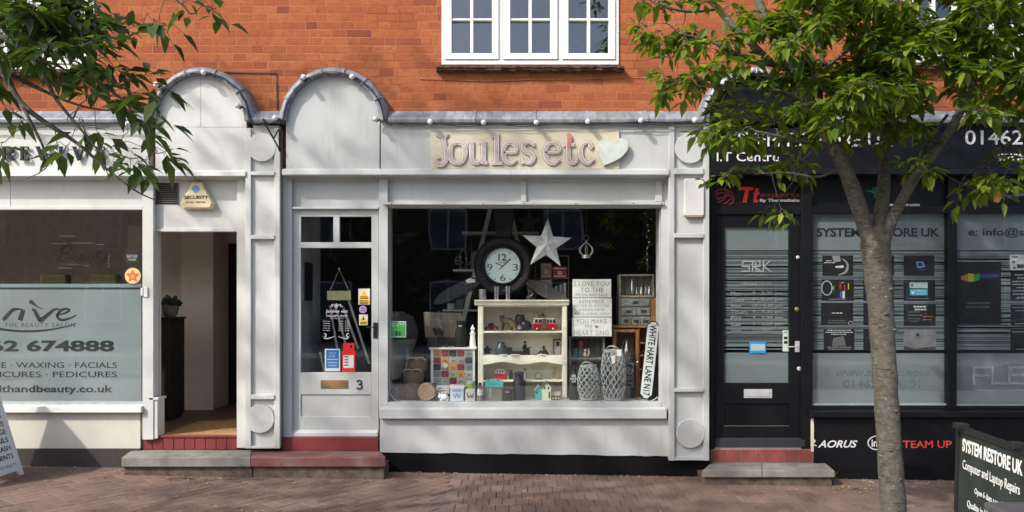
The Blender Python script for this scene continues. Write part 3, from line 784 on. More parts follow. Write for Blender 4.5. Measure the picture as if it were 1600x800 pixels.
st_top.build('step_slab', mat_step(), st, bev=0.008)
m = MB(); m.box(X(396, -.34), X(600, -.34), -0.345, 0.0, GZ(X(600), -.3) - 0.03, zs0 - 0.085)
m.build('step_base', M_STEPBRICK, st)

# ================================================================== left shop: the cream salon
lf = thing('shopfront', 'off white salon front with dark raised letters, frosted window and an open doorway', 'shopfront', (X(200), 0, Z(725)))
XP = X(238)                                                      # partition between salon and hall
room(lf, 'salon_interior', M_SALONROOM, X(-560), X(384), 0.10, 3.2, Z(683) - 0.06, 2.78)
arch(314, 83, 189, 104, lf, M_CREAM, 268, 4)
m = MB(); m.pbox(-420, 190, 232, 268, -0.12, -0.005); m.pbox(396, 196, 436, 206, -0.10, -0.005); m.build('fascia_panel', M_CREAM, lf)
m = MB(); m.pbox(312.9, 122, 313.7, 198, -0.1215, -0.118); m.pbox(232, 198, 385, 198.8, -0.1215, -0.118); m.pbox(177, 199, 177.7, 266, -0.1215, -0.118); m.build('panel_joint', pm('grey_joint', (0.36, 0.36, 0.33), 0.8), lf)
capping(-420, 233, lf, (20, 110, 190)); capping(393, 440, lf)
m = MB(); m.xprism([(-0.12, Z(266, -0.12)), (-0.148, Z(268, -0.148)), (-0.152, Z(275, -0.152)), (-0.05, Z(276.5, -0.145)), (-0.005, Z(278, -0.145))], X(-420, -0.14), X(384, -0.14)); m.build('cornice', M_CREAM, lf, bev=0.003)
m = MB(); m.pbox(-420, 278, 224, 326.5, -0.01, 0.06); m.pbox(240, 278, 372, 361, 0.0, 0.06); m.build('transom_panel', M_CREAM, lf)
m = MB()
m.pbox(222.5, 278, 239.5, 687, -0.06, 0.05); m.pbox(-420, 322, 222, 327.5, -0.022, 0.05)
m.pbox(240, 357, 370, 361.8, -0.015, 0.06); m.pbox(370, 278, 383.5, 700, -0.05, 0.3)
m.pbox(14, 279, 16, 322, -0.014, -0.009)
m.build('door_frame', M_CREAM, lf, bev=0.004)
m = MB(); m.box(X(239), X(250), -0.05, 0.10, Z(684), Z(624)); m.box(X(237), X(252), -0.06, 0.11, Z(624), Z(620)); m.build('frame_foot', M_CREAM, lf, bev=0.004)
m = MB(); m.pbox(-420, 325, 223, 634, 0.028, 0.0315); m.build('window_pane', M_GLASS, lf)
m = MB(); m.pbox(-420, 628, 222, 633.5, -0.02, 0.05); m.build('window_bead', pm('grey_bead', (0.33, 0.36, 0.36), 0.6), lf)
m = MB(); m.xprism([(-0.10, Z(635, -0.1)), (-0.10, Z(645, -0.1)), (0, Z(645, -0.1)), (0, Z(631.5, -0.02)), (-0.02, Z(632.5, -0.02))], X(-420), X(220.5, -0.1)); m.build('window_sill', M_WHITE, lf, bev=0.005)
m = MB(); m.pbox(-420, 645, 219, 702, -0.04, 0.05); m.build('stall_riser', M_RENDER, lf)
m = MB(); m.pbox(-420, 701, 219, 760, -0.055, 0.05); m.build('plinth', M_PLINTHGREY, lf, bev=0.004)
pilaster(lf, M_CREAM, 383.5, 437, 200, 700, [(268, 273.5, 1), (367, 373.5, 1), (617, 624, 1), (697, 701, 0)], [(409.5, 230, 22.5), (406.5, 654, 22.5)])
m = MB(); m.pbox(219.5, 450, 223, 462, -0.075, -0.05); m.box(X(230), X(236), -0.072, -0.06, Z(464), Z(449)); m.build('latch', M_WHITE, lf, bev=0.002)
# film and vinyl on the salon window
film(lf, -420, 443.5, 221, 449, 0.0355, M_FROST, 'frosted_film'); film(lf, -420, 452.5, 221, 628, 0.0355, M_FROST, 'frosted_film')
film(lf, -420, 449.4, 221, 452.1, 0.0355, M_VINYL, 'vinyl_stripe')
yv = 0.0335
m = MB()
m.stroke([(-30, 487), (-22, 502), (-14, 487)], [2, 6, 3], yv, yv + 0.0015)
m.stroke([(4, 500), (8, 497), (20, 484), (34, 483)], [3.5, 6.5, 5, 1.2], yv, yv + 0.0015)
m.stroke([(31, 500.5), (36, 484)], [7.5, 6], yv, yv + 0.0016, 1)
m.stroke([(50, 484), (54, 485.5), (62, 500), (68, 497), (84, 484), (93, 483)], [3, 5, 6.5, 6.5, 4, 1.5], yv - 0.0002, yv + 0.0015)
m.stroke([(46, 471), (50, 472.5), (58, 479), (68, 483)], [6.0, 5.0, 1.6, 0.6], yv - 0.0004, yv + 0.0015)
m.stroke([(87, 492), (100, 489.5), (108, 485), (104, 482.5), (95, 485), (89, 494), (97, 500), (112, 496), (120, 491)], [2.0, 2.5, 3.0, 3.2, 3.6, 4.2, 4.2, 2.5, 0.7], yv - 0.0006, yv + 0.0015)
m.stroke([(-16, 512), (15, 516), (40, 517.5), (70, 516), (100, 511), (120, 505)], [3.6, 3.4, 3.2, 2.8, 1.6, 0.6], yv, yv + 0.0015)
m.build('logo', M_VINYL, lf)
m = MB(); m.ptext('THE BEAUTY SALON', 7, 504.5, 117, 511, yv, 0.0015, space=1.3); m.build('lettering', pm('grey_vinyl', (0.085, 0.11, 0.12), 0.6, bump=0), lf)
def lettering(parent, items, mat, yv=0.0335, th=0.0015):
    for (s, a, b, c, d, kw) in items:
        m = MB(); m.ptext(s, a, b, c, d, yv, th, **kw); m.build('lettering', mat, parent)
lettering(lf, [('01462 674888', -86, 531.5, 178.5, 549.5, dict(off=0.035)), ('MASSAGE \u00b7 WAXING \u00b7 FACIALS', -66, 566, 182.5, 575, {}), ('MANICURES \u00b7 PEDICURES', -46, 580.5, 182.5, 589.5, {}),
               ('healthandbeauty.co.uk', -34, 602, 176, 616.5, dict(off=0.02))], M_VINYL)
# the raised name on the fascia
ml = MB(); yn = -0.155
def serif_strokes(m, ch, a, b, c, d, yf, yb, w=4.2, t=1.5):
    """Roman capital drawn from strokes into the pixel box a..c, b..d"""
    W_ = c - a; H_ = d - b
    def L(p, q, ww): m.stroke([(a + p[0] * W_, b + p[1] * H_), (a + q[0] * W_, b + q[1] * H_)], ww, yf + L.k * 0.0004, yb, 0); L.k += 1
    def C(pts, ww): m.stroke([(a + x * W_, b + y * H_) for x, y in pts], ww, yf + L.k * 0.0004, yb, 4); L.k += 1
    L.k = 0
    def sf(x, y, h=0.2): L((x - h, y), (x + h, y), t)
    if ch == 'R':
        L((0.22, 0), (0.22, 1), w); sf(.22, 0.02); sf(.22, .98); C([(.22, .03), (.6, .03), (.85, .14), (.85, .36), (.6, .5), (.22, .5)], [t, t + 1, w, w, t + 1, t]); L((.5, .5), (.95, .97), w); sf(.95, .98, .1)
    if ch == 'E':
        L((0.25, 0), (0.25, 1), w); L((.03, .02), (.9, .02), t); L((.03, .98), (.95, .98), t); L((.25, .49), (.72, .49), t); L((.88, 0), (.9, .2), t); L((.93, .8), (.95, 1), t); L((.7, .40), (.7, .60), t)
    if ch == 'V':
        L((.14, 0), (.5, 1), w); L((.88, 0), (.52, 1), t); sf(.14, .02, .16); sf(.88, .02, .13)
    if ch == 'I':
        L((.5, 0), (.5, 1), w); sf(.5, .02, .42); sf(.5, .98, .42)
for ch, a, c in (('R', 1, 20), ('E', 30, 45), ('V', 55, 76), ('I', 90, 98), ('V', 112, 133), ('E', 149, 164)):
    m = MB(); serif_strokes(m, ch, a, 229, c, 250, yn, yn + 0.02, 4.4 if ch != 'I' else 4); m.build('letter', M_IRON, lf)
    m = MB()
    for q in (232, 246): m.tube([P((a + c) / 2, q, yn + 0.02), P((a + c) / 2, q, -0.12)], 0.004, 6)
    m.build('letter_pin', M_STEEL, lf)
# stickers on the salon glass
tk = thing('sticker', 'round black membership sticker above the red star sticker on the salon glass', 'sticker', P(206, 402, 0.024), 'stickers on the salon window')
m = MB(); c = P(206.5, 402, 0.0265); m.lathe([(S(12.8), 0), (S(12.8), 0.0015)], tuple(c), 28, axis='y'); m.build('disc', M_IRON, tk)
m = MB(); m.ptext('BEAUTY GUILD', 198.5, 398, 214.5, 402.5, 0.0245, 0.001, off=0.02); m.ptext('MEMBER', 200, 404, 213, 407.5, 0.0245, 0.001); m.build('lettering', M_SVINYL, tk)
tk = thing('sticker', 'round yellow sticker with a red star on the salon glass', 'sticker', P(207.5, 431, 0.024), 'stickers on the salon window')
m = MB(); c = P(207.5, 431, 0.0265); m.lathe([(S(12.5), 0), (S(12.5), 0.0015)], tuple(c), 28, axis='y'); m.build('disc', pl('sticker_yellow', (0.62, 0.47, 0.22)), tk)
def star2(cx, cy, R_, r_, n=5, rot=0):
    return [(cx + (R_ if k % 2 == 0 else r_) * math.sin(math.pi * k / n + rot), cy - (R_ if k % 2 == 0 else r_) * math.cos(math.pi * k / n + rot)) for k in range(2 * n)]
m = MB(); m.pprism(star2(207.5, 431.5, 11.4, 5.2), 0.0248, 0.0262); m.build('star', pl('star_red', (0.52, 0.085, 0.03)), tk)
m = MB(); m.pprism(star2(207.5, 431.5, 6.6, 3.1), 0.0240, 0.0248); m.build('star_centre', pl('star_orange', (0.66, 0.24, 0.10)), tk)
# script decal inside the salon
m = MB(); yy = 0.045
dec = thing('wall_decal', 'dark script decal reading Beauty seen through the upper salon window', 'decal', P(125, 400, yy))
for pp, w in (([(88, 411), (93, 402), (99, 388), (103, 385), (95, 389), (84, 394), (87, 399), (98, 387), (108, 384), (111, 389), (104, 394), (97, 396), (107, 396), (110, 402), (103, 408), (92, 408)], [1.6, 2.4, 1.8, 1.4, 1, 1, 1, 1.4, 2.4, 2, 1.4, 1, 1.6, 2.4, 1.8, 1]),
              ([(110, 404), (117, 403), (120, 399), (116, 398), (114, 403), (117, 407), (123, 404), (129, 399), (126, 399), (124, 404), (127, 406), (132, 400), (131, 405), (135, 406), (139, 400), (138, 405), (142, 405), (146, 399), (145, 405), (149, 404), (156, 390), (151, 401), (152, 405), (157, 403), (161, 398), (160, 404), (165, 403), (169, 397), (163, 408), (156, 418), (152, 417), (158, 409), (170, 398), (176, 390), (170, 385)], 1.4),
              ([(148, 396), (160, 394)], .8)):
    m.stroke(pp, w, yy, yy + 0.002, 4)
m.build('script', pl('black_decal', (0.003, 0.003, 0.003), 0.8), dec)
m = MB()
for a, b, c in ((83, 380, 103), (94, 368, 118), (113, 379, 145), (150, 381, 162), (108, 412, 124), (90, 418, 112), (130, 414, 140)): m.pbox(a, b, c, b + 1.6, yy, yy + 0.001)
for k in range(5): m.pbox(168, 395 + k * 5, 171, 398 + k * 5, yy, yy + 0.001)
m.build('small_words', pm('faded_vinyl', (0.045, 0.042, 0.038), 0.6), dec)
# two pictures and a shelf in the salon
for a, b, c, d, lab in ((60, 428, 103, 442, 'faint olive cushion behind the salon glass, left of the pair'), (138, 428, 182, 442, 'faint olive cushion behind the salon glass, right of the pair')):
    m = MB(); yq = 0.5; m.box(X(a, yq), X(c, yq), yq, yq + 0.12, Z(452, yq), Z(b, yq)); tag(m.build('cushion', pl('olive_cloth', (0.10, 0.092, 0.040), 0.9), bev=0.03), lab, 'cushion', 'cushions behind the salon glass')
bn = thing('bench', 'long dim bench below the frosted part of the salon window', 'bench', (X(80, .6), 0.6, 0.35))
m = MB(); m.box(X(-20, .4), X(205, .4), 0.42, 0.95, Z(452, .5) - 0.05, Z(452, .5)); m.build('seat', M_DARKROOM, bn, bev=0.01)
for k in (0.02, 0.96):
    m = MB(); x = X(-20, .4) + k * (X(205, .4) - X(-20, .4)); m.box(x, x + 0.05, 0.5, 0.9, 0.35, Z(452, .5) - 0.05); m.build('leg', M_DARKROOM, bn)

# vent and alarm box over the doorway
vt = thing('air_vent', 'dark louvred air vent above the open salon doorway', 'vent', P(260.5, 318, 0))
m = MB(); m.pbox(243.5, 286, 277.5, 319, -0.003, 0.0); m.build('vent_back', M_IRON, vt)
m = MB()
for k in range(9):
    y0 = 288 + k * 3.4; m.xprism([(-0.003, Z(y0)), (-0.014, Z(y0 + 2.2)), (-0.012, Z(y0 + 2.7)), (-0.003, Z(y0 + 1.0))], X(244.8), X(276.2))
m.pbox(243, 285.4, 244.8, 319.5, -0.014, 0); m.pbox(276.2, 285.4, 278, 319.5, -0.014, 0); m.build('louvres', pl('brown_grey_plastic', (0.075, 0.066, 0.058), 0.6), vt)
al = thing('alarm_box', 'cream six sided burglar alarm box reading SECURITY above the salon doorway', 'alarm box', P(308, 327, 0))
o6 = [(300.5, 284), (316.5, 284), (334.5, 318.5), (331, 327), (286.5, 327), (281.5, 318.5)]
def scl(pp, k, cx=308, cy=308): return [(cx + (a - cx) * k, cy + (b - cy) * k) for a, b in pp]
m = MB(); m.pprism(o6, -0.045, 0.0)
b0 = [(X(a, -.045), -0.045, Z(b, -.045)) for a, b in scl(o6, .995)]; b1 = [(X(a, -.065), -0.065, Z(b, -.065)) for a, b in scl(o6, .84)]
m.add(b0 + b1, [tuple(range(6, 12))] + [(k, (k + 1) % 6, (k + 1) % 6 + 6, k + 6) for k in range(6)])
m.build('box_cover', pl('aged_cream_plastic', (0.60, 0.53, 0.33), 0.4, var=0.1), al, bev=0.003)
m = MB(); m.ptext('SECURITY', 288, 305.5, 325.5, 311, -0.0665, 0.001, off=0.03); m.ptext('01462 700700', 291, 314.5, 320.5, 317.5, -0.0665, 0.001, off=0.01); m.build('lettering', M_IRON, al)
m = MB(); m.pprism(star2(305.5, 295, 6.6, 5.3, 10), -0.0672, -0.065); m.build('badge', pl('badge_blue', (0.13, 0.26, 0.55)), al)
# hall behind the open doorway
zt_ = Z(683, 0.0)
hw = MB()
hw.box(X(236), X(242), 0.10, 0.13, zt_, 2.5); hw.box(X(370, 0.3), X(383), 0.3, 2.6, zt_, 2.5)
hw.box(X(200, 2.4), X(337, 2.4), 2.40, 2.46, zt_, 2.5); hw.box(X(337, 2.4), X(376, 2.4), 2.40, 2.46, Z(380, 2.4), 2.5)
hw.box(X(283, 1.9), X(333, 1.9), 1.90, 2.40, zt_ , 2.5)
hw.box(X(337, 2.4), X(384, 2.4), 2.9, 2.95, zt_, 2.5)
hw.build('hallway', M_HALL, lf)
m = MB(); m.box(X(238), X(384), 0.0, 0.1, zt_ - 0.05, zt_); m.box(X(0), X(384), 0.1, 3.5, zt_ - 0.05, zt_); m.build('hallway_floor', M_OAK, lf)
m = MB(); m.box(X(337, 2.4), X(372, 2.4), 2.47, 2.50, zt_, Z(380, 2.4)); m.build('doorway_dark', pm('doorway_shade', (0.012, 0.010, 0.010), 0.7), lf)  # near-black sheet stands in for the shade inside the open back doorway
m = MB(); m.box(X(250), X(368), 0.02, 0.92, zt_, zt_ + 0.018); mt = tag(m.build('doormat', M_COIR, bev=0.006), 'tan coir doormat lying inside the open salon doorway', 'mat')
cb = thing('cabinet', 'dark low cabinet standing in the salon hallway under a potted plant', 'cabinet', (X(262, 1.2), 1.2, zt_))
yc = 1.0
m = MB(); m.box(X(205, yc), X(264, yc), yc, yc + 0.4, zt_ + 0.04, Z(499, yc)); m.box(X(207, yc), X(262, yc), yc + 0.03, yc + 0.37, zt_, zt_ + 0.04); m.build('body', pm('black_stained_wood', (0.014, 0.012, 0.011), 0.5), cb, bev=0.004)
m = MB(); m.box(X(203, yc), X(266, yc), yc - 0.02, yc + 0.42, Z(499, yc) + 0.001, Z(495.5, yc)); m.build('top', pm('black_stained_top', (0.022, 0.019, 0.017), 0.35), cb, bev=0.003)
ppz = Z(495.5, yc)
pp_ = thing('potted_plant', 'small dark leafy plant in a round pot on the hallway cabinet', 'plant', (X(266, yc + .15), yc + .15, ppz))
c = (X(266, yc + .15), yc + .15, ppz)
m = MB(); m.lathe([(0.05, 0), (0.075, 0.03), (0.085, 0.10), (0.08, 0.125)], c, 18); m.build('pot', pl('grey_pot', (0.15, 0.14, 0.13), 0.5), pp_, smooth=True)
m = MB()
for k in range(60):
    a = rnd.uniform(0, 6.28); e = rnd.uniform(0.05, 1.2); r_ = rnd.uniform(0.04, 0.11)
    q = Vector((c[0] + math.cos(a) * r_ * math.cos(e), c[1] + math.sin(a) * r_ * math.cos(e), c[2] + 0.12 + r_ * math.sin(e)))
    m.ell(q, (0.022, 0.012, 0.016), 5)
m.build('leaves', pl('dark_plant_leaf', (0.02, 0.045, 0.015)), pp_)
bw = MB(); bw.lathe([(0.03, 0), (0.05, 0.02), (0.055, 0.035)], (X(248, yc + .1), yc + .1, ppz), 16)
tag(bw.build('bowl', pl('pale_bowl', (0.4, 0.38, 0.35), 0.3), smooth=True), 'small pale bowl beside the potted plant on the hallway cabinet', 'bowl')
sp = thing('doorstep', 'grey stone slab with a red tiled riser below the open salon doorway', 'step', (X(295), -0.2, GZ(X(295), -.2)))
m = MB()
for k in range(9):
    x0 = 221.5 + k * (371 - 221.5) / 9; x1 = 221.5 + (k + 1) * (371 - 221.5) / 9; m.pbox(x0 + 0.3, 684, x1 - 0.3, 702.5, -0.02, 0.03)
m.build('riser', M_REDTILE, sp, bev=0.004)
m = MB(); m.pbox(221.5, 680.5, 371, 684, -0.03, 0.02); m.build('threshold', M_REDTILE, sp, bev=0.004)
zs1 = Z(703.5, -0.03)
m = MB(); m.zprism([(X(191, -.36), -0.375), (X(392.6, -.36), -0.375), (X(392.6, -.02), 0.0), (X(205, -.02), 0.0)], zs1 - 0.085, zs1); m.build('step_slab', M_SLAB, sp, bev=0.008)
m = MB(); m.box(X(195, -.34), X(394, -.34), -0.345, 0.0, GZ(X(300), -.3) - 0.03, zs1 - 0.085); m.build('step_base', M_STEPBRICK, sp)
# iron hanging bracket between the two arches
br = MB()
br.tube([P(411, 186, -0.17), P(413, 191, -0.22), P(436.5, 233, -0.17)], 0.008, 6); br.tube([P(437, 204, -0.14), P(437, 237, -0.14)], 0.009, 6); br.tube([P(428, 216, -0.18), P(436, 201, -0.14)], 0.006, 6)
br.ell(P(412, 187.5, -0.18), 0.012, 8); br.ell(P(437, 233, -0.15), 0.016, 8)
tag(br.build('sign_bracket', M_IRON), 'black iron hanging bracket fixed between the two pale arches', 'bracket')

# ================================================================== right shop: the black computer repair shop
rf = thing('shopfront', 'black computer repair shop front with striped frosted windows and a black door', 'shopfront', (X(1400), 0, Z(748)))
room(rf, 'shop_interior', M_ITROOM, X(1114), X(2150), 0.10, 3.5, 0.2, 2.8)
arch(1181, 88, 191, 104, rf, M_BLACKBOARD, 200, 5, M_LEAD)
m = MB(); m.pbox(1109, 190, 2150, 264, -0.12, -0.005); m.build('fascia_panel', M_BLACKBOARD, rf)
capping(1268, 2150, rf, (1330, 1420, 1530))
m = MB(); m.xprism([(-0.12, Z(262, -0.12)), (-0.148, Z(264, -0.148)), (-0.152, Z(272, -0.152)), (-0.05, Z(273, -0.145)), (-0.005, Z(275, -0.145))], X(1109, -0.14), X(2150, -0.14)); m.build('cornice', M_BLACK, rf, bev=0.003)
m = MB(); m.pbox(1110, 272, 2150, 324, 0.02, 0.06); m.build('transom_panel', M_BLACKBOARD, rf)
m = MB()
m.pbox(1109.5, 272, 1117, 703, -0.03, 0.06); m.pbox(1252, 272, 1269.5, 703, -0.03, 0.06); m.pbox(1481.5, 272, 1495, 640, -0.03, 0.06); m.pbox(1740, 272, 1754, 640, -0.03, 0.06)
m.pbox(1117, 322, 1252, 335, -0.022, 0.06); m.pbox(1269.5, 322, 1481.5, 333, -0.022, 0.06); m.pbox(1495, 322, 1740, 333, -0.022, 0.06)
m.pbox(1117, 273, 1252, 278, -0.015, 0.06); m.pbox(1269.5, 273, 1481.5, 278, -0.015, 0.06); m.pbox(1495, 273, 1740, 278, -0.015, 0.06)
m.pbox(1269.5, 635.5, 1481.5, 640, -0.02, 0.05); m.pbox(1495, 635.5, 1740, 640, -0.02, 0.05)
m.build('shop_frame', M_BLACK, rf, bev=0.004)
m = MB(); m.xprism([(-0.10, Z(643.5, -0.1)), (-0.10, Z(652.5, -0.1)), (0, Z(652.5, -0.1)), (0, Z(638.5, -0.02)), (-0.03, Z(640, -0.03))], X(1266, -0.1), X(2150)); m.build('window_sill', M_BLACK, rf, bev=0.005)
m = MB(); m.pbox(1272, 652, 2150, 730, -0.045, 0.05); m.build('stall_riser', M_BLACKBOARD, rf)
m = MB(); m.pbox(1272, 729, 2150, 770, -0.06, 0.05); m.build('plinth', M_PLINTH, rf)
m = MB(); m.pbox(1268, 654, 1271.6, 706, -0.05, 0.02); m.build('edge_strip', pl('bare_cream_edge', (0.6, 0.56, 0.44), 0.7), rf)
m = MB(); m.pbox(1269, 332, 1482, 636, 0.028, 0.0315); m.pbox(1494, 332, 1741, 636, 0.028, 0.0315); m.build('window_pane', M_GLASS, rf)
m = MB(); m.pbox(1269, 630, 1482, 633.5, 0.0, 0.027); m.pbox(1494.5, 631, 1741, 634, 0.0, 0.027); m.build('window_bead', pm('aluminium_bead', (0.42, 0.44, 0.44), 0.4, 0.5), rf)
# door
dr = MB(); yd = -0.005; yb = 0.045
dr.pbox(1117.5, 335.5, 1131.5, 698, yd, yb); dr.pbox(1233, 335.5, 1251.5, 698, yd, yb); dr.pbox(1131.5, 335.5, 1233, 353.5, yd, yb)
dr.pbox(1131.5, 598.5, 1233, 631, yd, yb); dr.pbox(1131.5, 666, 1233, 698, yd, yb); dr.pbox(1131.5, 631, 1233, 666, yd + 0.014, yb)
do2 = dr.build('door', M_BLACK, rf, bev=0.003)
m = MB(); m.pbox(1131.5, 353.5, 1233, 598.5, 0.018, 0.022); m.build('door_glass', M_GLASS, do2)
m = MB(); m.pbox(1162.5, 608, 1206.5, 622, yd - 0.006, yd); m.pbox(1166, 611.5, 1203, 619.5, yd - 0.010, yd - 0.006); m.build('letterbox', M_STEEL, do2, bev=0.002)
m = MB(); m.pbox(1242.5, 533, 1249.5, 550, yd - 0.008, yd); m.tube([P(1246, 541.5, yd - 0.01), P(1246, 541.5, yd - 0.05), P(1243, 541.8, yd - 0.055), P(1233, 542, yd - 0.05)], 0.006, 8); m.build('handle', M_STEEL, do2, bev=0.001)
for cx, cy, r_, mm in ((1246.5, 402, 2.8, M_STEEL), (1245, 483, 3.4, pl('bright_brass', (0.6, 0.42, 0.18), 0.3, 0.9)), (1248.5, 576, 3.4, M_STEEL)):
    m = MB(); m.lathe([(S(r_), 0), (S(r_), 0.006), (S(r_ * .5), 0.010)], tuple(P(cx, cy, yd)), 16, axis='y'); m.build('lock', mm, do2)
m = MB(); m.xprism([(yd, Z(684, yd)), (yd - 0.028, Z(687, yd)), (yd - 0.03, Z(697.5, yd)), (yd, Z(697.5, yd))], X(1117, yd), X(1256, yd)); m.build('weatherboard', pm('worn_black_board', (0.024, 0.026, 0.03), 0.5), do2)
m = MB(); m.pbox(1132, 665, 1233, 666, yd - 0.002, yd + 0.004); m.build('panel_bead', pm('scuffed_edge', (0.12, 0.11, 0.10), 0.7), do2)
# striped film: bands of frosting with clear gaps
def stripes(parent, a, c, b, d, y, seed, big_top=None, big_bot=None):
    r = random.Random(seed); m = MB(); yy = b
    if big_top: m.pbox(a, b, c, big_top, y, y + 0.001); yy = big_top + 1.8
    end = big_bot if big_bot else d
    while yy < end - 6:
        h = r.choice((0.9, 1.2, 1.7, 2.4, 3.6, 5.0)); gp = r.choice((0.7, 0.9, 1.2, 1.7, 3.0)); m.pbox(a, yy, c, min(yy + h, end - 2), y, y + 0.001); yy += h + gp
    if big_bot: m.pbox(a, big_bot, c, d, y, y + 0.001)
    return m.build('frosted_stripes', M_FROST2, parent)
stripes(do2, 1131.8, 1232.8, 354, 598.4, 0.0235, 4, 391, 551)
stripes(rf, 1270, 1481, 333.5, 630, 0.0365, 5, 391, 552)
stripes(rf, 1495.5, 1740, 333.5, 630, 0.0365, 6, 391, 552)
M_SLOGO = pm('silver_letter_vinyl', (0.27, 0.30, 0.30), 0.5, bump=0, var=0.05)
def dlet(items, mat, y):
    for (s, a, b, c, d, kw) in items:
        m = MB(); m.ptext(s, a, b, c, d, y, 0.001, **kw); m.build('lettering', mat, do2)
m = MB()
for pp in ([(1174, 408.5), (1161, 408.5), (1160, 416), (1171, 416.5), (1171, 424), (1159, 424)], [(1176, 424), (1176, 408.5), (1187, 408.5), (1188, 416), (1178, 416.5), (1190, 424.5)], [(1181, 408), (1181, 424), (1193, 424), (1193, 408)], [(1193, 416.5), (1203, 408)], [(1194, 416), (1204, 424.5)]): m.segs(pp, 2.0, 0.0158 - len(m.v) * 0.000003, 0.0168)
m.build('logo', M_SLOGO, do2)
dlet([('SYSTEM RESTORE UK', 1164, 428, 1200, 431, {}), ('OPENING HOURS', 1158, 441.5, 1206, 446.5, {})] +
     [(t_, a, 455.5 + k * 9.6, c, 462 + k * 9.6, {}) for k, (dname, hrs) in enumerate((('Mon', '9 - 5:30 pm'), ('Tues', '9 - 5:30 pm'), ('Wed', '10 - 5:30 pm'), ('Thurs', '9 - 5:30 pm'), ('Fri', '9 - 5:30 pm'), ('Sat', '9 - 5:00 pm'), ('Sun', 'CLOSED'))) for t_, a, c in ((dname, 1142, 1142 + 5.2 * len(dname)), (hrs, 1176, 1223 if k < 6 else 1206))], M_SLOGO, 0.0155)
m = MB(); m.pbox(1171, 534, 1197, 552, 0.0150, 0.0172); o = thing('notice', 'small blue and white notice stuck low on the black door glass', 'notice', P(1184, 552, 0.016)); m.build('card', pl('cyan_blue', (0.02, 0.25, 0.55)), o)
m = MB(); m.pbox(1173, 537.5, 1195, 548, 0.0138, 0.0148); m.build('label', pl('pale_blue', (0.34, 0.46, 0.50)), o)
o = thing('notice', 'narrow pale card strip stuck beside the handle of the black door', 'notice', P(1228, 549, 0.016))
m = MB(); m.pbox(1223, 516, 1232, 549, 0.0150, 0.0172); m.build('card', pl('pale_green_card', (0.50, 0.58, 0.54)), o)
m = MB()
for b in (526, 533): m.pbox(1225, b, 1230.5, b + 4, 0.0138, 0.0148)
m.pbox(1225, 519, 1230.5, 520, 0.0138, 0.0148); m.build('print', M_IRON, o)
# step at the black door
s3 = thing('doorstep', 'grey stone slab with brick red tiles in front of the black door', 'step', (X(1195), -0.2, GZ(X(1195), -.2)))
m = MB()
for k in range(7):
    x0 = 1112 + k * (1270 - 1112) / 7; x1 = 1112 + (k + 1) * (1270 - 1112) / 7; m.pbox(x0 + 0.35, 702.5, x1 - 0.35, 722, -0.035, 0.03)
m.build('riser', pm('brick_red_tile', (0.22, 0.055, 0.045), 0.7, var=0.25, sc=8, bump=0.3), s3, bev=0.004)
m = MB(); m.pbox(1111, 701.8, 1271, 723, -0.031, 0.0); m.pbox(1110, 698.5, 1270, 702, -0.028, 0.06); m.build('riser_grout', pm('grey_mortar', (0.26, 0.20, 0.18), 0.95), s3)
zs2 = Z(723.5, -0.04)
m = MB(); m.zprism([(X(1096, -.36), -0.375), (X(1190, -.36), -0.375), (X(1190, -.02), -0.02), (X(1111, -.02), -0.02)], zs2 - 0.06, zs2)
m.zprism([(X(1190.8, -.36), -0.372), (X(1303.5, -.36), -0.372), (X(1289, -.02), -0.02), (X(1190.8, -.02), -0.02)], zs2 - 0.06, zs2 - 0.001); m.build('step_slab', M_SLAB, s3, bev=0.006)
m = MB(); m.box(X(1101, -.34), X(1299, -.34), -0.345, 0.0, GZ(X(1299), -.3) - 0.03, zs2 - 0.06); m.build('step_base', M_STEPBRICK, s3)
# writing on the black front
yF = -0.1225
def sign(items, mat, y, th=0.003):
    for (s, a, b, c, d, kw) in items:
        m = MB(); m.ptext(s, a, b, c, d, y, th, **kw); m.build('lettering', mat, rf)
sign([('SYSTEM RESTORE UK', 1122, 207, 1395, 229, dict(off=0.008)), ('I.T Centre', 1120, 237.5, 1217, 252, dict(off=0.006)), ('01462', 1508, 203.5, 1598, 226, dict(off=0.006)), ('www', 1558, 240, 1602, 251, dict(off=0.03)), ('.srukltd.com', 1606, 240, 1760, 253, dict(off=0.03))], M_WVINYL, yF)
sign([('esports', 1187.5, 301.5, 1250, 309.5, dict(space=1.05, off=0.02))], M_DRVINYL, 0.0165); 
sign([('By Thermaltake', 1187.5, 310.5, 1250, 316.5, dict(off=0.03))], M_WVINYL, 0.0165)
m = MB(); yl = 0.0155
m.pprism([(1155, 292), (1177, 292), (1176, 297), (1170.5, 297), (1166.5, 316), (1160.5, 316), (1164.5, 297), (1154, 297)], yl, 0.019)
m.pprism([(1180.5, 294), (1185.5, 294), (1184.3, 300), (1187, 300), (1186.2, 304), (1183.6, 304), (1182, 312), (1185, 312), (1184, 316), (1178, 316), (1176.6, 313.5), (1178.8, 304), (1176.8, 304), (1177.6, 300), (1179.4, 300)], yl, 0.019)
m.build('logo', M_RVINYL, rf)
m = MB(); rs = random.Random(2)
for pp, w in (([(1116, 301), (1122, 296), (1132, 296), (1141, 299), (1146, 305)], 1.6), ([(1117, 306), (1125, 301), (1135, 303), (1130, 308), (1120, 312)], 1.8), ([(1121, 317), (1130, 312), (1138, 305), (1145, 309)], 1.6),
              ([(1127, 319), (1135, 317), (1141, 311), (1146, 315), (1139, 320)], 1.5), ([(1118, 309), (1123, 308)], 1.4), ([(1146, 305), (1147, 312), (1143, 318)], 1.3), ([(1133, 297), (1139, 303), (1132, 306)], 1.2), ([(1123, 297), (1118, 301), (1124, 304)], 1.2)):
    m.stroke(pp, w, yl + 0.0002 * rs.random(), 0.019, 4)
m.build('emblem', M_DRVINYL, rf)
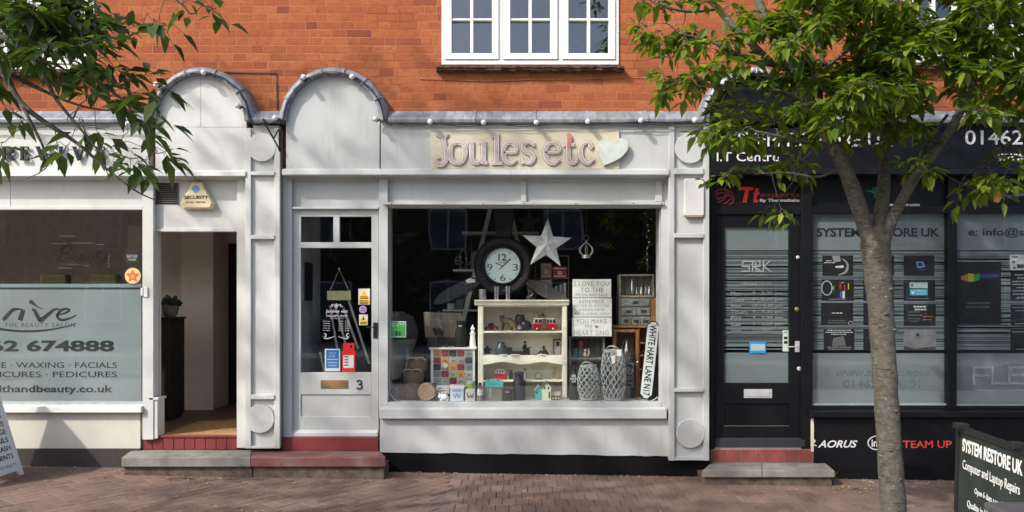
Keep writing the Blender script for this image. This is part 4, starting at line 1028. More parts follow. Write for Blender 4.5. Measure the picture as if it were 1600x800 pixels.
m = MB(); gv = pl('teal_green_vinyl', (0.02, 0.17, 0.115))
for pp, w in (([(1352, 298), (1360, 299), (1366, 302)], [0.6, 1.5, 1]), ([(1366, 293), (1363, 297), (1368, 301), (1366, 306), (1370, 311)], 1.5), ([(1370, 292), (1367, 297), (1372, 301), (1370, 307), (1374, 312)], 1.4), ([(1374, 297), (1382, 299), (1390, 297)], [1, 1.5, .6]), ([(1371, 303), (1376, 307), (1377, 312)], 1.2)): m.stroke(pp, w, 0.0168, 0.0195, 4)
m.build('emblem', gv, rf)
sign([('FOR GAMERS. BY GAMERS.', 1388, 318.5, 1438, 322.0, dict(off=0.02))], M_WVINYL, 0.0165)
m = MB(); m.pprism([(1552, 296), (1557, 293), (1565, 295), (1566, 308), (1560, 317), (1553, 315), (1551, 306)], 0.0165, 0.019); m.build('emblem', pl('orange_vinyl', (0.60, 0.20, 0.03)), rf)
m = MB(); m.stroke([(1567, 304), (1580, 306.5), (1596, 303.5), (1612, 306)], [1, 5, 5, 1], 0.0165, 0.019); m.build('emblem', pl('violet_vinyl', (0.13, 0.12, 0.42)), rf)
sign([('SYSTEM RESTORE UK', 1276, 356, 1468, 370, dict(off=0.03)), ('e: info@srukltd.com', 1513, 356, 1700, 371.5, dict(off=0.012))], M_VINYL, 0.0335, 0.0012)
sign([('www.srukltd.com', 1304, 575, 1452, 587.5, dict(off=0.03)), ('01462 624101', 1317, 593, 1438, 606, dict(off=0.03))], pm('dark_silver_vinyl', (0.13, 0.15, 0.155), 0.5, bump=0), 0.0335, 0.0012)
for b, lst in ((572, ((1522, 1546, 'F'), (1551, 1577, 'U'), (1581, 1605, 'S'), (1610, 1640, 'I'))),):
    for a, c, ch in lst:
        pts = {'F': [[(a, 599), (a, 574), (c, 574)], [(a, 587), (c, 587)]], 'U': [[(a, 573), (a, 599), (c, 599), (c, 573)]], 'S': [[(c, 574), (a, 574), (a, 586), (c, 586), (c, 599), (a, 599)]], 'I': [[((a + c) / 2, 573), ((a + c) / 2, 600)]]}[ch]
        m = MB()
        for k, q in enumerate(pts): m.segs(q, 3.6, 0.0338 - 0.0003 * k, 0.0345)
        m.build('lettering', M_SLOGO, rf)
m = MB(); m.pbox(1522, 608.5, 1640, 610.5, 0.0335, 0.0345); m.build('underline', M_SLOGO, rf)
# base panel badges
yR = -0.0475
m = MB()
m.stroke([(1268, 684), (1273, 689), (1270, 693), (1276, 697)], [0.6, 3, 2, 1], yR, -0.045); m.build('emblem', M_WVINYL, rf)
m = MB(); m.ptext('AORUS', 1278, 688, 1340, 699.5, yR, 0.003, shear=0.35, off=0.02); m.build('lettering', M_WVINYL, rf)
m = MB(); pts = [(1370 + 13.5 * math.cos(math.radians(a)), 692 + 10.5 * math.sin(math.radians(a))) for a in range(-60, 296, 12)]
m.stroke(pts, 1.5, yR, -0.045, 2); m.ptext('intel', 1362, 686, 1386, 698, yR - 0.0005, 0.003, off=0.015); m.build('logo', M_WVINYL, rf)
m = MB(); m.ptext('TEAM UP', 1411, 688.5, 1487, 700, yR, 0.003, off=0.012); m.build('lettering', M_ORVINYL, rf)
# ================================================================== sign board over the window
sb = thing('shop_sign', 'pale timber sign board with raised pinkish letters reading Joules etc and a pale heart', 'sign', P(820, 265, -0.12))
ys = -0.122
m = MB(); m.pbox(673, 201.5, 967.5, 264, ys - 0.018, ys); m.build('board', M_SIGNWOOD, sb, bev=0.002)
pink = mat_wood('washed_pink_wood', (0.31, 0.262, 0.27), (0.43, 0.385, 0.39), 4.0, (1.5, 8, 8)); edge = pl('pale_letter_edge', (0.66, 0.61, 0.54), 0.6); side = pl('letter_shadow_brown', (0.20, 0.13, 0.10), 0.8)
LET = {
 'J': [([(681, 212), (684, 209.5), (690, 212.5), (696, 211.5), (700, 208.5)], [2, 5, 6, 6, 2]), ([(692, 212), (694.5, 225), (697, 240), (697.5, 248), (692, 256), (685, 257), (680.5, 251), (683, 246), (687, 247)], [6, 6, 6.5, 6.5, 6.5, 6, 5, 4, 3])],
 'o': [([(715, 222.8), (706, 226), (702.8, 238), (706, 251), (714.5, 255.5), (723, 251), (726.5, 238), (723.5, 226), (714.6, 222.8)], [4.5, 6, 7.5, 6, 4.5, 6, 7.5, 6, 4.5])],
 'u': [([(731, 223.5), (738, 223)], 3.5), ([(737, 222), (737, 246), (741, 254), (748, 253.5), (753, 247)], [6.5, 6.5, 6, 5, 4]), ([(749, 223), (756, 222.5)], 3.5), ([(755.5, 221.5), (755.5, 256)], 6.8), ([(755, 255), (762, 254.5)], 3.6)],
 'l': [([(768, 213.5), (776, 210.5)], 3.8), ([(775.5, 209.5), (776, 254)], 6.8), ([(768, 255), (785, 255)], 3.8)],
 'e': [([(787, 238), (806, 237.5), (804.5, 227), (797, 222.8), (788.5, 228), (786.5, 240), (790, 251), (798, 255.5), (807, 249.5)], [4, 4.2, 6, 4.5, 6.5, 7, 6, 5, 3])],
 's': [([(834, 229), (833.5, 223.5)], 2.8), ([(832.5, 226), (826, 222.5), (817.5, 227), (820, 235), (829.5, 240), (833.5, 248), (826.5, 255), (817, 251.5)], [3, 4.5, 5.5, 7, 7.4, 6, 4.5, 3]), ([(816, 247.5), (816, 256.5)], 2.8)],
 'E': [([(852, 238), (873, 237.5), (871.5, 227), (863, 222.8), (854.5, 228), (852, 240), (856, 251), (864.5, 255.5), (875, 249.5)], [4, 4.2, 6, 4.5, 6.5, 7, 6, 5, 3])],
 't': [([(888, 228), (888.5, 246), (892, 254), (898, 254.5), (903, 248)], [6.5, 6.5, 6, 4.5, 2.5]), ([(880, 227), (898, 226)], 4.2)],
 'c': [([(926, 231), (922.5, 228), (922, 223.5), (915, 222.8), (908.5, 229), (907, 240), (911, 251), (919, 255.5), (928.5, 248)], [6, 6, 4, 4.5, 6.5, 7.5, 6, 5, 2.8])],
}
for kk, st_ in LET.items():
    q0 = ys - 0.018
    m = MB(); i = 0
    for pp, w in st_:
        ww = [x + 1.0 for x in w] if isinstance(w, list) else w + 1.0
        m.stroke(pp, ww, q0 - 0.016 - 0.0004 * i, q0, 5); i += 1
    lt = m.build('letter', edge, sb)
    m = MB(); i = 0
    for pp, w in st_:
        ww = [x + 2.6 for x in w] if isinstance(w, list) else w + 2.6
        m.stroke(pp, ww, q0 - 0.006 - 0.0003 * i, q0, 5); i += 1
    m.build('letter_shadow', side, lt)  # wider brown ribbon paints the dark shadow edge round each letter
    m = MB(); i = 0
    for pp, w in st_:
        ww = [max(x - 1.5, 0.8) for x in w] if isinstance(w, list) else max(w - 1.5, 0.8)
        q = [(a, b) for a, b in pp]
        m.stroke(q, ww, q0 - 0.0185 - 0.0004 * i, q0 - 0.0165, 5); i += 1
    m.build('letter_face', pink, lt)
m = MB(); m.stroke([(886.5, 209), (890, 213), (889.5, 222), (888, 231)], [4.5, 7.5, 6.5, 3], ys - 0.040, ys - 0.036); m.build('letter_tip', pl('worn_red_paint', (0.42, 0.17, 0.13), 0.7, var=0.3), sb)
def heart(cx, cy, w, h, rot, n=40):
    out = []
    for k in range(n):
        t = 2 * math.pi * k / n; x = 16 * math.sin(t) ** 3 / 32 * w; y = -(13 * math.cos(t) - 5 * math.cos(2 * t) - 2 * math.cos(3 * t) - math.cos(4 * t) + 2.5) / 29 * h
        out.append((cx + x * math.cos(rot) - y * math.sin(rot), cy + x * math.sin(rot) + y * math.cos(rot)))
    return out
hp = [(943.5, 258.5), (936, 243), (933, 229), (936, 221), (944, 217.5), (952, 219), (957, 225), (960, 219), (968, 215.5), (976, 217.5), (981.5, 225), (980, 235), (970, 246), (957, 253)]
hp = [(p.x, p.y) for p in smooth_path([(a, b, 0) for a, b in hp + hp[:1]], 3)][:-1]
m = MB(); m.pprism(hp, ys - 0.050, ys - 0.020); m.build('heart', pl('chalky_pale_green', (0.46, 0.51, 0.47), 0.8, var=0.1, sc=16, bump=0.3), sb)
# alarm cover on the right pilaster
wb = thing('alarm_box', 'tall plain white alarm cover on the grey pilaster right of the shop window', 'alarm box', P(1084, 338, -0.105))
m = MB(); m.prism(hull_round(X(1069.5, -.15), Z(337, -.15), X(1100, -.15), Z(279, -.15), 0.012), -0.155, -0.105); m.build('cover', pl('white_plastic', (0.52, 0.53, 0.53), 0.35, var=0.03), wb, bev=0.006)
m = MB(); m.pbox(1072, 330, 1098, 338.5, -0.150, -0.106); m.build('base', pl('yellowed_plastic', (0.42, 0.36, 0.27), 0.5), wb)

# ================================================================== festoon lights along the lead
def festoon(lab, path, bulbs, y=-0.19):
    t = thing('string_lights', lab, 'lights', P(bulbs[0][0], bulbs[0][1], y), 'festoon lights along the lead cappings')
    m = MB(); pts = []
    for i in range(len(path) - 1):
        a, b = path[i], path[i + 1]; n = 6
        for k in range(n):
            s = k / n; sag = 1.3 * math.sin(math.pi * s) if abs(a[1] - b[1]) < 4 else 0
            pts.append(P(a[0] + (b[0] - a[0]) * s, a[1] + (b[1] - a[1]) * s + sag, y + 0.012))
    pts.append(P(*path[-1], y + 0.012)); m.tube(pts, 0.0062, 6)
    pts2 = [p + Vector((0, -0.004, 0.010 * math.sin(i * 0.9) - 0.012)) for i, p in enumerate(pts)]; m.tube(pts2, 0.004, 5)
    m.build('cable', M_CABLE, t, smooth='all')
    for px_, py_ in bulbs:
        c = P(px_, py_, y)
        m = MB(); m.ell((c.x, c.y - 0.042, c.z), 0.025, 14); b = m.build('bulb', M_BULB, t, smooth='all')
        m = MB(); m.tube([(c.x, c.y + 0.02, c.z), (c.x, c.y - 0.026, c.z)], 0.017, 10); m.box(c.x - 0.035, c.x + 0.035, c.y - 0.004, c.y + 0.012, c.z - 0.009, c.z + 0.009); m.build('holder', M_CABLE, b)
def arcp(cx, r, cy, yt, a0, a1, n=9): return [(cx + r * math.cos(math.radians(a0 + (a1 - a0) * k / n)), cy - (cy - yt) * math.sin(math.radians(a0 + (a1 - a0) * k / n))) for k in range(n + 1)]
festoon('string of white globe bulbs looped over the cream salon gable', [(-420, 195), (-150, 194), (43, 196), (130, 195), (203, 195.5), (232, 192)] + arcp(314, 77, 189, 113, 175, 5) + [(394, 191), (410, 192), (430, 190)], [(-60, 195), (43, 196), (203, 195), (247, 134), (321, 115), (374, 167), (432, 186)])
festoon('string of white globe bulbs over the grey gift shop gable and sign', [(437, 193)] + arcp(521, 79, 189, 113, 177, 4) + [(604, 191), (617, 192), (673, 192.5), (756, 193.5), (838, 193), (918, 191.5), (1000, 190), (1084, 189.5)], [(476, 122.5), (551.5, 122), (588, 187.5), (673, 192), (756, 193), (838, 193), (918, 191.5), (1000, 190), (1084, 189.5)])
festoon('string of white globe bulbs round the black gable behind the tree', [(1096, 192)] + arcp(1181, 81, 191, 113, 176, 5) + [(1268, 193), (1330, 193), (1420, 192), (1510, 192), (1600, 192)], [(1128, 131), (1150, 117), (1172, 112), (1190, 112), (1226, 128), (1266, 186), (1328, 186), (1420, 192), (1535, 192)])

# ================================================================== things on the glass of the middle shop
o = thing('notice', 'green square window sticker low at the left end of the display window', 'sticker', P(622, 527, 0.024))
m = MB(); m.pbox(610, 502, 634.5, 527, 0.0255, 0.0275); m.build('card', pl('sticker_border', (0.55, 0.66, 0.55)), o)
m = MB(); m.pbox(611, 503, 633.5, 526, 0.0245, 0.0254); m.build('face', pl('leaf_green', (0.075, 0.36, 0.085)), o)
m = MB(); m.ptext('RVM', 613, 504.5, 631, 511.5, 0.0238, 0.0006, off=0.01); m.pbox(613, 514, 622, 514.8, .0236, .0242); m.build('lettering', pl('pale_green_print', (0.35, 0.60, 0.36)), o)
m = MB()
for cx in (619.5, 624.5):
    for cy in (519.5, 523): m.pprism(hull2 := [(cx + 2.3 * math.cos(k), cy + 1.6 * math.sin(k)) for k in [i * 0.7854 for i in range(8)]], 0.0236, 0.0243)
m.build('clover', pl('dark_green_print', (0.01, 0.06, 0.015)), o)
yd_ = 0.0095
def glass_card(name, lab, cat, a, b, c, d, col, parts, y=yd_, group=None):
    t = thing(name, lab, cat, P((a + c) / 2, d, y), group)
    m = MB(); m.pbox(a, b, c, d, y, y + 0.0015); m.build('card', pl(*col) if isinstance(col, tuple) else col, t)
    for k, (nm, mt, fn) in enumerate(parts):
        m = MB(); fn(m, y - 0.0012 - 0.0012 * k, y - 0.0002 - 0.0012 * k); m.build(nm, mt, t)
    return t
YEL = pl('warning_yellow', (0.70, 0.43, 0.02)); 
def tri(a, b, c, d): return lambda m, y0, y1: m.pprism([((a + c) / 2, b), (c, d), (a, d)], y0, y1)
def lines(a, c, ys_, h=1.0): return lambda m, y0, y1: [m.pbox(a, b, c, b + h, y0, y1) for b in ys_]
glass_card('warning_sign', 'larger yellow and white warning sticker, top one on the shop door glass', 'sticker', 560, 451, 578, 476, ('white_card', (0.62, 0.60, 0.54)), [('triangle', YEL, tri(561.5, 452.5, 576.5, 467.5)), ('panel', YEL, lambda m, y0, y1: m.pbox(561, 468.3, 577, 475.2, y0, y1)), ('print', M_IRON, lines(562.5, 575.5, (463.5, 466, 469.5, 471.8, 474), 0.9))])
glass_card('warning_sign', 'smaller yellow warning sticker below the round purple one on the door glass', 'sticker', 561, 491.5, 574.5, 508, ('white_card', (0.62, 0.60, 0.54)), [('panel', YEL, lambda m, y0, y1: (m.pprism([(567.7, 492.5), (573, 501), (562.4, 501)], y0, y1), m.pbox(562, 502, 573.5, 507.2, y0, y1))), ('print', M_IRON, lambda m, y0, y1: (m.pbox(563, 503, 572.5, 503.9, y0, y1), m.pbox(563, 505, 572.5, 505.9, y0, y1), m.pbox(566.6, 496, 568.8, 500, y0, y1)))])
t = thing('sticker', 'round lilac sticker between the two yellow warnings on the shop door', 'sticker', P(567, 489, yd_))
m = MB(); m.lathe([(S(6), 0), (S(6), 0.0015)], tuple(P(567, 483.5, yd_ + .0015)), 24, axis='y'); m.build('disc', pl('lilac', (0.36, 0.27, 0.50)), t)
m = MB(); m.pbox(563.5, 481, 570.5, 482.2, yd_ - 0.001, yd_); m.pbox(564, 484.5, 570, 485.6, yd_ - 0.001, yd_); m.build('print', pl('deep_purple', (0.12, 0.06, 0.22)), t)
BL = pl('notice_blue', (0.03, 0.13, 0.32))
glass_card('notice', 'blue notice with white border and lines at the foot of the shop door glass', 'notice', 507.5, 545, 531.5, 580, ('pale_card', (0.46, 0.52, 0.56)), [('panel', BL, lambda m, y0, y1: m.pbox(509.5, 547, 529.5, 575, y0, y1)), ('print', pl('pale_blue_print', (0.30, 0.42, 0.55)), lambda m, y0, y1: (m.ptext('HELP\nLINE', 514, 550.5, 525, 558, y0, .0006), [m.pbox(511 + e, b, 528 - e, b + 1.3, y0, y1) for b, e in ((561, 0), (566, 1), (570.5, 2))]))])
RED = pl('bright_red_card', (0.60, 0.02, 0.022))
glass_card('notice', 'red card notice with white text panel beside the blue one on the door glass', 'notice', 534.5, 548, 555, 581, RED, [('top_tab', RED, lambda m, y0, y1: m.pbox(536, 536, 553.5, 547.8, y0, y1)), ('panel', pl('white_print', (0.62, 0.62, 0.62)), lambda m, y0, y1: m.pbox(536.5, 555, 552.5, 575, y0 - .0003, y1)), ('print', M_DRVINYL, lambda m, y0, y1: ([m.pbox(538, b, 544, b + 2, y0, y1) or m.pbox(545.5, b, 551, b + 2, y0, y1) for b in (556.5, 561, 565, 569.5)], m.pbox(547, 539.5, 550, 543, y0 + .001, y1)))])
hs = thing('hanging_sign', 'small olive blank plaque hanging on a string behind the shop door glass', 'sign', P(530, 468, 0.03))
m = MB(); m.pbox(511, 454.5, 548, 469, 0.028, 0.036); m.build('plaque', pl('olive_board', (0.25, 0.255, 0.12), 0.7), hs)
m = MB(); m.tube([P(515, 455, .031), P(530, 421, .027), P(545.5, 455, .031)], 0.0018, 5); m.ell(P(530, 420, .026), 0.009, 8); m.build('string', pl('pale_string', (0.42, 0.38, 0.3)), hs)
dl = thing('door_lettering', 'white painted shop name and opening hours on the inside of the door glass', 'lettering', P(525, 528, 0.011))
m = MB()
m.ptext('Joules etc', 509, 483.5, 543.5, 490, yd_, 0.0008, off=0.02); m.ptext('THE GIFT SHOP', 509, 492, 543.5, 495.2, yd_, 0.0008, off=0.02); m.ptext('opening hours', 515, 496.2, 536, 498.4, yd_, 0.0008)
for k in range(5):
    b = 501 + k * 3.6; m.ptext(('Monday', 'Tuesday', 'Wednesday', 'Thursday', 'Friday')[k], 504.5, b, 516, b + 2.0, yd_, 0.0006, off=0.01); m.ptext('9.30 - 5.00', 529, b, 546, b + 2.0, yd_, 0.0006, off=0.01)
for sgn in (-1, 1):
    f = lambda x: 525.5 + sgn * x
    m.stroke([(f(20), 522), (f(17.5), 521), (f(16), 524.5), (f(19), 527), (f(21.5), 524.5), (f(17), 529), (f(8), 527.5), (f(3), 525.5)], [.6, 1.2, 1.8, 2, 2, 1.8, 1.2, .8], yd_, yd_ + 0.0008)
    m.stroke([(f(1), 481), (f(3), 477), (f(7), 476), (f(6), 479), (f(11), 478)], [1.6, 1.4, 1.4, 1, .5], yd_, yd_ + 0.0008)
m.pbox(524, 474.5, 527, 481.8, yd_, yd_ + .0008)
m.build('lettering', M_WVINYL, dl)
# easels and a pale side wall seen through the door
sp_ = MB(); sp_.box(-2.075, -2.0, 0.15, 1.0, 0.32, 2.6); o = sp_.build('side_panel', pm('pale_side_panel', (0.42, 0.43, 0.44), 0.8), jf)
lz = thing('easel', 'folded metal easel leaning behind the shop door glass', 'easel', P(545, 590, 0.6))
m = MB()
for a, b in (((516, 480), (527, 545)), ((524, 478), (542, 545)), ((536, 480), (560, 545)), ((545, 470), (577, 568)), ((500, 550), (508, 590))): m.tube([P(*a, 0.55), P(*b, 0.5)], 0.012, 6)
m.build('legs', M_STEEL, lz)
m = MB(); m.pbox(496, 535, 572, 600, 0.6, 0.62); m.build('board', pl('black_board', (0.02, 0.02, 0.02)), lz)
st2 = thing('picture_frame', 'narrow dark picture hung on the pale panel just inside the shop door', 'picture', (-1.99, 0.5, 1.6))
m = MB(); m.box(-1.999, -1.98, 0.35, 0.60, Z(470, .4), Z(410, .4)); m.build('frame', M_IRON, st2)

# ================================================================== window display
YZ = lambda y: FZ
def it(name, lab, cat, px, y, z=None, group=None): return thing(name, lab, cat, (X(px, y), y, FZ if z is None else z), group)
# dresser
yw = 0.34; ybk = 0.60
dz = it('shelf_unit', 'cream painted dresser of shelves in the middle of the display window', 'shelves', 815, (yw + ybk) / 2)
def zb(b, y=yw): return Z(b, y)
m = MB(); m.box(X(747, yw), X(755, yw), yw, ybk, FZ, zb(476)); m.box(X(879, yw), X(886, yw), yw, ybk, FZ, zb(476))
for q in (748.6, 751, 753): m.box(X(q, yw) - 0.002, X(q, yw) + 0.002, yw - 0.004, yw, FZ, zb(478))
for q in (880.5, 882.5, 884.5): m.box(X(q, yw) - 0.002, X(q, yw) + 0.002, yw - 0.004, yw, FZ, zb(478))
m.build('side', M_CREAMUNIT, dz, bev=0.002)
m = MB(); m.box(X(755, yw), X(879, yw), ybk - 0.012, ybk, FZ, zb(476)); m.build('back_panel', M_CREAMUNIT, dz)
m = MB(); m.xprism([(yw - 0.035, zb(468.5)), (yw - 0.035, zb(470.5)), (yw - 0.02, zb(473)), (yw - 0.012, zb(477)), (ybk, zb(477)), (ybk, zb(468.5))], X(741.5, yw), X(889, yw)); m.build('cornice', M_CREAMUNIT, dz, bev=0.002)
m = MB(); m.box(X(755, yw), X(879, yw), yw, yw + 0.02, zb(479), zb(477)); m.build('top_rail', M_CREAMUNIT, dz)
SH1, SH2, SH3 = zb(517.3), zb(556), zb(594.5)
for z, t_ in ((SH1, 0.016), (SH2, 0.016), (SH3, 0.012)):
    m = MB(); m.box(X(755, yw), X(879, yw), yw + 0.002, ybk - 0.012, z - t_, z); m.build('shelf', M_CREAMUNIT, dz)
n = 30; ap = [(755, 555)] + [(879, 555)] + [(879 - 124 * k / n, 569.5 - 4.2 * (1 - math.cos(4 * math.pi * k / n)) / 2 if 0 < k < n else 570) for k in range(n + 1)]
m = MB(); m.pprism(ap, yw - 0.004, yw + 0.012); m.build('apron', M_CREAMUNIT, dz)
BRONZE = pl('dark_bronze', (0.045, 0.036, 0.028), 0.45, 0.4); DGREY = pl('charcoal_glaze', (0.03, 0.03, 0.035), 0.35); NAVY = pl('navy_glaze', (0.018, 0.026, 0.05), 0.3); SLATE = pl('slate_blue_glaze', (0.045, 0.065, 0.085), 0.3)
BRN = pl('weathered_brown', (0.16, 0.115, 0.07), 0.7, var=.25); WHT = pl('chalk_white', (0.74, 0.74, 0.72), 0.6); REDP = pl('toy_red_paint', (0.42, 0.015, 0.025), 0.3); CRM = pl('toy_cream_paint', (0.66, 0.60, 0.46), 0.35); TEAL = pl('teal_paint', (0.07, 0.35, 0.32), 0.5); RUBBER = pl('toy_rubber', (0.02, 0.02, 0.02), 0.7); DKRED = pl('dark_red_paint', (0.11, 0.018, 0.014), 0.35); CHROME = pl('polished_tin', (0.62, 0.62, 0.62), 0.2, 1.0); GLS = mat_glass('display_glass', (0.9, 0.93, 0.92), 0.08)
yi = 0.45
def wheel(parent, x, y, z, r, w=0.018, rim=CHROME):
    m = MB(); m.lathe([(r * .6, 0), (r, 0.003), (r, w - 0.003), (r * .6, w)], (x, y + w, z), 14, axis='y'); o = m.build('wheel', RUBBER, parent)
    m = MB(); m.lathe([(r * .55, 0), (r * .4, 0.003)], (x, y + 0.0005, z), 10, axis='y'); m.build('hub', rim, o)
# shelf one: red car, fox, cats, camper van
tc = it('toy_car', 'small dark red vintage toy car at the left of the top dresser shelf', 'toy', 768, yi, SH1)
a, c = X(758, yi), X(779, yi); L = c - a; h = 0.085
m = MB(); m.prism([(a, SH1 + .012), (a, SH1 + .034), (a + .2 * L, SH1 + .045), (a + .3 * L, SH1 + .078), (a + .62 * L, SH1 + .080), (a + .74 * L, SH1 + .048), (a + .97 * L, SH1 + .042), (c, SH1 + .012)], yi - .03, yi + .04); m.build('body', DKRED, tc, bev=0.006)
m = MB(); m.prism([(a + .34 * L, SH1 + .05), (a + .37 * L, SH1 + .07), (a + .58 * L, SH1 + .072), (a + .66 * L, SH1 + .05)], yi - .033, yi - .028); m.build('window', RUBBER, tc)
for k in (.22, .78): wheel(tc, a + k * L, yi - .036, SH1 + .020, 0.020)
fx = it('animal_figure', 'brown and black standing fox figure between the red toy car and grey cats', 'figurine', 795, yi + .02, SH1)
def zz(b, y=yi): return Z(b, y)
m = MB(); y_ = yi + .02
body = smooth_path([P(783.5, 500, y_), P(790, 501, y_), P(797, 502.5, y_), P(803, 509, y_), P(806.5, 516, y_)], 4)
m.tube(body, [0.024 + 0.012 * math.sin(i / (len(body) - 1) * 2.6) - 0.018 * max(0, i / (len(body) - 1) - .7) for i in range(len(body))], 10)
m.tube([P(784.5, 501, y_), P(783.5, 496.5, y_), P(784, 494, y_)], [0.022, 0.016, 0.017], 8); m.ell(P(784, 495, y_), (0.024, 0.022, 0.020), 10)
m.tube([P(784, 496, y_ - .015), P(783.5, 498, y_ - .04)], [.013, .005], 7)
for ex in (781.8, 788): m.tube([P(ex + (1 if ex < 785 else -1), 495, y_), P(ex, 491.8, y_)], [0.010, 0.002], 6)
for lx, ly in ((784, -.015), (787, .015), (798, -.015), (801, .015)): m.tube([P(lx, 504, y_ + ly), P(lx - .6, 516.9, y_ + ly)], [.013, .007], 7)
m.build('body', BRN, fx, smooth='all')
ct = it('animal_figure', 'large grey cat figurine curled beside a smaller one on the top dresser shelf', 'figurine', 815, yi, SH1)
m = MB(); m.ell(P(812.5, 499, yi), (S(8.5, yi), .03, S(8, yi)), 14); m.ell(P(821, 509, yi), (S(9.5, yi), .04, S(9, yi)), 14); m.ell(P(814, 511, yi - .01), (S(8, yi), .035, S(6.5, yi)), 12)
m.tube([P(817, 495, yi), P(819.3, 491.3, yi)], [.018, .003], 6); m.tube([P(808, 494, yi), P(807.5, 491, yi)], [.016, .004], 6)
m.build('body', DGREY, ct, smooth='all')
m = MB(); m.ell(P(812, 512.5, yi - .045), (S(4, yi), .012, S(2.6, yi)), 8); m.build('face', pl('pale_grey_glaze', (.22, .22, .23), .4), ct)
cv = it('toy_van', 'red and cream toy camper van with luggage on its roof', 'toy', 852, yi, SH1)
a, c = X(832, yi), X(872, yi); L = c - a; z0 = SH1 + .012; zm = Z(505.5, yi); zt2 = Z(497, yi)
m = MB(); m.prism([(a, z0), (a, zm), (c - .02 * L, zm), (c, z0 + .02), (c, z0)], yi - .045, yi + .04); m.build('body', REDP, cv, bev=0.008)
m = MB(); m.prism([(a + .01 * L, zm + .0005), (a + .06 * L, zt2), (a + .84 * L, zt2), (c - .04 * L, zm + .0005)], yi - .043, yi + .038); m.build('upper_body', CRM, cv, bev=0.006)
for k0, k1 in ((.09, .20), (.24, .36), (.56, .64), (.67, .75), (.78, .88)):
    m = MB(); m.prism([(a + k0 * L, zm + .008), (a + k0 * L, zt2 - .012), (a + k1 * L, zt2 - .012), (a + (k1 + (.03 if k1 > .8 else 0)) * L, zm + .008)], yi - .0455, yi - .042); m.build('window', RUBBER, cv)
m = MB(); m.box(a + .38 * L, a + .54 * L, yi - .048, yi - .044, z0 + .008, zt2 - .006); m.build('door', BRN, cv)
for k in (.17, .79): wheel(cv, a + k * L, yi - .052, SH1 + .021, 0.021, rim=CRM)
m = MB(); m.lathe([(.010, 0), (.008, .006)], (c - .06 * L, yi - .045, z0 + .035), 10, axis='y'); m.build('headlight', CHROME, cv)
m = MB()
for k, w_, h_ in ((.22, .1, .03), (.34, .12, .045), (.44, .12, .02)): m.box(a + k * L, a + (k + w_) * L, yi - .02, yi + .02, zt2 + .004, zt2 + .004 + h_)
m.build('luggage', BRN, cv, bev=.003)
m = MB(); m.tube([(a + .18 * L, yi - .03, zt2 + .012), (a + .62 * L, yi - .03, zt2 + .012)], .002, 5); m.tube([(a + .18 * L, yi - .03, zt2), (a + .18 * L, yi - .03, zt2 + .012)], .002, 5); m.tube([(a + .62 * L, yi - .03, zt2), (a + .62 * L, yi - .03, zt2 + .012)], .002, 5); m.build('roof_rack', CHROME, cv)
# shelf two
sr = it('star_dish', 'navy blue star ornament on a white dish on the middle dresser shelf', 'ornament', 762, yi, SH2)
m = MB(); m.pprism(star2(761.5, 547.5, 8.6, 4.0, 5), yi, yi + .02); m.build('star', NAVY, sr, bev=.003)
m = MB(); m.lathe([(.02, 0), (.05, .006), (.052, .010)], (X(764, yi), yi - .01, SH2), 18); m.build('dish', WHT, sr)
vz = it('vase', 'round slate blue vase on the middle dresser shelf', 'vase', 783, yi, SH2)
m = MB(); r0 = S(9.6, yi); m.lathe([(r0 * .6, 0), (r0 * .95, r0 * .5), (r0, r0 * .95), (r0 * .85, r0 * 1.5), (r0 * .55, r0 * 1.85), (r0 * .58, r0 * 2.1), (r0 * .48, r0 * 2.08)], (X(783, yi), yi, SH2), 24); m.build('body', SLATE, vz, smooth='all')
def plate(px, y, z, lab, r=.045):
    m = MB(); m.lathe([(r * .5, 0), (r, .008), (r * .98, .011), (r * .5, .004)], (X(px, y), y, z), 20); tag(m.build('dish', WHT, smooth=True), lab, 'dish')
plate(787, yi - .09, SH2, 'small white dish in front of the slate blue vase', .04); plate(805, yi - .09, SH2, 'small white dish in front of the bronze bench figure', .05); plate(847, yi - .08, SH2, 'small pale dish in front of the reclining bronze figure', .05)
bf = it('bench_figure', 'bronze figure playing guitar seated on the end of a dark bench ornament', 'figurine', 812, yi, SH2)
m = MB(); m.box(X(793, yi), X(827, yi), yi, yi + .07, SH2, Z(549, yi)); m.box(X(793, yi), X(800, yi), yi, yi + .07, Z(549, yi), Z(543, yi)); m.build('bench', BRONZE, bf, bev=.004)
m = MB(); m.tube([P(821, 549, yi), P(820, 541, yi), P(820.5, 537.5, yi)], [.022, .017, .009], 8); m.ell(P(820.5, 535, yi), .014, 10); m.tube([P(821, 548, yi - .01), P(826.5, 547, yi - .02), P(827, 555.5, yi - .02)], [.014, .011, .008], 7)
m.tube([P(818, 541, yi), P(816, 545, yi - .02), P(822, 546, yi - .03)], .007, 6); m.build('figure', BRONZE, bf, smooth='all')
m = MB(); m.tube([P(821, 546, yi - .035), P(830, 542.5, yi - .035)], [.014, .003], 7); m.build('guitar', BRONZE, bf)
rf2 = it('bench_figure', 'reclining bronze figure beside the framed picture on the dresser shelf', 'figurine', 846, yi, SH2)
m = MB(); m.tube([P(852, 554.5, yi), P(850.5, 547, yi), P(849.5, 544.5, yi)], [.028, .018, .009], 8); m.ell(P(849.5, 542.2, yi), .014, 10); m.tube([P(851, 554, yi), P(845, 549, yi), P(839, 554.5, yi), P(833, 555, yi)], [.016, .012, .010, .006], 7); m.tube([P(853, 548, yi), P(856, 552, yi), P(857, 555.6, yi)], [.010, .008, .006], 6); m.build('figure', BRONZE, rf2, smooth='all')
pf = it('picture_frame', 'small grey picture frame at the right end of the middle dresser shelf', 'picture', 870, yi + .05, SH2)
m = MB(); yy = yi + .05
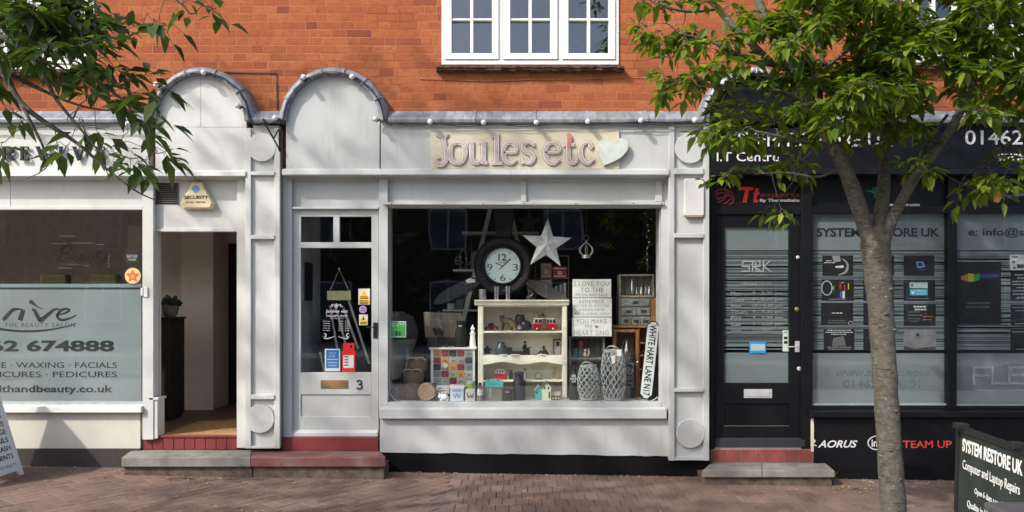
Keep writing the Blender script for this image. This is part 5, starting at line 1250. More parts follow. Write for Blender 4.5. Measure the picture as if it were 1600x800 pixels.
for q in ((864, 529.5, 866.5, 555.8), (876, 529.5, 878.3, 555.8), (866.5, 529.5, 876, 532), (866.5, 553.5, 876, 555.8)): m.pbox(*q, yy, yy + .015)
m.build('frame', pl('dark_grey_wood', (.09, .09, .08), .6), pf)
m = MB(); m.pbox(866, 531.5, 876.5, 554, yy + .006, yy + .009); m.build('mount', pl('grey_mount', (.35, .37, .36), .7), pf)
m = MB(); m.pbox(869.3, 534, 873.8, 541, yy + .004, yy + .0055); m.build('print', RUBBER, pf)
# shelf three
by = yi - .01
bo = it('toy_boat', 'red hulled toy boat with white cabin on the low dresser shelf', 'toy', 782, by, SH3)
m = MB(); m.pprism([(772.5, 583), (791, 584), (788.5, 594), (775.5, 594)], by - .02, by + .03); m.build('hull', REDP, bo, bev=.004)
m = MB(); m.pprism([(775, 577), (787, 577), (788, 584), (774.5, 583.3)], by - .014, by + .02); m.pbox(777, 575, 781, 577, by - .01, by + .01); m.build('cabin', WHT, bo, bev=.002)
m = MB()
for q in (776, 780.2, 784.2): m.pbox(q, 578.6, q + 2.5, 581.6, by - .0165, by - .013)
m.build('window', RUBBER, bo)
m = MB()
for k in range(6):
    q = 774 + k * 3; m.tube([P(q, 584, by - .022), P(q, 580, by - .022)], .0018, 5)
m.build('rail', WHT, bo)
def jar(px, w, b, z, y, mat, lab, cat='jar', lid=None, neck=.7, name='jar'):
    r = S(w / 2, y); H = Z(b, y) - z; t = it(name, lab, cat, px, y, z); c = (X(px, y), y, z)
    m = MB(); m.lathe([(r * .9, 0), (r, H * .05), (r, H * .66), (r * neck, H * .78), (r * neck, H * .9)], c, 20); m.build('body', mat, t, smooth=True)
    m = MB(); m.lathe([(r * (neck + .12), H * .9), (r * (neck + .12), H), (.002, H)], c, 20); m.build('lid', lid or mat, t, smooth=True)
    return t
jar(793.5, 5, 577.5, SH3, yi, pl('spice_beige', (.3, .26, .18), .6), 'slim beige jar beside the red toy boat on the low dresser shelf', lid=BRN)
jar(798.5, 5.5, 578.5, SH3, yi + .02, pl('brown_glaze', (.09, .045, .03), .4), 'slim brown jar behind the tall dark churn, next to the beige jar', lid=RUBBER)
jar(820.5, 5.5, 576, SH3, yi + .02, pl('ivory_glaze', (.45, .42, .34), .4), 'ivory pepper pot with dark top right of the tall dark churn', lid=RUBBER)
hb = it('glass_house', 'small open glass lantern house on the low dresser shelf', 'ornament', 841, yi, SH3)
m = MB(); w2 = S(4.4, yi); cx = X(841, yi); hh = Z(585, yi); 
for sx in (-1, 1):
    for sy in (-1, 1): m.tube([(cx + sx * w2, yi + sy * w2, SH3), (cx + sx * w2, yi + sy * w2, hh), (cx, yi, hh + S(4, yi))], .0022, 5)
m.box(cx - w2 - .004, cx + w2 + .004, yi - w2 - .004, yi + w2 + .004, SH3, SH3 + .012); m.build('frame', pl('grey_wire', (.16, .155, .14), .5), hb)
m = MB(); m.ell((cx, yi, SH3 + .032), (.014, .014, .02), 8); m.build('candle', WHT, hb)
dr_ = it('dried_flowers', 'bunch of dry pale stems at the right of the low dresser shelf', 'flowers', 868, yi, SH3)
m = MB(); rs = random.Random(7)
for k in range(16): m.tube([(X(868, yi) + rs.uniform(-.02, .02), yi, SH3), (X(868, yi) + rs.uniform(-.05, .05), yi + rs.uniform(-.02, .02), SH3 + rs.uniform(.08, .15))], .0018, 4)
m.build('stems', pl('straw', (.42, .34, .2), .9), dr_)
# front row below the dresser
yf_ = 0.22
th_ = it('toy_house', 'grey slatted toy cabin with a teal roof at the foot of the dresser', 'toy house', 772, yf_)
m = MB(); a, c = X(759, yf_), X(785, yf_)
m.box(a, c, yf_ - .03, yf_ + .06, FZ, Z(604, yf_))
for k in range(6): m.box(a - .002, c + .002, yf_ - .034, yf_ - .03, FZ + .01 + k * .021, FZ + .024 + k * .021)
m.build('wall', pl('grey_washed_wood', (.27, .27, .23), .8, var=.2), th_)
m = MB(); ap_ = [(yf_ - .045, Z(604.5, yf_)), (yf_ + .01, Z(594.5, yf_)), (yf_ + .03, Z(594.5, yf_)), (yf_ + .075, Z(604.5, yf_))]; m.xprism(ap_, X(758, yf_), X(786.5, yf_)); m.build('roof', TEAL, th_, bev=.002)
m = MB(); m.pbox(762, 592, 764.5, 595.5, yf_, yf_ + .02); m.pbox(776, 591.5, 779, 595.5, yf_, yf_ + .02); m.build('chimney', TEAL, th_)
m = MB(); m.pbox(765, 606, 768, 622, yf_ - .037, yf_ - .0345); m.build('door', pl('pale_door', (.42, .40, .34), .7), th_)
tn = jar(792.5, 16, 607, FZ, yf_ - .04, DGREY, 'squat black storage tin in front of the tall dark churn', 'tin', neck=.95, name='storage_tin')
m = MB(); m.pbox(789, 611.8, 796, 613.4, yf_ - .04 - S(8.2, yf_), yf_ - .04 - S(7.6, yf_)); m.build('label', pl('grey_label', (.35, .35, .35)), tn)
ch = it('milk_churn', 'tall dark milk churn standing before the dresser', 'churn', 811, yf_ + .03)
c = (X(811, yf_ + .03), yf_ + .03, FZ); r = S(9.8, yf_); H = Z(580, yf_) - FZ
m = MB(); m.lathe([(r * .95, 0), (r, .01), (r, H * .62), (r * .75, H * .72), (r * .74, H * .86), (r * .84, H * .9)], c, 24); m.build('body', pl('dark_plum_enamel', (.026, .022, .026), .3), ch, smooth=True)
m = MB(); m.lathe([(r * .80, H * .9), (r * .82, H * .97), (r * .3, H), (.002, H)], c, 24); m.build('lid', pl('dark_plum_lid', (.05, .035, .055), .35), ch, smooth=True)
m = MB(); m.tube([(c[0] + r, c[1], H * .45 + FZ), (c[0] + r * 1.12, c[1], H * .55 + FZ), (c[0] + r * .86, c[1], H * .74 + FZ)], .004, 6); m.build('handle', M_IRON, ch)
def toyhouse(px0, px1, peak, eave, y, wallm, roofm, lab, tall=False, wins=()):
    t = it('toy_house', lab, 'toy house', (px0 + px1) / 2, y)
    m = MB(); m.pprism([(px0, 623 + 4), (px0, eave), ((px0 + px1) / 2, peak + 1), (px1, eave), (px1, 623 + 4)], y, y + .06)
    m.v = [(v[0], v[1], max(v[2], FZ)) for v in m.v]; m.build('wall', wallm, t)
    m = MB(); cx = (px0 + px1) / 2
    m.pprism([(px0 - 1.8, eave + 2), (cx, peak - 1.5), (px1 + 1.8, eave + 2), (px1 + 1.4, eave + .2 + 3.4), (cx, peak + .6), (px0 - 1.4, eave + .2 + 3.4)], y - .012, y + .07); m.build('roof', roofm, t)
    for w in wins:
        m = MB(); m.pbox(*w, y - .002, y + .002); m.build('window', DGREY, t)
    return t
toyhouse(847, 861, 597, 602, yf_, pl('pale_lime_paint', (.55, .58, .44), .7), pl('brown_roof', (.11, .085, .065), .7), 'tall pale green toy beach hut with a brown roof', wins=((849.5, 604, 852, 608.5), (855.8, 604, 858, 608.5), (857, 612, 859.5, 622)))
toyhouse(836, 846.5, 603, 609, yf_ + .02, TEAL, pl('grey_roof', (.30, .30, .29), .7), 'small teal toy beach hut left of the tall pale green one', wins=((838, 612, 840, 615),))
lc = it('toy_cart', 'low wooden toy cart right of the pale green beach hut', 'toy', 868, yf_ + .05)
m = MB(); m.pbox(861.5, 612, 875.5, 618.5, yf_ + .03, yf_ + .08); m.build('bed', pl('beige_wood', (.45, .40, .30), .7), lc)
for q in (864, 868.5, 873): wheel(lc, X(q, yf_), yf_ + .015, FZ + .016, .016, .012, CRM)
lh2 = it('toy_lighthouse', 'small grey and teal banded toy lighthouse at the foot of the dresser', 'ornament', 750, yf_ - .05)
c = (X(750, yf_ - .05), yf_ - .05, FZ); r = S(5.2, yf_); H = Z(597.5, yf_ - .05) - FZ
m = MB(); m.lathe([(r, 0), (r * .85, H * .3), (r * .72, H * .75)], c, 18); m.build('tower', pl('mottled_grey', (.24, .25, .27), .7, var=.4, sc=60), lh2, smooth=True)
m = MB(); m.lathe([(r * .84, H * .31), (r * .80, H * .42)], c, 18); m.lathe([(r * .83, H * .44), (r * .79, H * .62)], c, 18); m.v = [(c[0] + (v[0] - c[0]) * 1.03, c[1] + (v[1] - c[1]) * 1.03, v[2]) for v in m.v]; m.build('band', WHT, lh2)
m = MB(); m.lathe([(r * .9, H * .75), (r * .9, H * .79), (r * .45, H * .8), (r * .45, H * .92), (r * .55, H * .93), (.003, H)], c, 14); m.build('lantern', DGREY, lh2, smooth=True)
# on top of the dresser
ztd = Z(468.5, yw)
tn = it('tin_can', 'ridged grey tin can on top of the dresser at its left end', 'tin', 754, .44, ztd)
r = S(6, .44); H = Z(452, .44) - ztd
m = MB(); m.lathe([(r * (1 if k % 2 else .94), H * k / 10) for k in range(11)], (X(754, .44), .44, ztd), 20); m.build('can', pl('grey_tin', (.26, .26, .25), .5, .5, var=.3, sc=30), tn)
for px_, lab in ((775.5, 'polished metal beaker under the clock, left of the pair'), (793.5, 'polished metal beaker under the clock, right of the pair')):
    r = S(4.6, .44); H = Z(447.5, .44) - ztd; m = MB(); m.lathe([(r * .82, 0), (r, H), (r * .92, H), (r * .76, .01)], (X(px_, .44), .44, ztd), 20)
    tag(m.build('metal_beaker', CHROME, smooth=True), lab, 'beaker', 'beakers on the dresser')
bt = it('small_statue', 'little silver and dark ornament on the dresser beside the right propeller blade', 'ornament', 829, .42, ztd)
m = MB(); m.lathe([(.03, 0), (.028, .03), (.012, .05), (.016, .075), (.004, .10)], (X(827, .42), .42, ztd), 12); m.build('body', DGREY, bt, smooth=True)
m = MB(); m.tube([P(828, 463, .40), P(832, 459, .39), P(830, 454, .40)], [.012, .009, .003], 7); m.build('spout', CHROME, bt)

# ================================================================== propeller clock
yk = 0.56
ck = thing('propeller_clock', 'big black aeroplane propeller clock with three blades and a pale green dial', 'clock', P(785, 417, yk))
cc = P(785.5, 415.5, yk); R0 = S(45, yk); RD = S(27.5, yk)
m = MB(); m.lathe([(R0 * .9, -.03), (R0, .0), (R0, .05), (R0 * .93, .075), (R0 * .80, .07), (R0 * .70, .045), (RD * 1.08, .05), (RD * 1.02, .085), (RD * .99, .085), (RD * .99, .04)], (cc.x, cc.y, cc.z), 48, axis='y'); m.build('case', pl('matt_black_metal', (.012, .012, .013), .5, .0), ck, smooth=True)
fy = cc.y - .055
m = MB(); m.lathe([(RD, 0), (RD, .003)], (cc.x, fy + .003, cc.z), 40, axis='y'); m.build('dial', pl('pale_mint_dial', (.74, .86, .84), .4, var=.03), ck)
m = MB()
for s, a, b, c_, d in (('12', 778.5, 396.5, 791.5, 407.5), ('6', 781.5, 428.5, 790, 439), ('9', 761.5, 412.5, 769.5, 423), ('3', 801, 412.5, 809.5, 423)): m.ptext(s, a, b, c_, d, fy - .002, .002, off=.025 if s == '12' else 0.0)
for k in range(12):
    if k % 3:
        a = math.radians(30 * k); m.stroke([(785.5 + 22 * math.sin(a), 415.5 - 22 * math.cos(a)), (785.5 + 26 * math.sin(a), 415.5 - 26 * math.cos(a))], .7, fy - .002, fy, 0)
m.build('numerals', pl('grey_green_numerals', (.055, .085, .085), .5), ck)
for pp, w, nm in (([(780, 421), (798, 404)], [1.0, 1.6], 'minute_hand'), ([(786.5, 417), (774, 410)], [1, 1.6], 'hour_hand')):
    m = MB(); m.stroke(pp, w, fy - .006, fy - .004, 0); m.build(nm, M_IRON, ck)
m = MB(); m.ptext('AVIATION', 779, 409, 792, 411.5, fy - .002, .001); m.build('lettering', M_IRON, ck)
for k in range(3):
    a = math.radians(90 + 120 * k)
    for e in (-.09, .09):
        q = Vector((cc.x + RD * 1.28 * math.cos(a + e), cc.y - .06, cc.z + RD * 1.28 * math.sin(a + e))); m = MB(); m.ell(q, .007, 8); m.build('bolt', CHROME, ck)
def blade(pp, y, nm='blade', mat=None, th=.03):
    q = [(v.x, v.y) for v in smooth_path([(a, b, 0) for a, b in pp + pp[:1]], 4)][:-1]
    m = MB(); m.pprism(q, y - th / 2, y + th / 2); return m.build(nm, mat or pl('charcoal_blade', (.032, .032, .031), .55, var=.2), ck, bev=.012)
blade([(752, 431), (757, 437), (742, 451), (718, 464), (697, 473), (681, 476.5), (677.5, 472), (686, 460), (704, 448), (728, 437.5)], yk - .02)
blade([(818, 434), (832, 437), (850, 441), (872, 454), (889, 467), (892, 473), (884, 475), (862, 470), (840, 459), (828, 449), (816, 440)], yk - .02, mat=pl('worn_grey_blade', (.075, .068, .060), .6, var=.25))
blade([(777, 378), (774, 356), (771, 333), (775, 322), (788, 316), (800, 322), (804, 334), (801, 356), (796, 378)], yk + .02, mat=pl('deep_black_blade', (.016, .016, .016), .5))
m = MB(); m.pprism([(727, 438), (735, 434), (738, 436.5), (742, 436), (742.5, 441), (730, 442.5)], yk - .055, yk - .037); tag(m.build('price_tag', WHT), 'white price tag resting on the left clock blade', 'tag')

# ladder shelf behind the clock
yl = 0.95
ld = it('ladder_shelf', 'pale A frame ladder shelf standing behind the propeller clock', 'shelves', 765, yl, .32)
def lp(px, py): return P(px, py, yl)
m = MB()
for a, b in (((766, 326), (713, 545)), ((796, 326), (850, 545))):
    p, q = lp(*a), lp(*b); w = .022
    m.add([(p.x - w, yl - .02, p.z), (p.x + w, yl - .02, p.z), (p.x + w, yl + .02, p.z), (p.x - w, yl + .02, p.z), (q.x - w, yl - .02, q.z), (q.x + w, yl - .02, q.z), (q.x + w, yl + .02, q.z), (q.x - w, yl + .02, q.z)], [(0, 1, 5, 4), (1, 2, 6, 5), (2, 3, 7, 6), (3, 0, 4, 7), (0, 3, 2, 1), (4, 5, 6, 7)])
m.build('leg', M_WASHWOOD, ld)
for a, b, c_ in ((722, 362.5, 842), (708, 421, 790), (692, 483.5, 848)):
    m = MB(); m.box(X(a, yl), X(c_, yl), yl - .03, yl + .22, Z(b + 3, yl), Z(b, yl)); m.build('shelf', M_WASHWOOD, ld)
sh_z = [Z(b, yl) for b in (362.5, 421, 483.5)]
o = it('storage_box', 'plain grey box on the middle ladder shelf beside the clock', 'box', 741, yl + .08, sh_z[1]); m = MB(); m.box(X(735.5, yl), X(755, yl), yl + .02, yl + .16, sh_z[1], Z(393, yl)); m.build('body', pl('grey_box_card', (.16, .16, .155), .8), o)
o = it('storage_box', 'dark box below the middle ladder shelf beside the clock', 'box', 730, yl + .3, .4); m = MB(); m.box(X(720, yl), X(745, yl), yl + .23, yl + .33, .34, Z(424, yl)); m.build('body', pl('dark_box_card', (.05, .05, .045), .8), o)
o = it('wire_ornament', 'empty dark wire frame above the grey box on the ladder shelf', 'frame', 750, yl, Z(393, yl)); m = MB(); m.tube([P(737, 392.8, yl + .05), P(737, 372, yl + .05), P(757, 372, yl + .05), P(757, 392.8, yl + .05)], .004, 5); m.build('wire', pl('grey_wire', (.16, .155, .14), .5), o)
o = it('cactus_light', 'wire cactus ornament with tiny bulbs on the middle ladder shelf', 'ornament', 722, yl, sh_z[1])
m = MB(); q = yl + .02
m.tube(smooth_path([P(719.5, 419, q), P(719, 408, q), P(719.3, 396, q), P(723.5, 390.5, q), P(728.5, 396, q), P(729, 408, q), P(728.5, 419, q)], 4), .010, 7)
m.tube(smooth_path([P(719, 413, q), P(713, 412, q), P(712, 405, q), P(715.5, 400.5, q), P(718.5, 404, q)], 4), .009, 7); m.tube(smooth_path([P(729, 414, q), P(733.5, 413, q), P(734.5, 408, q)], 4), .009, 7); m.box(X(716, q), X(732, q), q - .02, q + .03, sh_z[1], sh_z[1] + .012)
m.build('wire_shape', pl('grey_metal_tube', (.13, .13, .125), .5, .4), o, smooth=True)
m = MB()
for a, b in ((719.5, 402), (728, 404), (722, 410), (715, 407)): m.ell(P(a, b, q - .012), .006, 6)
m.build('bulb', WHT, o)
for px_, w, b, c_, lab in ((704.5, 12, 474, (.45, .45, .42), 'short pale jar at the left of the lowest ladder shelf'), (718, 12, 468, (.10, .12, .10), 'dark book block on the lowest ladder shelf'), (731, 8, 464, (.16, .17, .15), 'upright grey book on the lowest ladder shelf')):
    if 'jar' in lab: m = MB(); m.lathe([(S(w / 2, yl), 0), (S(w / 2, yl), Z(b, yl) - sh_z[2]), (S(w / 2.4, yl), Z(b, yl) - sh_z[2])], (X(px_, yl), yl + .05, sh_z[2]), 18); tag(m.build('jar', pl('pale_jar', c_), smooth=True), lab, 'jar')
    else: m = MB(); m.box(X(px_ - w / 2, yl), X(px_ + w / 2, yl), yl, yl + .14, sh_z[2], Z(b, yl)); tag(m.build('book', pl('book_cloth_%d' % px_, c_, .8)), lab, 'book')

# barn stars
def barn_star(px, py, R_, y, mat, lab, cord_top):
    t = thing('hanging_star', lab, 'star', P(px, py, y)); c = P(px, py, y); Rm = S(R_, y); rm = Rm * .40; d = Rm * .28
    vs = [(c.x, c.y - d, c.z), (c.x, c.y + d, c.z)]; rot = math.radians(-3)
    for k in range(10):
        a = math.pi / 2 + rot + math.pi * k / 5; r = Rm if k % 2 == 0 else rm; vs.append((c.x + r * math.cos(a), c.y, c.z + r * math.sin(a)))
    fs = []
    for k in range(10): fs += [(0, 2 + k, 2 + (k + 1) % 10), (1, 2 + (k + 1) % 10, 2 + k)]
    m = MB(); m.add(vs, fs); m.build('star', mat, t)
    m = MB(); m.tube([(vs[2][0], c.y, vs[2][2] - .004), (vs[2][0] - .004, c.y, Z(cord_top, y))], .0022, 5); m.build('cord', pl('pale_string', (.42, .38, .3)), t)
barn_star(854, 382, 40.5, 0.30, pl('galvanised_star', (.78, .80, .79), .45, .15, var=.12, sc=14, bump=.15), 'large pale metal five pointed star hanging in the shop window', 318)
barn_star(826, 347, 20, 1.6, pl('dull_star', (.12, .115, .10), .7), 'dim smaller star hanging deep in the shop behind the large one', 310)
# hanging crown
hc = thing('hanging_ornament', 'silver wire crown hanging from a long thread in the shop window', 'ornament', P(916, 404, .32)); y = .32
c = P(916, 403.5, y); r0 = S(7.4, y); m = MB()
m.lathe([(r0, 0), (r0 * .96, S(5, y)), (r0 * .90, S(5, y)), (r0 * .94, 0)], (c.x, c.y, c.z), 20)
top = P(916, 377, y)
for k in range(6):
    a = k * math.pi / 3 + .3; pts = []
    for s in range(9):
        u = s / 8; rr_ = (r0 * .95 + S(5.5, y) * math.sin(math.pi * min(u * 1.15, 1))) * (1 - u ** 3); pts.append((c.x + rr_ * math.cos(a), c.y + rr_ * math.sin(a), c.z + S(5, y) + (top.z - c.z - S(5, y)) * u))
    m.tube(pts, .0042, 6)
m.ell((top.x, top.y, top.z), .012, 8); m.build('frame', pl('old_silver', (.45, .43, .40), .35, .8), hc, smooth=True)
m = MB(); m.tube([(top.x + .026 * math.cos(k * .524), y, top.z + .034 + .024 * math.sin(k * .524)) for k in range(13)], .0035, 6); m.tube([(top.x, y, top.z + .058), P(916, 318, y)], .0018, 5); m.build('hanger', pl('dark_thread', (.10, .095, .09), .7), hc)

# wire rack of tins left of the plaques
yr = .62
wr = it('wire_rack', 'thin wire rack of old tins between the clock and the lettered plaques', 'rack', 863, yr, Z(475, yr))
m = MB()
for a in (836, 888.5):
    for yy in (yr, yr + .16): m.tube([P(a, 399, yy), (X(a, yy), yy, FZ)], .006, 6)
for b in (399.5, 435, 470):
    for yy in (yr, yr + .16): m.tube([(X(836, yr), yy, Z(b, yr)), (X(888.5, yr), yy, Z(b, yr))], .005, 6)
    m.box(X(836, yr), X(888.5, yr), yr + .004, yr + .156, Z(b, yr) - .003, Z(b, yr) + .001)
m.tube([P(862.5, 435, yr), P(862.5, 470, yr)], .005, 6)
m.build('frame', pl('rusty_wire', (.11, .085, .07), .6, .3), wr)
def tin(a, b, c_, d, col, lab, ink):
    t = it('storage_tin', lab, 'tin', (a + c_) / 2, yr + .05, Z(d, yr)); m = MB(); m.pbox(a, b, c_, d, yr + .02, yr + .12); m.build('box', pl('tin_%d' % a, col, .5, var=.15), t, bev=.004)
    m = MB(); m.pbox(a + 2, b + 2, c_ - 2, b + 4, yr + .0175, yr + .0205); m.pbox(a + 2, d - 4, c_ - 2, d - 2, yr + .0175, yr + .0205); m.pbox(a + (c_ - a) * .35, b + (d - b) * .4, a + (c_ - a) * .65, b + (d - b) * .7, yr + .0175, yr + .0205); m.build('print', pl('tin_ink_%d' % a, ink, .5), t)
tin(845, 411, 862, 434.6, (.20, .13, .12), 'tall brownish pink tin on the top level of the wire rack', (.32, .22, .19))
tin(863.5, 416.5, 886, 434.6, (.22, .045, .065), 'wide crimson tin on the top level of the wire rack', (.45, .30, .28))
tin(843, 436, 862, 456, (.17, .145, .19), 'faded mauve tin on the lower level of the wire rack', (.3, .27, .32))
for k in range(5):
    a = 868 + k * 3.4; m = MB(); m.pbox(a, 447 - k * 1.2, a + 2.6, 469.3, yr + .02, yr + .12); tag(m.build('book', pl('book_%d' % k, [(.42, .40, .34), (.10, .13, .11), (.36, .36, .30), (.16, .13, .10), (.48, .46, .40)][k], .8)), 'thin %s book in the wire rack, %s' % (('cream', 'dark green', 'stone coloured', 'brown', 'off white')[k], ('first from the left', 'second from the left', 'in the middle of the row', 'fourth from the left', 'last on the right')[k]), 'book', 'books in the wire rack')

# ================================================================== left end: cushion, baskets, chest of coloured drawers
ls = it('lampshade', 'big dim grey lampshade shape at the left end of the display window', 'lampshade', 628, .55)
m = MB(); yy = .55
m.lathe([(S(8, yy), 0), (S(24, yy), S(30, yy)), (S(36, yy), S(62, yy)), (S(36.5, yy), S(63, yy))], (X(616, yy), yy, Z(592, yy)), 28); m.build('shade', pl('grey_linen', (.24, .245, .225), .9, bump=.2, bsc=200), ls, smooth=True)
m = MB(); m.lathe([(S(36.5, yy), 0), (S(38, yy), S(10, yy)), (S(30, yy), S(34, yy)), (S(12, yy), S(42, yy))], (X(616, yy), yy, Z(528.5, yy)), 28); m.build('top', pl('dark_linen', (.055, .055, .052), .9), ls, smooth=True)
m = MB(); m.lathe([(.06, 0), (.06, .01), (.012, .02), (.012, Z(588, yy) - FZ)], (X(616, yy), yy, FZ), 14); m.build('stand', M_IRON, ls)
rp = MB(); q = smooth_path([P(636 + 2 * math.sin(k), 545 + k * 9, .42) for k in range(9)], 3); rp.tube(q, [.016 + .006 * math.sin(i * 1.7) for i in range(len(q))], 8)
tag(rp.build('rope', pl('pale_rope', (.30, .28, .24), .9), smooth=True), 'pale twisted rope hanging beside the stacked baskets', 'rope')
BASK = mat_wood('brown_basket_weave', (.10, .062, .042), (.19, .125, .085), 5, (3, 3, 26), .8)
def basket(px, w, b0, b1, y, lab, taper=.86, handles=True, tilt=None):
    z0 = Z(b0, y) if b0 else FZ; H = Z(b1, y) - z0; r = S(w / 2, y); c = (X(px, y), y, z0)
    t = it('basket', lab, 'basket', px, y, z0, 'stacked brown baskets')
    m = MB(); rows = 9; pr = []
    for k in range(rows + 1): pr.append((r * (taper + (1 - taper) * k / rows) + (.003 if k % 2 else 0), H * k / rows))
    pr += [(r * .94, H), (r * taper * .92, .012), (.002, .012)]; m.lathe(pr, c, 30); m.build('body', BASK, t, smooth=True)
    if handles:
        m = MB()
        for s, yy in ((-.4, y - r * .9), (.4, y - r * .9)):
            m.tube([(c[0] + s * r - .045, yy, z0 + H * .97), (c[0] + s * r - .03, yy - .01, z0 + H + .022), (c[0] + s * r + .03, yy - .01, z0 + H + .022), (c[0] + s * r + .045, yy, z0 + H * .97)], .007, 7)
        m.build('handle', pl('rope_handle', (.34, .31, .26), .9), t, smooth=True)
    return t
basket(640, 40, None, 600, .30, 'widest brown basket at the bottom of the basket stack', .93, False)
basket(646, 33, 599.5, 579.5, .30, 'middle sized brown basket resting on the widest one', .92, True)
basket(652, 31, 579, 561.5, .31, 'smallest brown basket on top of the stack with rope handles', .92, True)
rb = it('round_basket', 'round tan basket lying on its side against the brown basket stack', 'basket', 668, .17)
m = MB(); rr_ = S(14.2, .17); c = (X(667, .17), .26, FZ + rr_); pr = [(rr_ * .55, 0), (rr_ * .93, .02), (rr_, .06), (rr_ * .97, .13), (rr_ * .9, .135), (rr_ * .5, .128), (.002, .125)]; m.lathe(pr, c, 28, axis='y'); m.build('body', mat_wood('tan_basket_weave', (.19, .115, .065), (.30, .195, .115), 5, (6, 6, 6), .8), rb, smooth=True)
m = MB(); m.box(X(675, .13), X(682, .13), .13, .15, Z(606, .13), Z(599, .13)); m.build('tag', RUBBER, rb)
# chest
yc_ = .34
cd = it('drawer_chest', 'white chest of twenty five small coloured drawers in the display window', 'chest', 707, yc_ + .1)
m = MB(); zt3 = Z(546, yc_); zl = Z(601, yc_)
m.box(X(673, yc_), X(742, yc_), yc_ + .004, yc_ + .22, zl, zt3); m.box(X(673, yc_), X(676.5, yc_), yc_, yc_ + .2, FZ, zt3); m.box(X(739, yc_), X(742, yc_), yc_, yc_ + .2, FZ, zt3)
m.build('carcass', WHT, cd); m = MB(); m.box(X(670.5, yc_), X(744, yc_), yc_ - .015, yc_ + .23, zt3 + .0005, Z(543, yc_)); m.build('top', WHT, cd, bev=.003)
CO = {'o': (.52, .23, .03), 'r': (.26, .025, .045), 'k': (.035, .025, .028), 'g': (.28, .29, .24), 's': (.30, .31, .31), 'b': (.18, .22, .24), 'l': (.30, .32, .20), 'p': (.36, .33, .33), 'n': (.045, .04, .065)}
for r_, row in enumerate(('orkrg', 'ropgn', 'ksorb', 'brlop', 'gsrps')):
    for c_, k in enumerate(row):
        a = 677.3 + c_ * 12.35; b = 547.3 + r_ * 10.75
        m = MB(); m.pbox(a, b, a + 11.2, b + 9.7, yc_ - .004, yc_ + .02); o = m.build('drawer', pl('drawer_' + k, CO[k], .5, var=.15, sc=40), cd, bev=.002)
        o['label'] = {'o': 'orange', 'r': 'crimson', 'k': 'dark brown', 'g': 'stone grey', 's': 'silver grey', 'b': 'blue grey', 'l': 'pale olive', 'p': 'pinkish grey', 'n': 'dark violet'}[k] + ' patterned drawer front'
        m = MB(); m.pbox(a + 3.6, b + 5.0, a + 7.6, b + 6.6, yc_ - .010, yc_ - .004); m.build('pull', pl('drawer_pull', (.16, .13, .11), .5, .4), o)
m = MB(); m.pbox(676.5, 602, 739, 604, yc_ + .002, yc_ + .02); m.build('rail', WHT, cd)
cs = thing('price_tag', 'white square card hung cornerwise on the coloured drawers', 'tag', P(695, 576, yc_ - .02)); m = MB(); m.pprism([(694.5, 565.5), (700.5, 571), (695.5, 576), (689.5, 570.5)], yc_ - .016, yc_ - .0135); m.build('card', WHT, cs)
zct = Z(543, yc_)
lg = it('toy_lighthouse', 'white carved lighthouse standing on the coloured drawer chest', 'ornament', 738, yc_ + .06, zct)
c = (X(738.5, yc_ + .06), yc_ + .06, zct); r = S(5, yc_); H = Z(507, yc_ + .06) - zct
m = MB(); m.lathe([(r, 0), (r * .98, H * .1), (r * .74, H * .5), (r * .7, H * .58)], c, 16); m.build('tower', WHT, lg, smooth=True)
m = MB(); m.lathe([(r * .95, H * .58), (r * .95, H * .63), (r * .5, H * .64), (r * .5, H * .78), (r * .8, H * .8), (r * .3, H * .9), (r * .2, H * .95), (.002, H)], c, 16); m.build('lantern', WHT, lg, smooth=True)
bc = it('milk_churn', 'black metal flask with a narrow neck on the coloured drawer chest', 'churn', 720, yc_ + .09, zct)
c = (X(720, yc_ + .09), yc_ + .09, zct); r = S(9, yc_); H = Z(501, yc_ + .09) - zct
m = MB(); m.lathe([(r, 0), (r, H * .6), (r * .72, H * .75), (r * .75, H * .92), (r * .85, H)], c, 20); m.build('body', M_IRON, bc, smooth=True)
m = MB(); m.box(c[0] - r * .35, c[0] + r * .25, c[1] - r * .78, c[1] - r * .76, zct + H * .79, zct + H * .82); m.build('label', WHT, bc)
bd2 = it('wooden_board', 'brown panelled wooden board behind the coloured drawer chest', 'board', 695, .62)
m = MB(); m.pprism([(661.5, 487.5), (722, 489), (718, 528.5), (664.5, 527)], .60, .63); m.build('panel', M_BOARDWOOD, bd2, bev=.003)
m = MB()
for q in ((666, 492, 690, 493.2), (666, 523, 690, 524), (698, 493, 717, 494.2), (698, 523, 716, 524)): m.pbox(*q, .596, .60)
m.build('moulding', M_BOARDWOOD, bd2)
m = MB(); m.pbox(668, 527.6, 716, 544, .58, .66); m.build('base', pl('dark_board_base', (.07, .06, .055), .8), bd2)
hg = thing('hanging_ornament', 'cluster of dark hearts and beads hanging on string before the brown board', 'ornament', P(685, 540, .5))
m = MB(); m.tube([P(686, 486, .5), P(686, 500, .5), P(682, 515, .5), P(680, 540, .5)], .003, 5)
for k in range(14): m.ell(P(686 + rnd.uniform(-4, 4), 497 + k * 1.2, .49 + rnd.uniform(0, .02)), rnd.uniform(.008, .013), 7)
m.build('beads', pl('pale_beads', (.36, .33, .28), .6), hg, smooth='all')
m = MB(); m.pprism(heart(682, 519, 14, 14, .2), .485, .50); m.pprism(heart(690, 522, 9, 10, -.3), .475, .484); m.build('hearts', pl('dark_wicker', (.05, .028, .025), .8), hg)
tr_ = it('toy_tree', 'row of small dark cut out trees on the coloured drawer chest', 'ornament', 688, yc_ + .05, zct)
m = MB()
for a, b in ((676, 532), (681, 529), (687, 531), (697, 534)): m.pprism([(a, b), (a + 3, 542.6), (a - 3, 542.6)], yc_ + .04, yc_ + .055)
m.build('trees', pl('dark_cut_metal', (.05, .045, .045), .6), tr_)
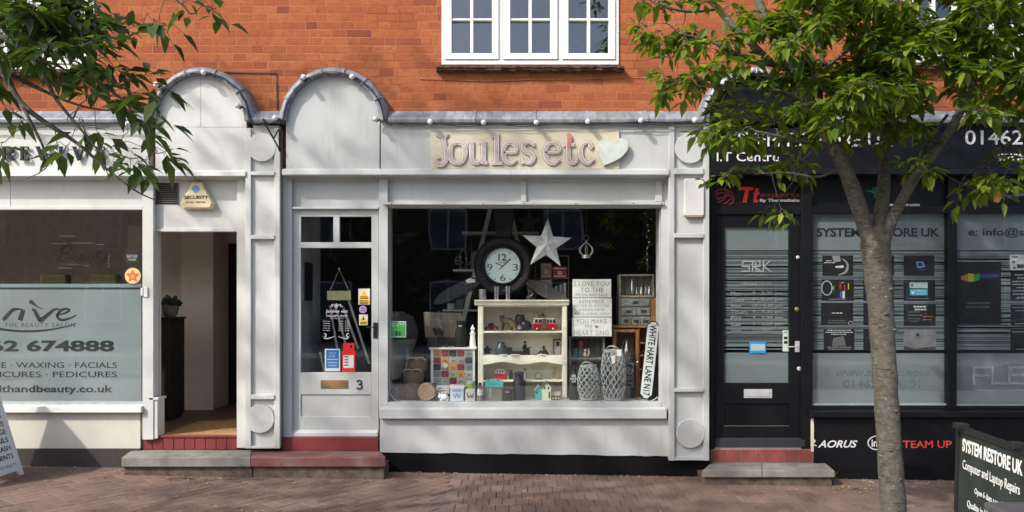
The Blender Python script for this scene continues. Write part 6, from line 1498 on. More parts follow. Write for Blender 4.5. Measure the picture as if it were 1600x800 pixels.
# mugs and boxes at the foot of the chest
yfr = .15
mb = it('mug_box', 'white and pale blue mug box with dark blue print below the drawers', 'box', 714, yfr)
m = MB(); m.box(X(703.5, yfr), X(724.5, yfr), yfr, yfr + .11, FZ, Z(607, yfr)); m.build('carton', pl('pale_blue_carton', (.50, .56, .66), .6), mb, bev=.003)
m = MB(); m.box(X(702.5, yfr), X(725.5, yfr), yfr - .006, yfr + .116, Z(607, yfr) + .0004, Z(602.5, yfr)); m.build('lid', WHT, mb)
m = MB(); 
for q in (711, 717): m.stroke([(q - 2.4, 615), (q, 622), (q + 2.4, 615)], 1.4, yfr - .002, yfr, 3)
m.pbox(706, 610, 722, 611.5, yfr - .002, yfr); m.build('print', pl('blue_print', (.10, .17, .40)), mb)
m2 = it('mug_box', 'small white box with a dark printed ear pattern below the lime green tin', 'box', 734.5, yfr)
m = MB(); m.box(X(727, yfr), X(742, yfr), yfr, yfr + .10, FZ, Z(608, yfr)); m.build('carton', pl('pinkish_white_carton', (.62, .58, .57), .6), m2, bev=.003)
m = MB(); m.stroke([(730, 614), (732, 622), (735, 617), (737.5, 622), (739.5, 614)], 1.3, yfr - .002, yfr, 3); m.build('print', RUBBER, m2)
g2 = it('storage_tin', 'lime green and white tin standing on the small printed box', 'tin', 735, yfr + .05, Z(608, yfr))
c = (X(735, yfr), yfr + .05, Z(608, yfr) + .001); r = S(6.2, yfr)
m = MB(); m.lathe([(r, 0), (r, S(8, yfr))], c, 20); m.build('body', pl('lime_green', (.28, .42, .03), .4), g2); m = MB(); m.lathe([(r * 1.02, S(8, yfr)), (r * 1.02, S(12, yfr)), (.002, S(12, yfr))], c, 20); m.build('lid', pl('pale_mint_lid', (.50, .58, .52)), g2)
sg = it('wooden_block', 'whitewashed wooden word block below the coloured drawers', 'block', 690, .28); m = MB(); m.pbox(680, 603.5, 702, 615.5, .28, .31); m.box(X(680, .28), X(702, .28), .28, .33, FZ, FZ + .02); m.build('block', M_WASHWOOD, sg)
m = MB(); m.pbox(683, 606, 690, 607.4, .278, .28); m.pbox(683, 610, 696, 611.2, .278, .28); m.build('print', DGREY, sg)
pg = it('animal_figure', 'white pottery animal with dark spots at the foot of the drawers', 'figurine', 694, yfr)
m = MB(); y_ = yfr; m.ell((X(694, y_), y_, FZ + .035), (S(7, y_), .035, .032), 14); m.ell((X(688, y_), y_ - .01, FZ + .045), (.022, .02, .022), 10)
for dx in (-.03, .03): m.tube([(X(694, y_) + dx, y_ - .01, FZ + .02), (X(694, y_) + dx, y_ - .01, FZ)], .011, 7)
for dx in (-.008, .010): m.tube([(X(688, y_) + dx, y_ - .01, FZ + .06), (X(688, y_) + dx * 1.3, y_ - .01, FZ + .082)], [.006, .003], 6)
m.build('body', WHT, pg, smooth='all')
gj = it('glass_jar', 'small cloudy glass jar in the dark left corner of the display floor', 'jar', 617, .22)
m = MB(); m.lathe([(.05, 0), (.052, .02), (.05, .09), (.03, .11), (.032, .13)], (X(618, .22), .22, FZ), 18); m.build('body', pl('cloudy_glass', (.17, .175, .165), .3), gj, smooth=True)

# ================================================================== right end of the display
yp = .40
def plaque(b0, b1, a, c_, rows, lab):
    t = thing('word_plaque', lab, 'sign', P((a + c_) / 2, b1, yp), 'stacked word plaques'); m = MB(); m.pbox(a, b0, c_, b1, yp, yp + .05); m.build('board', mat_plq, t, bev=.003)
    for s, x0, y0, x1, y1 in rows: m = MB(); m.ptext(s, x0, y0, x1, y1, yp - .001, .002, off=-.002, space=1.12); m.build('lettering', pl('grey_stamp_ink', (.20, .20, .19), .7), t)
    return t
mat_plq = mat_wood('chalky_plaque', (.58, .58, .55), (.76, .76, .73), 3, (1.5, 6, 8), .8)
t1 = plaque(436.3, 465, 895, 955, [('I LOVE YOU', 898, 439.5, 952, 447), ('TO THE', 907, 449.5, 943, 456.5), ('MOON AND BACK', 900, 458.5, 950, 463)], 'whitewashed plaque reading I LOVE YOU TO THE MOON AND BACK, top of three')
plaque(466, 495, 895, 956, [('REMEMBER', 905, 468.8, 944, 474), ('AS FAR AS ANYONE', 898, 475.8, 952, 480), ("KNOWS WE'RE", 905, 482, 945, 486), ('A NICE NORMAL FAMILY', 898, 488.5, 953, 492)], 'whitewashed plaque beginning REMEMBER AS FAR AS ANYONE, middle of three')
t3 = plaque(496, 525.5, 894, 956, [('YOU MAKE', 900, 498.5, 948, 505.5), ('my', 914, 507.5, 926, 514.5), ('HEART SING', 897, 516.3, 951, 523.5)], 'whitewashed plaque reading YOU MAKE my HEART SING, lowest of three')
m = MB(); m.pprism(heart(932, 511, 6, 5.5, 0, 24), yp - .002, yp); m.build('heart_print', pl('grey_stamp_ink', (.12, .12, .115), .7), t3)
def crate(a, b, c_, d, y0, y1, lab, mid=None, mat=M_CRATE, th=2.6, floor=None, up=None):
    z0 = Z(d, y0) if floor is None else floor
    t = thing('wooden_crate', lab, 'crate', (X((a + c_) / 2, y0), (y0 + y1) / 2, z0)); k = S(th, y0); x0, x1, z1 = X(a, y0), X(c_, y0), Z(b, y0)
    m = MB(); m.box(x0, x1, y0, y1, z0, z0 + k); m.box(x0, x1, y0, y1, z1 - k, z1); m.build('slat', mat, t, bev=.002)
    m = MB(); m.box(x0, x0 + k, y0, y1, z0 + k, z1 - k); m.box(x1 - k, x1, y0, y1, z0 + k, z1 - k); m.build('side', mat, t, bev=.002)
    m = MB(); n = 5; w = (x1 - x0 - 2 * k) / n
    for i in range(n): m.box(x0 + k + i * w + .003, x0 + k + (i + 1) * w - .003, y1 - .012, y1, z0 + k, z1 - k)
    m.build('back_slats', mat, t)
    if mid: m = MB(); zz_ = Z(mid, y0); m.box(x0 + k, x1 - k, y0 + .003, y1 - .012, zz_ - k * .8, zz_); m.build('shelf', mat, t)
    return t
yq = .46
crate(889.5, 526.3, 945, 630, yq, yq + .22, 'grey slatted crate standing on end under the word plaques, holding jugs', mid=559.5, floor=FZ)
zs_ = Z(559.5, yq)
M_PINK = pl('pink_glaze', (.36, .13, .15), .35); M_BLUEJ = pl('blue_glaze', (.03, .17, .26), .35)
def jug(px, w, b, z, y, mat, lab, hand=1, name='jug'):
    r = S(w / 2, y); H = Z(b, y) - z; c = (X(px, y), y, z); t = it(name, lab, 'jug', px, y, z)
    m = MB(); m.lathe([(r * .7, 0), (r * .95, H * .3), (r * .8, H * .65), (r, H), (r * .9, H), (r * .7, H * .6)], c, 18); m.build('body', mat, t, smooth=True)
    m = MB(); m.tube(smooth_path([(c[0] + hand * r * .9, y, z + H * .85), (c[0] + hand * r * 1.6, y, z + H * .8), (c[0] + hand * r * 1.5, y, z + H * .4), (c[0] + hand * r * .9, y, z + H * .3)], 4), .005, 7); m.build('handle', mat, t, smooth='all')
j = jug(899, 11, 545.5, zs_, yq + .08, M_BLUEJ, 'blue jug with a white foot on the crate shelf', -1)
jug(907.5, 11.5, 531.5, Z(545, yq), yq + .12, M_PINK, 'pink patterned jug standing highest in the grey crate')
m = MB(); m.box(X(900, yq), X(915, yq), yq + .09, yq + .15, zs_, Z(545, yq)); tag(m.build('storage_box', M_CRATE), 'small wooden box under the pink jug in the grey crate', 'box')
gp = it('animal_figure', 'small white squirrel shaped figure on the crate shelf beside the blue jug', 'figurine', 914, yq + .06, zs_)
m = MB(); y_ = yq + .05; m.ell((X(914, y_), y_, zs_ + .03), (.022, .022, .03), 10); m.ell((X(914.5, y_), y_ - .005, zs_ + .07), (.016, .016, .017), 9); m.tube(smooth_path([(X(917, y_), y_ + .01, zs_ + .01), (X(920.5, y_), y_ + .01, zs_ + .045), (X(918.5, y_), y_ + .01, zs_ + .09)], 4), .012, 8); m.build('body', pl('ivory_resin', (.48, .44, .38), .5), gp, smooth='all')
bj = it('bottle', 'dark stoppered bottle with white lettering left of the wicker lanterns', 'bottle', 896, .26)
c = (X(896.5, .26), .26, FZ); r = S(7.3, .26); H = Z(571, .26) - FZ
m = MB(); m.lathe([(r * .95, 0), (r, .01), (r, H * .66), (r * .4, H * .82), (r * .4, H * .9)], c, 20); m.build('glass', pl('smoky_glass', (.022, .024, .026), .15), bj, smooth=True)
m = MB(); m.lathe([(r * .45, H * .9), (r * .5, H * .96), (r * .2, H), (.002, H)], c, 14); m.build('stopper', DGREY, bj, smooth=True)
m = MB(); yb_ = .26 - r - .0025; 
for s, a, b, c2, d in (('BEER', 893, 585.5, 900, 589.5), ('MONEY BOX', 891, 590.5, 902, 593.5), ('FUND', 894, 594.5, 900, 597.5)): m.ptext(s, a, b, c2, d, yb_, .001, off=.03)
m.build('lettering', pl('mint_print', (.50, .58, .56)), bj)
WICK = pl('grey_willow', (.33, .35, .355), .7, var=.25, sc=30)
def wicker(px, w, b, y, lab, n=12, handle=True, tagc=None):
    r = S(w / 2, y); H = Z(b, y) - FZ; c = (X(px, y), y, FZ); t = it('wicker_lantern', lab, 'lantern', px, y, None, 'grey wicker lanterns')
    prof = lambda u: r * (.46 + .56 * math.sin(math.pi * min(1, .10 + u * .80)) ** .75)
    m = MB(); turns = .42
    for sgn in (-1, 1):
        for k in range(n):
            for off in (0, .05):
                pts = []
                for s in range(17):
                    u = s / 16; a = 2 * math.pi * (k / n) + sgn * 2 * math.pi * turns * u + off * .8; rr2 = prof(u) + (.003 if (s + k) % 2 else -.001); pts.append((c[0] + rr2 * math.cos(a), c[1] + rr2 * math.sin(a), c[2] + .012 + (H - .02) * u))
                m.tube(pts, .0042, 5, cap=False)
    m.build('weave', WICK, t, smooth='all')
    m = MB()
    for u in (0.005, .98):
        for q in range(2): m.tube([(c[0] + prof(u) * math.cos(k * .2618), c[1] + prof(u) * math.sin(k * .2618), c[2] + .008 + (H - .02) * u + q * .009) for k in range(25)], .006, 6)
    m.build('rim', WICK, t, smooth='all')
    m = MB(); m.lathe([(r * .55, 0), (r * .55, .012), (r * .32, .012), (r * .32, H * .5), (.002, H * .5)], c, 18); m.build('candle_holder', pl('dim_glass_candle', (.13, .14, .14), .3), t, smooth=True)
    rr2 = prof(1)
    m = MB(); m.tube(smooth_path([(c[0] - rr2, c[1], c[2] + H * .94), (c[0] - rr2 * .6, c[1] - rr2 * .7, c[2] + H + .025), (c[0] + rr2 * .2, c[1] - rr2 * .95, c[2] + H + .018), (c[0] + rr2, c[1] - .02, c[2] + H * .94)], 5), .007, 7); m.build('handle', WICK, t, smooth='all')
    return t, c, r, H
wicker(919.5, 33.5, 569.5, .22, 'shorter round grey wicker lantern in the display window', 12)
tl, c, r, H = wicker(958.5, 38, 545, .20, 'taller grey wicker lantern with a white price tag', 13)
m = MB(); m.pprism([(964, 546), (971, 546.5), (970.5, 556.5), (964, 556)], c[1] - r - .008, c[1] - r - .006); m.pprism([(955, 557), (960.5, 555), (961, 567), (956, 569)], c[1] - r - .008, c[1] - r - .006); m.build('tag', WHT, tl)
# pine cabinet
yn_ = .50
pc = it('cabinet', 'orange pine cabinet with a glass door and open pigeonholes', 'cabinet', 995, yn_ + .12)
a_, b_, c2_ = X(957.5, yn_), X(998.5, yn_), X(1030, yn_); zt4 = Z(512, yn_)
m = MB(); m.box(a_, c2_, yn_ + .23, yn_ + .245, FZ, zt4); m.box(a_, a_ + .02, yn_ + .004, yn_ + .23, FZ, zt4); m.box(b_ - .008, b_ + .008, yn_ + .004, yn_ + .23, FZ, zt4); m.box(c2_ - .02, c2_, yn_ + .004, yn_ + .23, FZ, zt4); m.build('carcass', M_PINE, pc)
m = MB(); m.box(a_ - .012, c2_ + .012, yn_ - .012, yn_ + .25, zt4, zt4 + .022); m.build('top', M_PINE, pc, bev=.004)
m = MB(); 
for q in ((958.5, 514.8, 963.2, 625), (993.5, 514.8, 998, 625), (963.2, 514.8, 993.5, 519), (963.2, 616, 993.5, 625)): m.pbox(*q, yn_ - .012, yn_ + .003)
dd = m.build('door', M_PINE, pc, bev=.002)
m = MB(); m.pbox(963, 518.5, 993.7, 617, yn_ - .006, yn_ - .003); m.build('door_glass', GLS, dd)
m = MB(); m.ell(P(996.2, 566, yn_ - .02), .009, 8); m.build('knob', CHROME, dd)
for b in (535, 554.5, 576, 597):
    m = MB(); m.box(b_ + .009, c2_ - .021, yn_ + .002, yn_ + .229, Z(b + 2, yn_), Z(b, yn_)); m.build('shelf', M_PINE, pc)
bs = thing('chalk_sign', 'small black chalk style sign with white ornament behind the tall wicker lantern', 'sign', P(982, 607, .38)); m = MB(); m.pbox(973, 565.5, 991.5, 607.5, .38, .392); m.build('board', DGREY, bs)
m = MB()
for q in ((975, 568, 989.5, 568.7), (975, 604, 989.5, 604.7), (975, 568.7, 975.7, 604), (988.8, 568.7, 989.5, 604)): m.pbox(*q, .378, .38)
m.stroke([(977, 578), (980, 574), (984, 576), (981, 582), (986, 584), (988, 578)], 1.2, .3785, .38); m.ptext('GIN', 977, 588, 987, 594, .3785, .001); m.stroke([(977, 600), (982, 597.5), (987, 600)], 1.0, .3785, .38)
m.build('lettering', pl('chalk_grey', (.26, .26, .25), .9), bs)
m = MB(); m.box(X(974, .38), X(991, .38), .38, .45, FZ, Z(607.5, .38)); m.build('stand', DGREY, bs)
gb = it('bottle', 'clear glass bottle standing above the small black chalk sign', 'bottle', 980, .41, Z(565, .40))
c = (X(979.5, .41), .41, Z(560, .41)); r = S(6, .41); H = Z(530, .41) - c[2]
m = MB(); m.lathe([(r * .95, 0), (r, .006), (r, H * .5), (r * .45, H * .72), (r * .42, H * .92), (r * .5, H * .93), (r * .5, H), (r * .36, H), (r * .36, H * .75), (r * .9, H * .48), (r * .9, .008)], c, 20); m.build('glass', mat_glass('clear_bottle_glass', (.93, .95, .95), .16), gb, smooth=True)
m = MB(); m.lathe([(r * 1.1, -S(5, .41)), (r * 1.1, 0)], c, 16); m.build('coaster', DGREY, gb)
# drawers and crate on the cabinet
zc5 = zt4 + .022
dc = it('drawer_chest', 'small wooden chest of six grey patterned drawers on the pine cabinet', 'chest', 999, yn_ + .08, zc5)
m = MB(); zt6 = Z(464.5, yn_); m.box(X(967.5, yn_), X(1030, yn_), yn_ + .012, yn_ + .2, zc5, zt6); m.build('carcass', M_BOARDWOOD, dc)
for q in ((971, 467.5, 1015, 478), (971, 481, 993.5, 492.5), (995, 481, 1016, 492.5), (971, 496, 985, 507.5), (987, 496, 1000.5, 507.5), (1002, 496, 1016, 507.5)):
    m = MB(); m.pbox(*q, yn_ - .002, yn_ + .03); o = m.build('drawer', pl('grey_green_drawer', (.19, .215, .205), .6, var=.35, sc=40), dc, bev=.002)
    m = MB(); cx = (q[0] + q[2]) / 2; cy = (q[1] + q[3]) / 2; m.pbox(cx - 4, cy - 2.2, cx + 4, cy + 2.2, yn_ - .006, yn_ - .002); m.pbox(cx - 2, cy - .6, cx + 2, cy + .6, yn_ - .012, yn_ - .006); m.build('pull', pl('dark_drawer_pull', (.055, .06, .06), .5, .4), o)
m = MB(); m.pbox(1017, 466, 1030, 508.5, yn_ + .006, yn_ + .0115); m.build('side_panel', M_PINE, dc)
zc6 = zt6
crate(967.5, 428.5, 1022.5, 464, yn_, yn_ + .17, 'pale open crate of glass bottles on top of the small drawer chest', mat=mat_wood('olive_crate_wood', (.20, .19, .12), (.34, .32, .22), stretch=(2, 14, 14)), floor=zc6 + .001)
zcb = zc6 + S(2.6, yn_) + .001
for px_, w, b, lab in ((987.5, 6.5, 436, 'tall clear bottle at the left inside the pale crate'), (995, 6.5, 449, 'short round clear jar in the pale crate, left'), (1002, 6.5, 447.5, 'short clear jar in the middle of the pale crate'), (1009, 6.5, 448.5, 'short clear jar second from right in the pale crate'), (1014.5, 5.5, 447, 'short clear jar at the right inside the pale crate')):
    y = yn_ + .06; r = S(w / 2, y); H = Z(b, y) - zcb; m = MB(); m.lathe([(r, 0), (r, H * .6), (r * .5, H * .75), (r * .5, H), (r * .38, H), (r * .38, H * .76), (r * .85, H * .58), (r * .85, .006)], (X(px_, y), y, zcb), 16)
    tag(m.build('glass_bottle', mat_glass('bright_bottle_glass', (.9, .93, .92), .22) if px_ < 988 else bpy.data.materials['bright_bottle_glass'], smooth=True), lab, 'bottle', 'glass bottles in the pale crate')
tw = thing('garland', 'dark twiggy garland with tiny lights hanging at the right end of the window', 'garland', P(1013, 330, .3))
m = MB(); q = smooth_path([P(1012 + rnd.uniform(-5, 5), 325 + k * 9, .28 + rnd.uniform(-.02, .02)) for k in range(12)], 3); m.tube(q, .004, 5)
for k in range(26): p_ = q[rnd.randrange(len(q))]; m.tube([p_, p_ + Vector((rnd.uniform(-.05, .05), rnd.uniform(-.03, .03), rnd.uniform(-.05, .03)))], [.003, .001], 4)
m.build('twigs', pl('dark_twig', (.05, .045, .035), .9), tw)
m = MB()
for k in range(9): m.ell(q[3 * k + 3] + Vector((rnd.uniform(-.02, .02), -.02, 0)), .006, 6)
m.build('bead', WHT, tw)
# street sign leaning at the right end
ss = thing('street_sign', 'white street name plate reading WHITE HART LANE N17 leaning upright in the window', 'sign', P(1018, 625, .14))
pa, pb = P(1021.5, 502, .15), P(1008.5, 623.5, .10); mid = (pa + pb) / 2; L = (pa - pb).length
zx = (pa - pb).normalized(); sx = Vector((0, 1, 0)).cross(zx).normalized(); fy_ = zx.cross(sx).normalized()
Mx = Matrix(((sx.x, fy_.x, zx.x, mid.x), (sx.y, fy_.y, zx.y, mid.y), (sx.z, fy_.z, zx.z, mid.z), (0, 0, 0, 1)))
W_ = S(20, .1)
def notch(w, h, k): return [(-w / 2 + k, -h / 2), (w / 2 - k, -h / 2), (w / 2 - k * .6, -h / 2 + k * .6), (w / 2, -h / 2 + k), (w / 2, h / 2 - k), (w / 2 - k * .6, h / 2 - k * .6), (w / 2 - k, h / 2), (-w / 2 + k, h / 2), (-w / 2 + k * .6, h / 2 - k * .6), (-w / 2, h / 2 - k), (-w / 2, -h / 2 + k), (-w / 2 + k * .6, -h / 2 + k * .6)]
FS = 1 if (Mx.to_3x3() @ Vector((0, -1, 0))).y < 0 else -1
yo = lambda a: -a * FS if False else -a
m = MB(); m.prism(notch(W_, L, .035), -.004, .012, Mx); m.build('plate', M_IRON, ss)
m = MB(); m.prism(notch(W_ * .88, L * .975, .033), -.007, -.0041, Mx); m.build('face', pl('enamel_white', (.60, .63, .64), .35), ss)
m = MB(); Rt = Mx @ Matrix.Rotation(math.radians(90), 4, 'Y'); m.text('WHITE HART LANE N17', -L * .455, -W_ * .27, L * .455, W_ * .27, -.0085, .002, M=Rt, off=.02); m.build('lettering', M_IRON, ss)
bk = it('wooden_board', 'tall black board standing behind the leaning street name plate', 'board', 1024, .19); m = MB(); m.pprism([(1016, 506), (1030, 506), (1030, 625), (1012, 625)], .17, .19); m.build('panel', pl('black_plank', (.022, .022, .025), .6), bk)

# ================================================================== posters in the repair shop window
def poster(a, b, c, d, lab, bgc, marks, y=0.0347):
    t = thing('poster', lab, 'poster', P((a + c) / 2, d, y), 'posters in the repair shop window')
    m = MB(); m.pbox(a, b, c, d, y, y + .0008); m.build('sheet', pl('poster_%d_%d' % (a, b), bgc, .5, var=.25, sc=12), t)
    for k, (nm, colr, fn) in enumerate(marks):
        m = MB(); fn(m, y - .0002 - .00004 * k, y + .0001); m.build(nm, pl('print_%02x%02x%02x' % tuple(int(v * 255) for v in colr), colr), t)
DK = (.014, .014, .016)
def rows(a, c, b, n, step, h=1.0, seed=1):
    def f(m, y0, y1):
        r = random.Random(seed)
        for k in range(n):
            e = r.uniform(0, .22) * (c - a); x = a + e
            while x < c - e - 2: w = r.uniform(2, 6); m.pbox(x, b + k * step, min(x + w, c - e), b + k * step + h, y0, y1); x += w + 1.0
    return f
GR = (.30, .30, .30); WT = (.55, .55, .55)
poster(1285, 399, 1333, 431, 'dark poster with a curved chrome shape, top left of the poster grid', DK, [('print', (.24, .25, .25), lambda m, y0, y1: (m.stroke([(1316, 404), (1324, 412), (1322, 424), (1310, 430)], [1, 3, 4, 1], y0, y1), m.pprism([(1300, 399.5), (1312, 399.5), (1314, 408), (1303, 410)], y0, y1))), ('caption', WT, rows(1287, 1305, 407, 2, 3, 1, 2)), ('highlight', WT, lambda m, y0, y1: m.pprism([(1305, 416), (1318, 414.5), (1318, 418.5), (1306, 418.5)], y0, y1))])
def ring(cx, cy, rx, ry, w, a0=0, a1=360): return lambda m, y0, y1: m.stroke([(cx + rx * math.cos(math.radians(a)), cy + ry * math.sin(math.radians(a))) for a in range(a0, a1 + 1, 18)], w, y0, y1, 2)
poster(1284, 436.5, 1334, 470, 'dark poster of a headset and coloured bars, second down on the left', DK, [('headset', (.34, .36, .46), ring(1292, 450, 8, 11, 1.6)), ('red_bar', (.45, .03, .03), lambda m, y0, y1: (m.pbox(1312, 442, 1314, 452, y0, y1), m.pbox(1319, 445, 1320.5, 455, y0, y1))), ('blue_bar', (.05, .10, .50), lambda m, y0, y1: m.pbox(1312.5, 455, 1315.5, 465, y0, y1)), ('yellow_bar', (.55, .42, .05), lambda m, y0, y1: (m.pbox(1325, 443, 1326.5, 452, y0, y1), m.stroke([(1304, 447), (1301.5, 450), (1304, 453)], .9, y0, y1))), ('white_bar', WT, lambda m, y0, y1: (m.pbox(1316.5, 455, 1320, 466, y0, y1), m.pbox(1315, 441, 1318, 442, y0, y1))), ('caption', GR, rows(1294, 1324, 467, 1, 2, .9, 4))])
poster(1283, 473, 1333, 508, 'dark poster with one short pale line, third down on the left', DK, [('caption', WT, rows(1297, 1319, 488.5, 1, 2, 1.2, 5)), ('print', (.10, .11, .11), rows(1286, 1330, 500, 2, 3.5, 1.8, 6)), ('highlight', GR, ring(1329, 505, 3, 3, 1))])
poster(1287, 513.5, 1335, 548, 'dark poster with several white text rows, bottom left of the grid', DK, [('caption', WT, rows(1289, 1333, 515.5, 3, 3.2, 1.1, 7)), ('print', (.11, .11, .12), lambda m, y0, y1: m.pprism([(1302, 528), (1318, 525), (1322, 540), (1300, 541)], y0, y1)), ('footer', GR, rows(1291, 1332, 542, 2, 3, 1.0, 8))])
for k, (b0, b1, l) in enumerate(((399, 431, 'top'), (437, 470, 'second'), (474, 508, 'third'), (514, 548, 'bottom'))):
    poster(1349, b0, 1397, b1, 'dark text poster half hidden behind the tree trunk, %s of its column' % l, DK, [('caption', (.20, .20, .21), rows(1353, 1394, b0 + 5, 5 - k % 2, 4.4, 1.0, 20 + k))])
poster(1412, 399, 1460, 431, 'dark poster with a glowing blue chip, top right of the grid', DK, [('chip', (.10, .22, .50), lambda m, y0, y1: m.pprism([(1431, 409), (1442, 408.5), (1446, 417), (1434, 419)], y0, y1)), ('core', (.012, .03, .09), lambda m, y0, y1: m.pprism([(1433.5, 411), (1440, 410.5), (1442.5, 415.5), (1435.5, 416.5)], y0, y1)), ('glow', (.05, .10, .28), lambda m, y0, y1: m.pbox(1434, 421, 1443, 422, y0, y1))])
poster(1412, 437, 1461, 470, 'dark poster with pale and cyan buttons, second down on the right', DK, [('pale_button', (.38, .44, .46), lambda m, y0, y1: m.pbox(1421.5, 441.5, 1449.5, 450, y0, y1)), ('cyan_button', (.04, .30, .40), lambda m, y0, y1: m.pbox(1421.5, 451.5, 1449.5, 461.5, y0, y1)), ('print', (.12, .16, .18), lambda m, y0, y1: (m.ptext('Like us on\nFacebook', 1430, 442.5, 1448, 449, y0, .0001), m.pbox(1423, 443, 1427.5, 448.5, y0, y1))), ('bird', WT, lambda m, y0, y1: (m.pprism([(1423.5, 453.5), (1427, 456), (1430, 453.5), (1428.5, 459), (1424.5, 459.5)], y0, y1), m.ptext('Follow us\non Twitter', 1432, 453, 1448, 460, y0, .0001))), ('footer', (.18, .18, .18), rows(1416, 1456, 466, 1, 2, 1, 9))])
poster(1412, 475, 1462, 509, 'dark poster with bold white heading and orange rows, third down on the right', DK, [('caption', WT, rows(1424, 1453, 478, 2, 4.5, 2.2, 10)), ('orange_rows', (.40, .16, .04), rows(1440, 1460, 494, 2, 5, 1, 11)), ('grey_rows', (.22, .22, .22), rows(1418, 1442, 487, 4, 5, .9, 12))])
poster(1412, 514.5, 1462, 547, 'grey laptop lid poster with small dark emblem, bottom right of the grid', (.17, .17, .175), [('emblem', DK, lambda m, y0, y1: (m.ell(P(1434, 523.5, y0), (S(2.6), .0001, S(2.4)), 10), m.stroke([(1434, 521), (1435.5, 519.5)], 1, y0, y1, 0))), ('shade', (.05, .05, .052), lambda m, y0, y1: m.pprism([(1412.3, 540), (1430, 545), (1462, 541), (1462, 546.8), (1412.3, 546.8)], y0, y1))])
poster(1495.5, 409.5, 1564, 507, 'large dark poster with a rainbow light streak across it', (.010, .011, .014), [('orange_streak', (.30, .16, .02), lambda m, y0, y1: m.pprism([(1501, 432), (1512, 428), (1512, 440), (1502, 437)], y0, y1)), ('yellow_streak', (.30, .33, .03), lambda m, y0, y1: m.pprism([(1512.5, 427), (1522, 428), (1522, 440), (1512.5, 440)], y0, y1)), ('green_streak', (.03, .22, .06), lambda m, y0, y1: m.pprism([(1522.5, 429), (1531, 427), (1531, 437), (1522.5, 440)], y0, y1)), ('blue_streak', (.025, .04, .16), lambda m, y0, y1: m.pprism([(1531.5, 429), (1560, 428), (1562, 433), (1531.5, 435)], y0, y1)), ('caption', (.07, .075, .085), rows(1509, 1550, 472, 2, 6, 3, 13))])
poster(1578, 398, 1622, 422, 'white poster with small dark badges beside the rainbow poster', (.52, .55, .56), [('badges', (.04, .05, .06), lambda m, y0, y1: (m.pbox(1581, 400.5, 1591, 402.5, y0, y1), m.pbox(1582, 408, 1586, 411, y0, y1), m.pbox(1589, 413, 1600, 419, y0, y1), m.pbox(1583, 417, 1587, 420, y0, y1), m.pbox(1604, 402, 1616, 410, y0, y1)))])
for k, (b0, b1, l) in enumerate(((425, 470, 'dark poster of dense white text rows below the white badge poster'), (476, 509, 'dark landscape poster with a pale edge, third down at the right edge'), (514, 549, 'dark poster with a heading and footer, lowest at the right edge'))):
    poster(1579, b0, 1624, b1, l, DK, [('caption', GR if k else WT, rows(1581, 1620, b0 + 4, (8, 2, 1)[k], 5, 1, 30 + k)), ('footer', GR, rows(1583, 1620, b1 - 4, 1, 2, 1.2, 40 + k))])

# ================================================================== pavement boards
ab = thing('sandwich_board', 'dark green and black sandwich board reading SYSTEM RESTORE UK on the pavement', 'sign board', (2.335, -3.11, GZ(2.33, -3.4)), rot=(0, 0, math.radians(-97)))
zt7 = 0.905 - GZ(2.33, -3.4); WB = .745
for nm, Mt in (('front_panel', Matrix.Rotation(math.radians(-1.5), 4, 'X')), ('back_panel', Matrix.Translation((0, .36, 0)) @ Matrix.Rotation(math.radians(16), 4, 'X'))):
    m = MB(); m.box(0, .028, 0, .03, 0, zt7, Mt); m.box(WB - .028, WB, 0, .03, 0, zt7, Mt); m.box(.028, WB - .028, 0, .03, zt7 - .03, zt7, Mt); m.box(.028, WB - .028, 0, .03, .10, .13, Mt)
    o = m.build(nm, pl('black_frame_wood', (.012, .012, .013), .4), ab, bev=.004, local=True)
    m = MB(); m.box(.027, WB - .027, .010, .022, .128, zt7 - .029, Mt); m.build('board', pl('dark_green_slate', (.022, .032, .028), .5, var=.3, sc=5), o, local=True)
for u in (.05, WB - .11): m = MB(); m.box(u, u + .06, -.012, .05, zt7 - .008, zt7 + .02); m.build('hinge', M_IRON, ab, bev=.004, local=True)
m = MB(); Mt = Matrix.Rotation(math.radians(-1.5), 4, 'X')
for s, x0, x1, z1, h, kw in (('SYSTEM RESTORE UK', .065, .685, .060, .068, dict(off=.03)), ('Computer and Laptop Repairs', .075, .665, .170, .062, dict()), ('Open 6 days a week', .22, .52, .285, .038, dict()), ('Quality in House Repairs', .14, .60, .365, .046, dict()), ('Full Diagnostics', .20, .54, .455, .044, dict()), ('No Fix No Fee', .24, .50, .55, .04, dict())):
    m = MB(); m.text(s, x0, zt7 - z1 - h, x1, zt7 - z1, .0085, .001, M=Mt, **kw); m.build('lettering', pl('chalk_white_paint', (.62, .64, .63), .7), ab, local=True)
m = MB(); m.tube([(.37, .03, .25), (.37, .26, .25)], .004, 5); m.build('stay', M_STEEL, ab, local=True)
lb = thing('sandwich_board', 'white sandwich board listing beauty treatments at the left edge of the pavement', 'sign board', (-4.27, -.35 - .60, GZ(-4.3, -.6)), rot=(0, 0, math.radians(90)))
WL = .60; HL = 1.0; la = 17
for nm, Mt in (('front_panel', Matrix.Rotation(math.radians(-la), 4, 'X')), ('back_panel', Matrix.Translation((0, 2 * HL * math.sin(math.radians(la)), 0)) @ Matrix.Rotation(math.radians(la), 4, 'X'))):
    m = MB(); m.prism([(0, .0), (.05, .0), (.09, .05), (WL - .09, .05), (WL - .05, 0), (WL, 0), (WL, HL), (0, HL)], 0, .018, Mt); m.build(nm, pl('white_board_paint', (.70, .72, .73), .5, var=.05), lb, bev=.004, local=True)
Mt = Matrix.Rotation(math.radians(-la), 4, 'X'); m = MB()
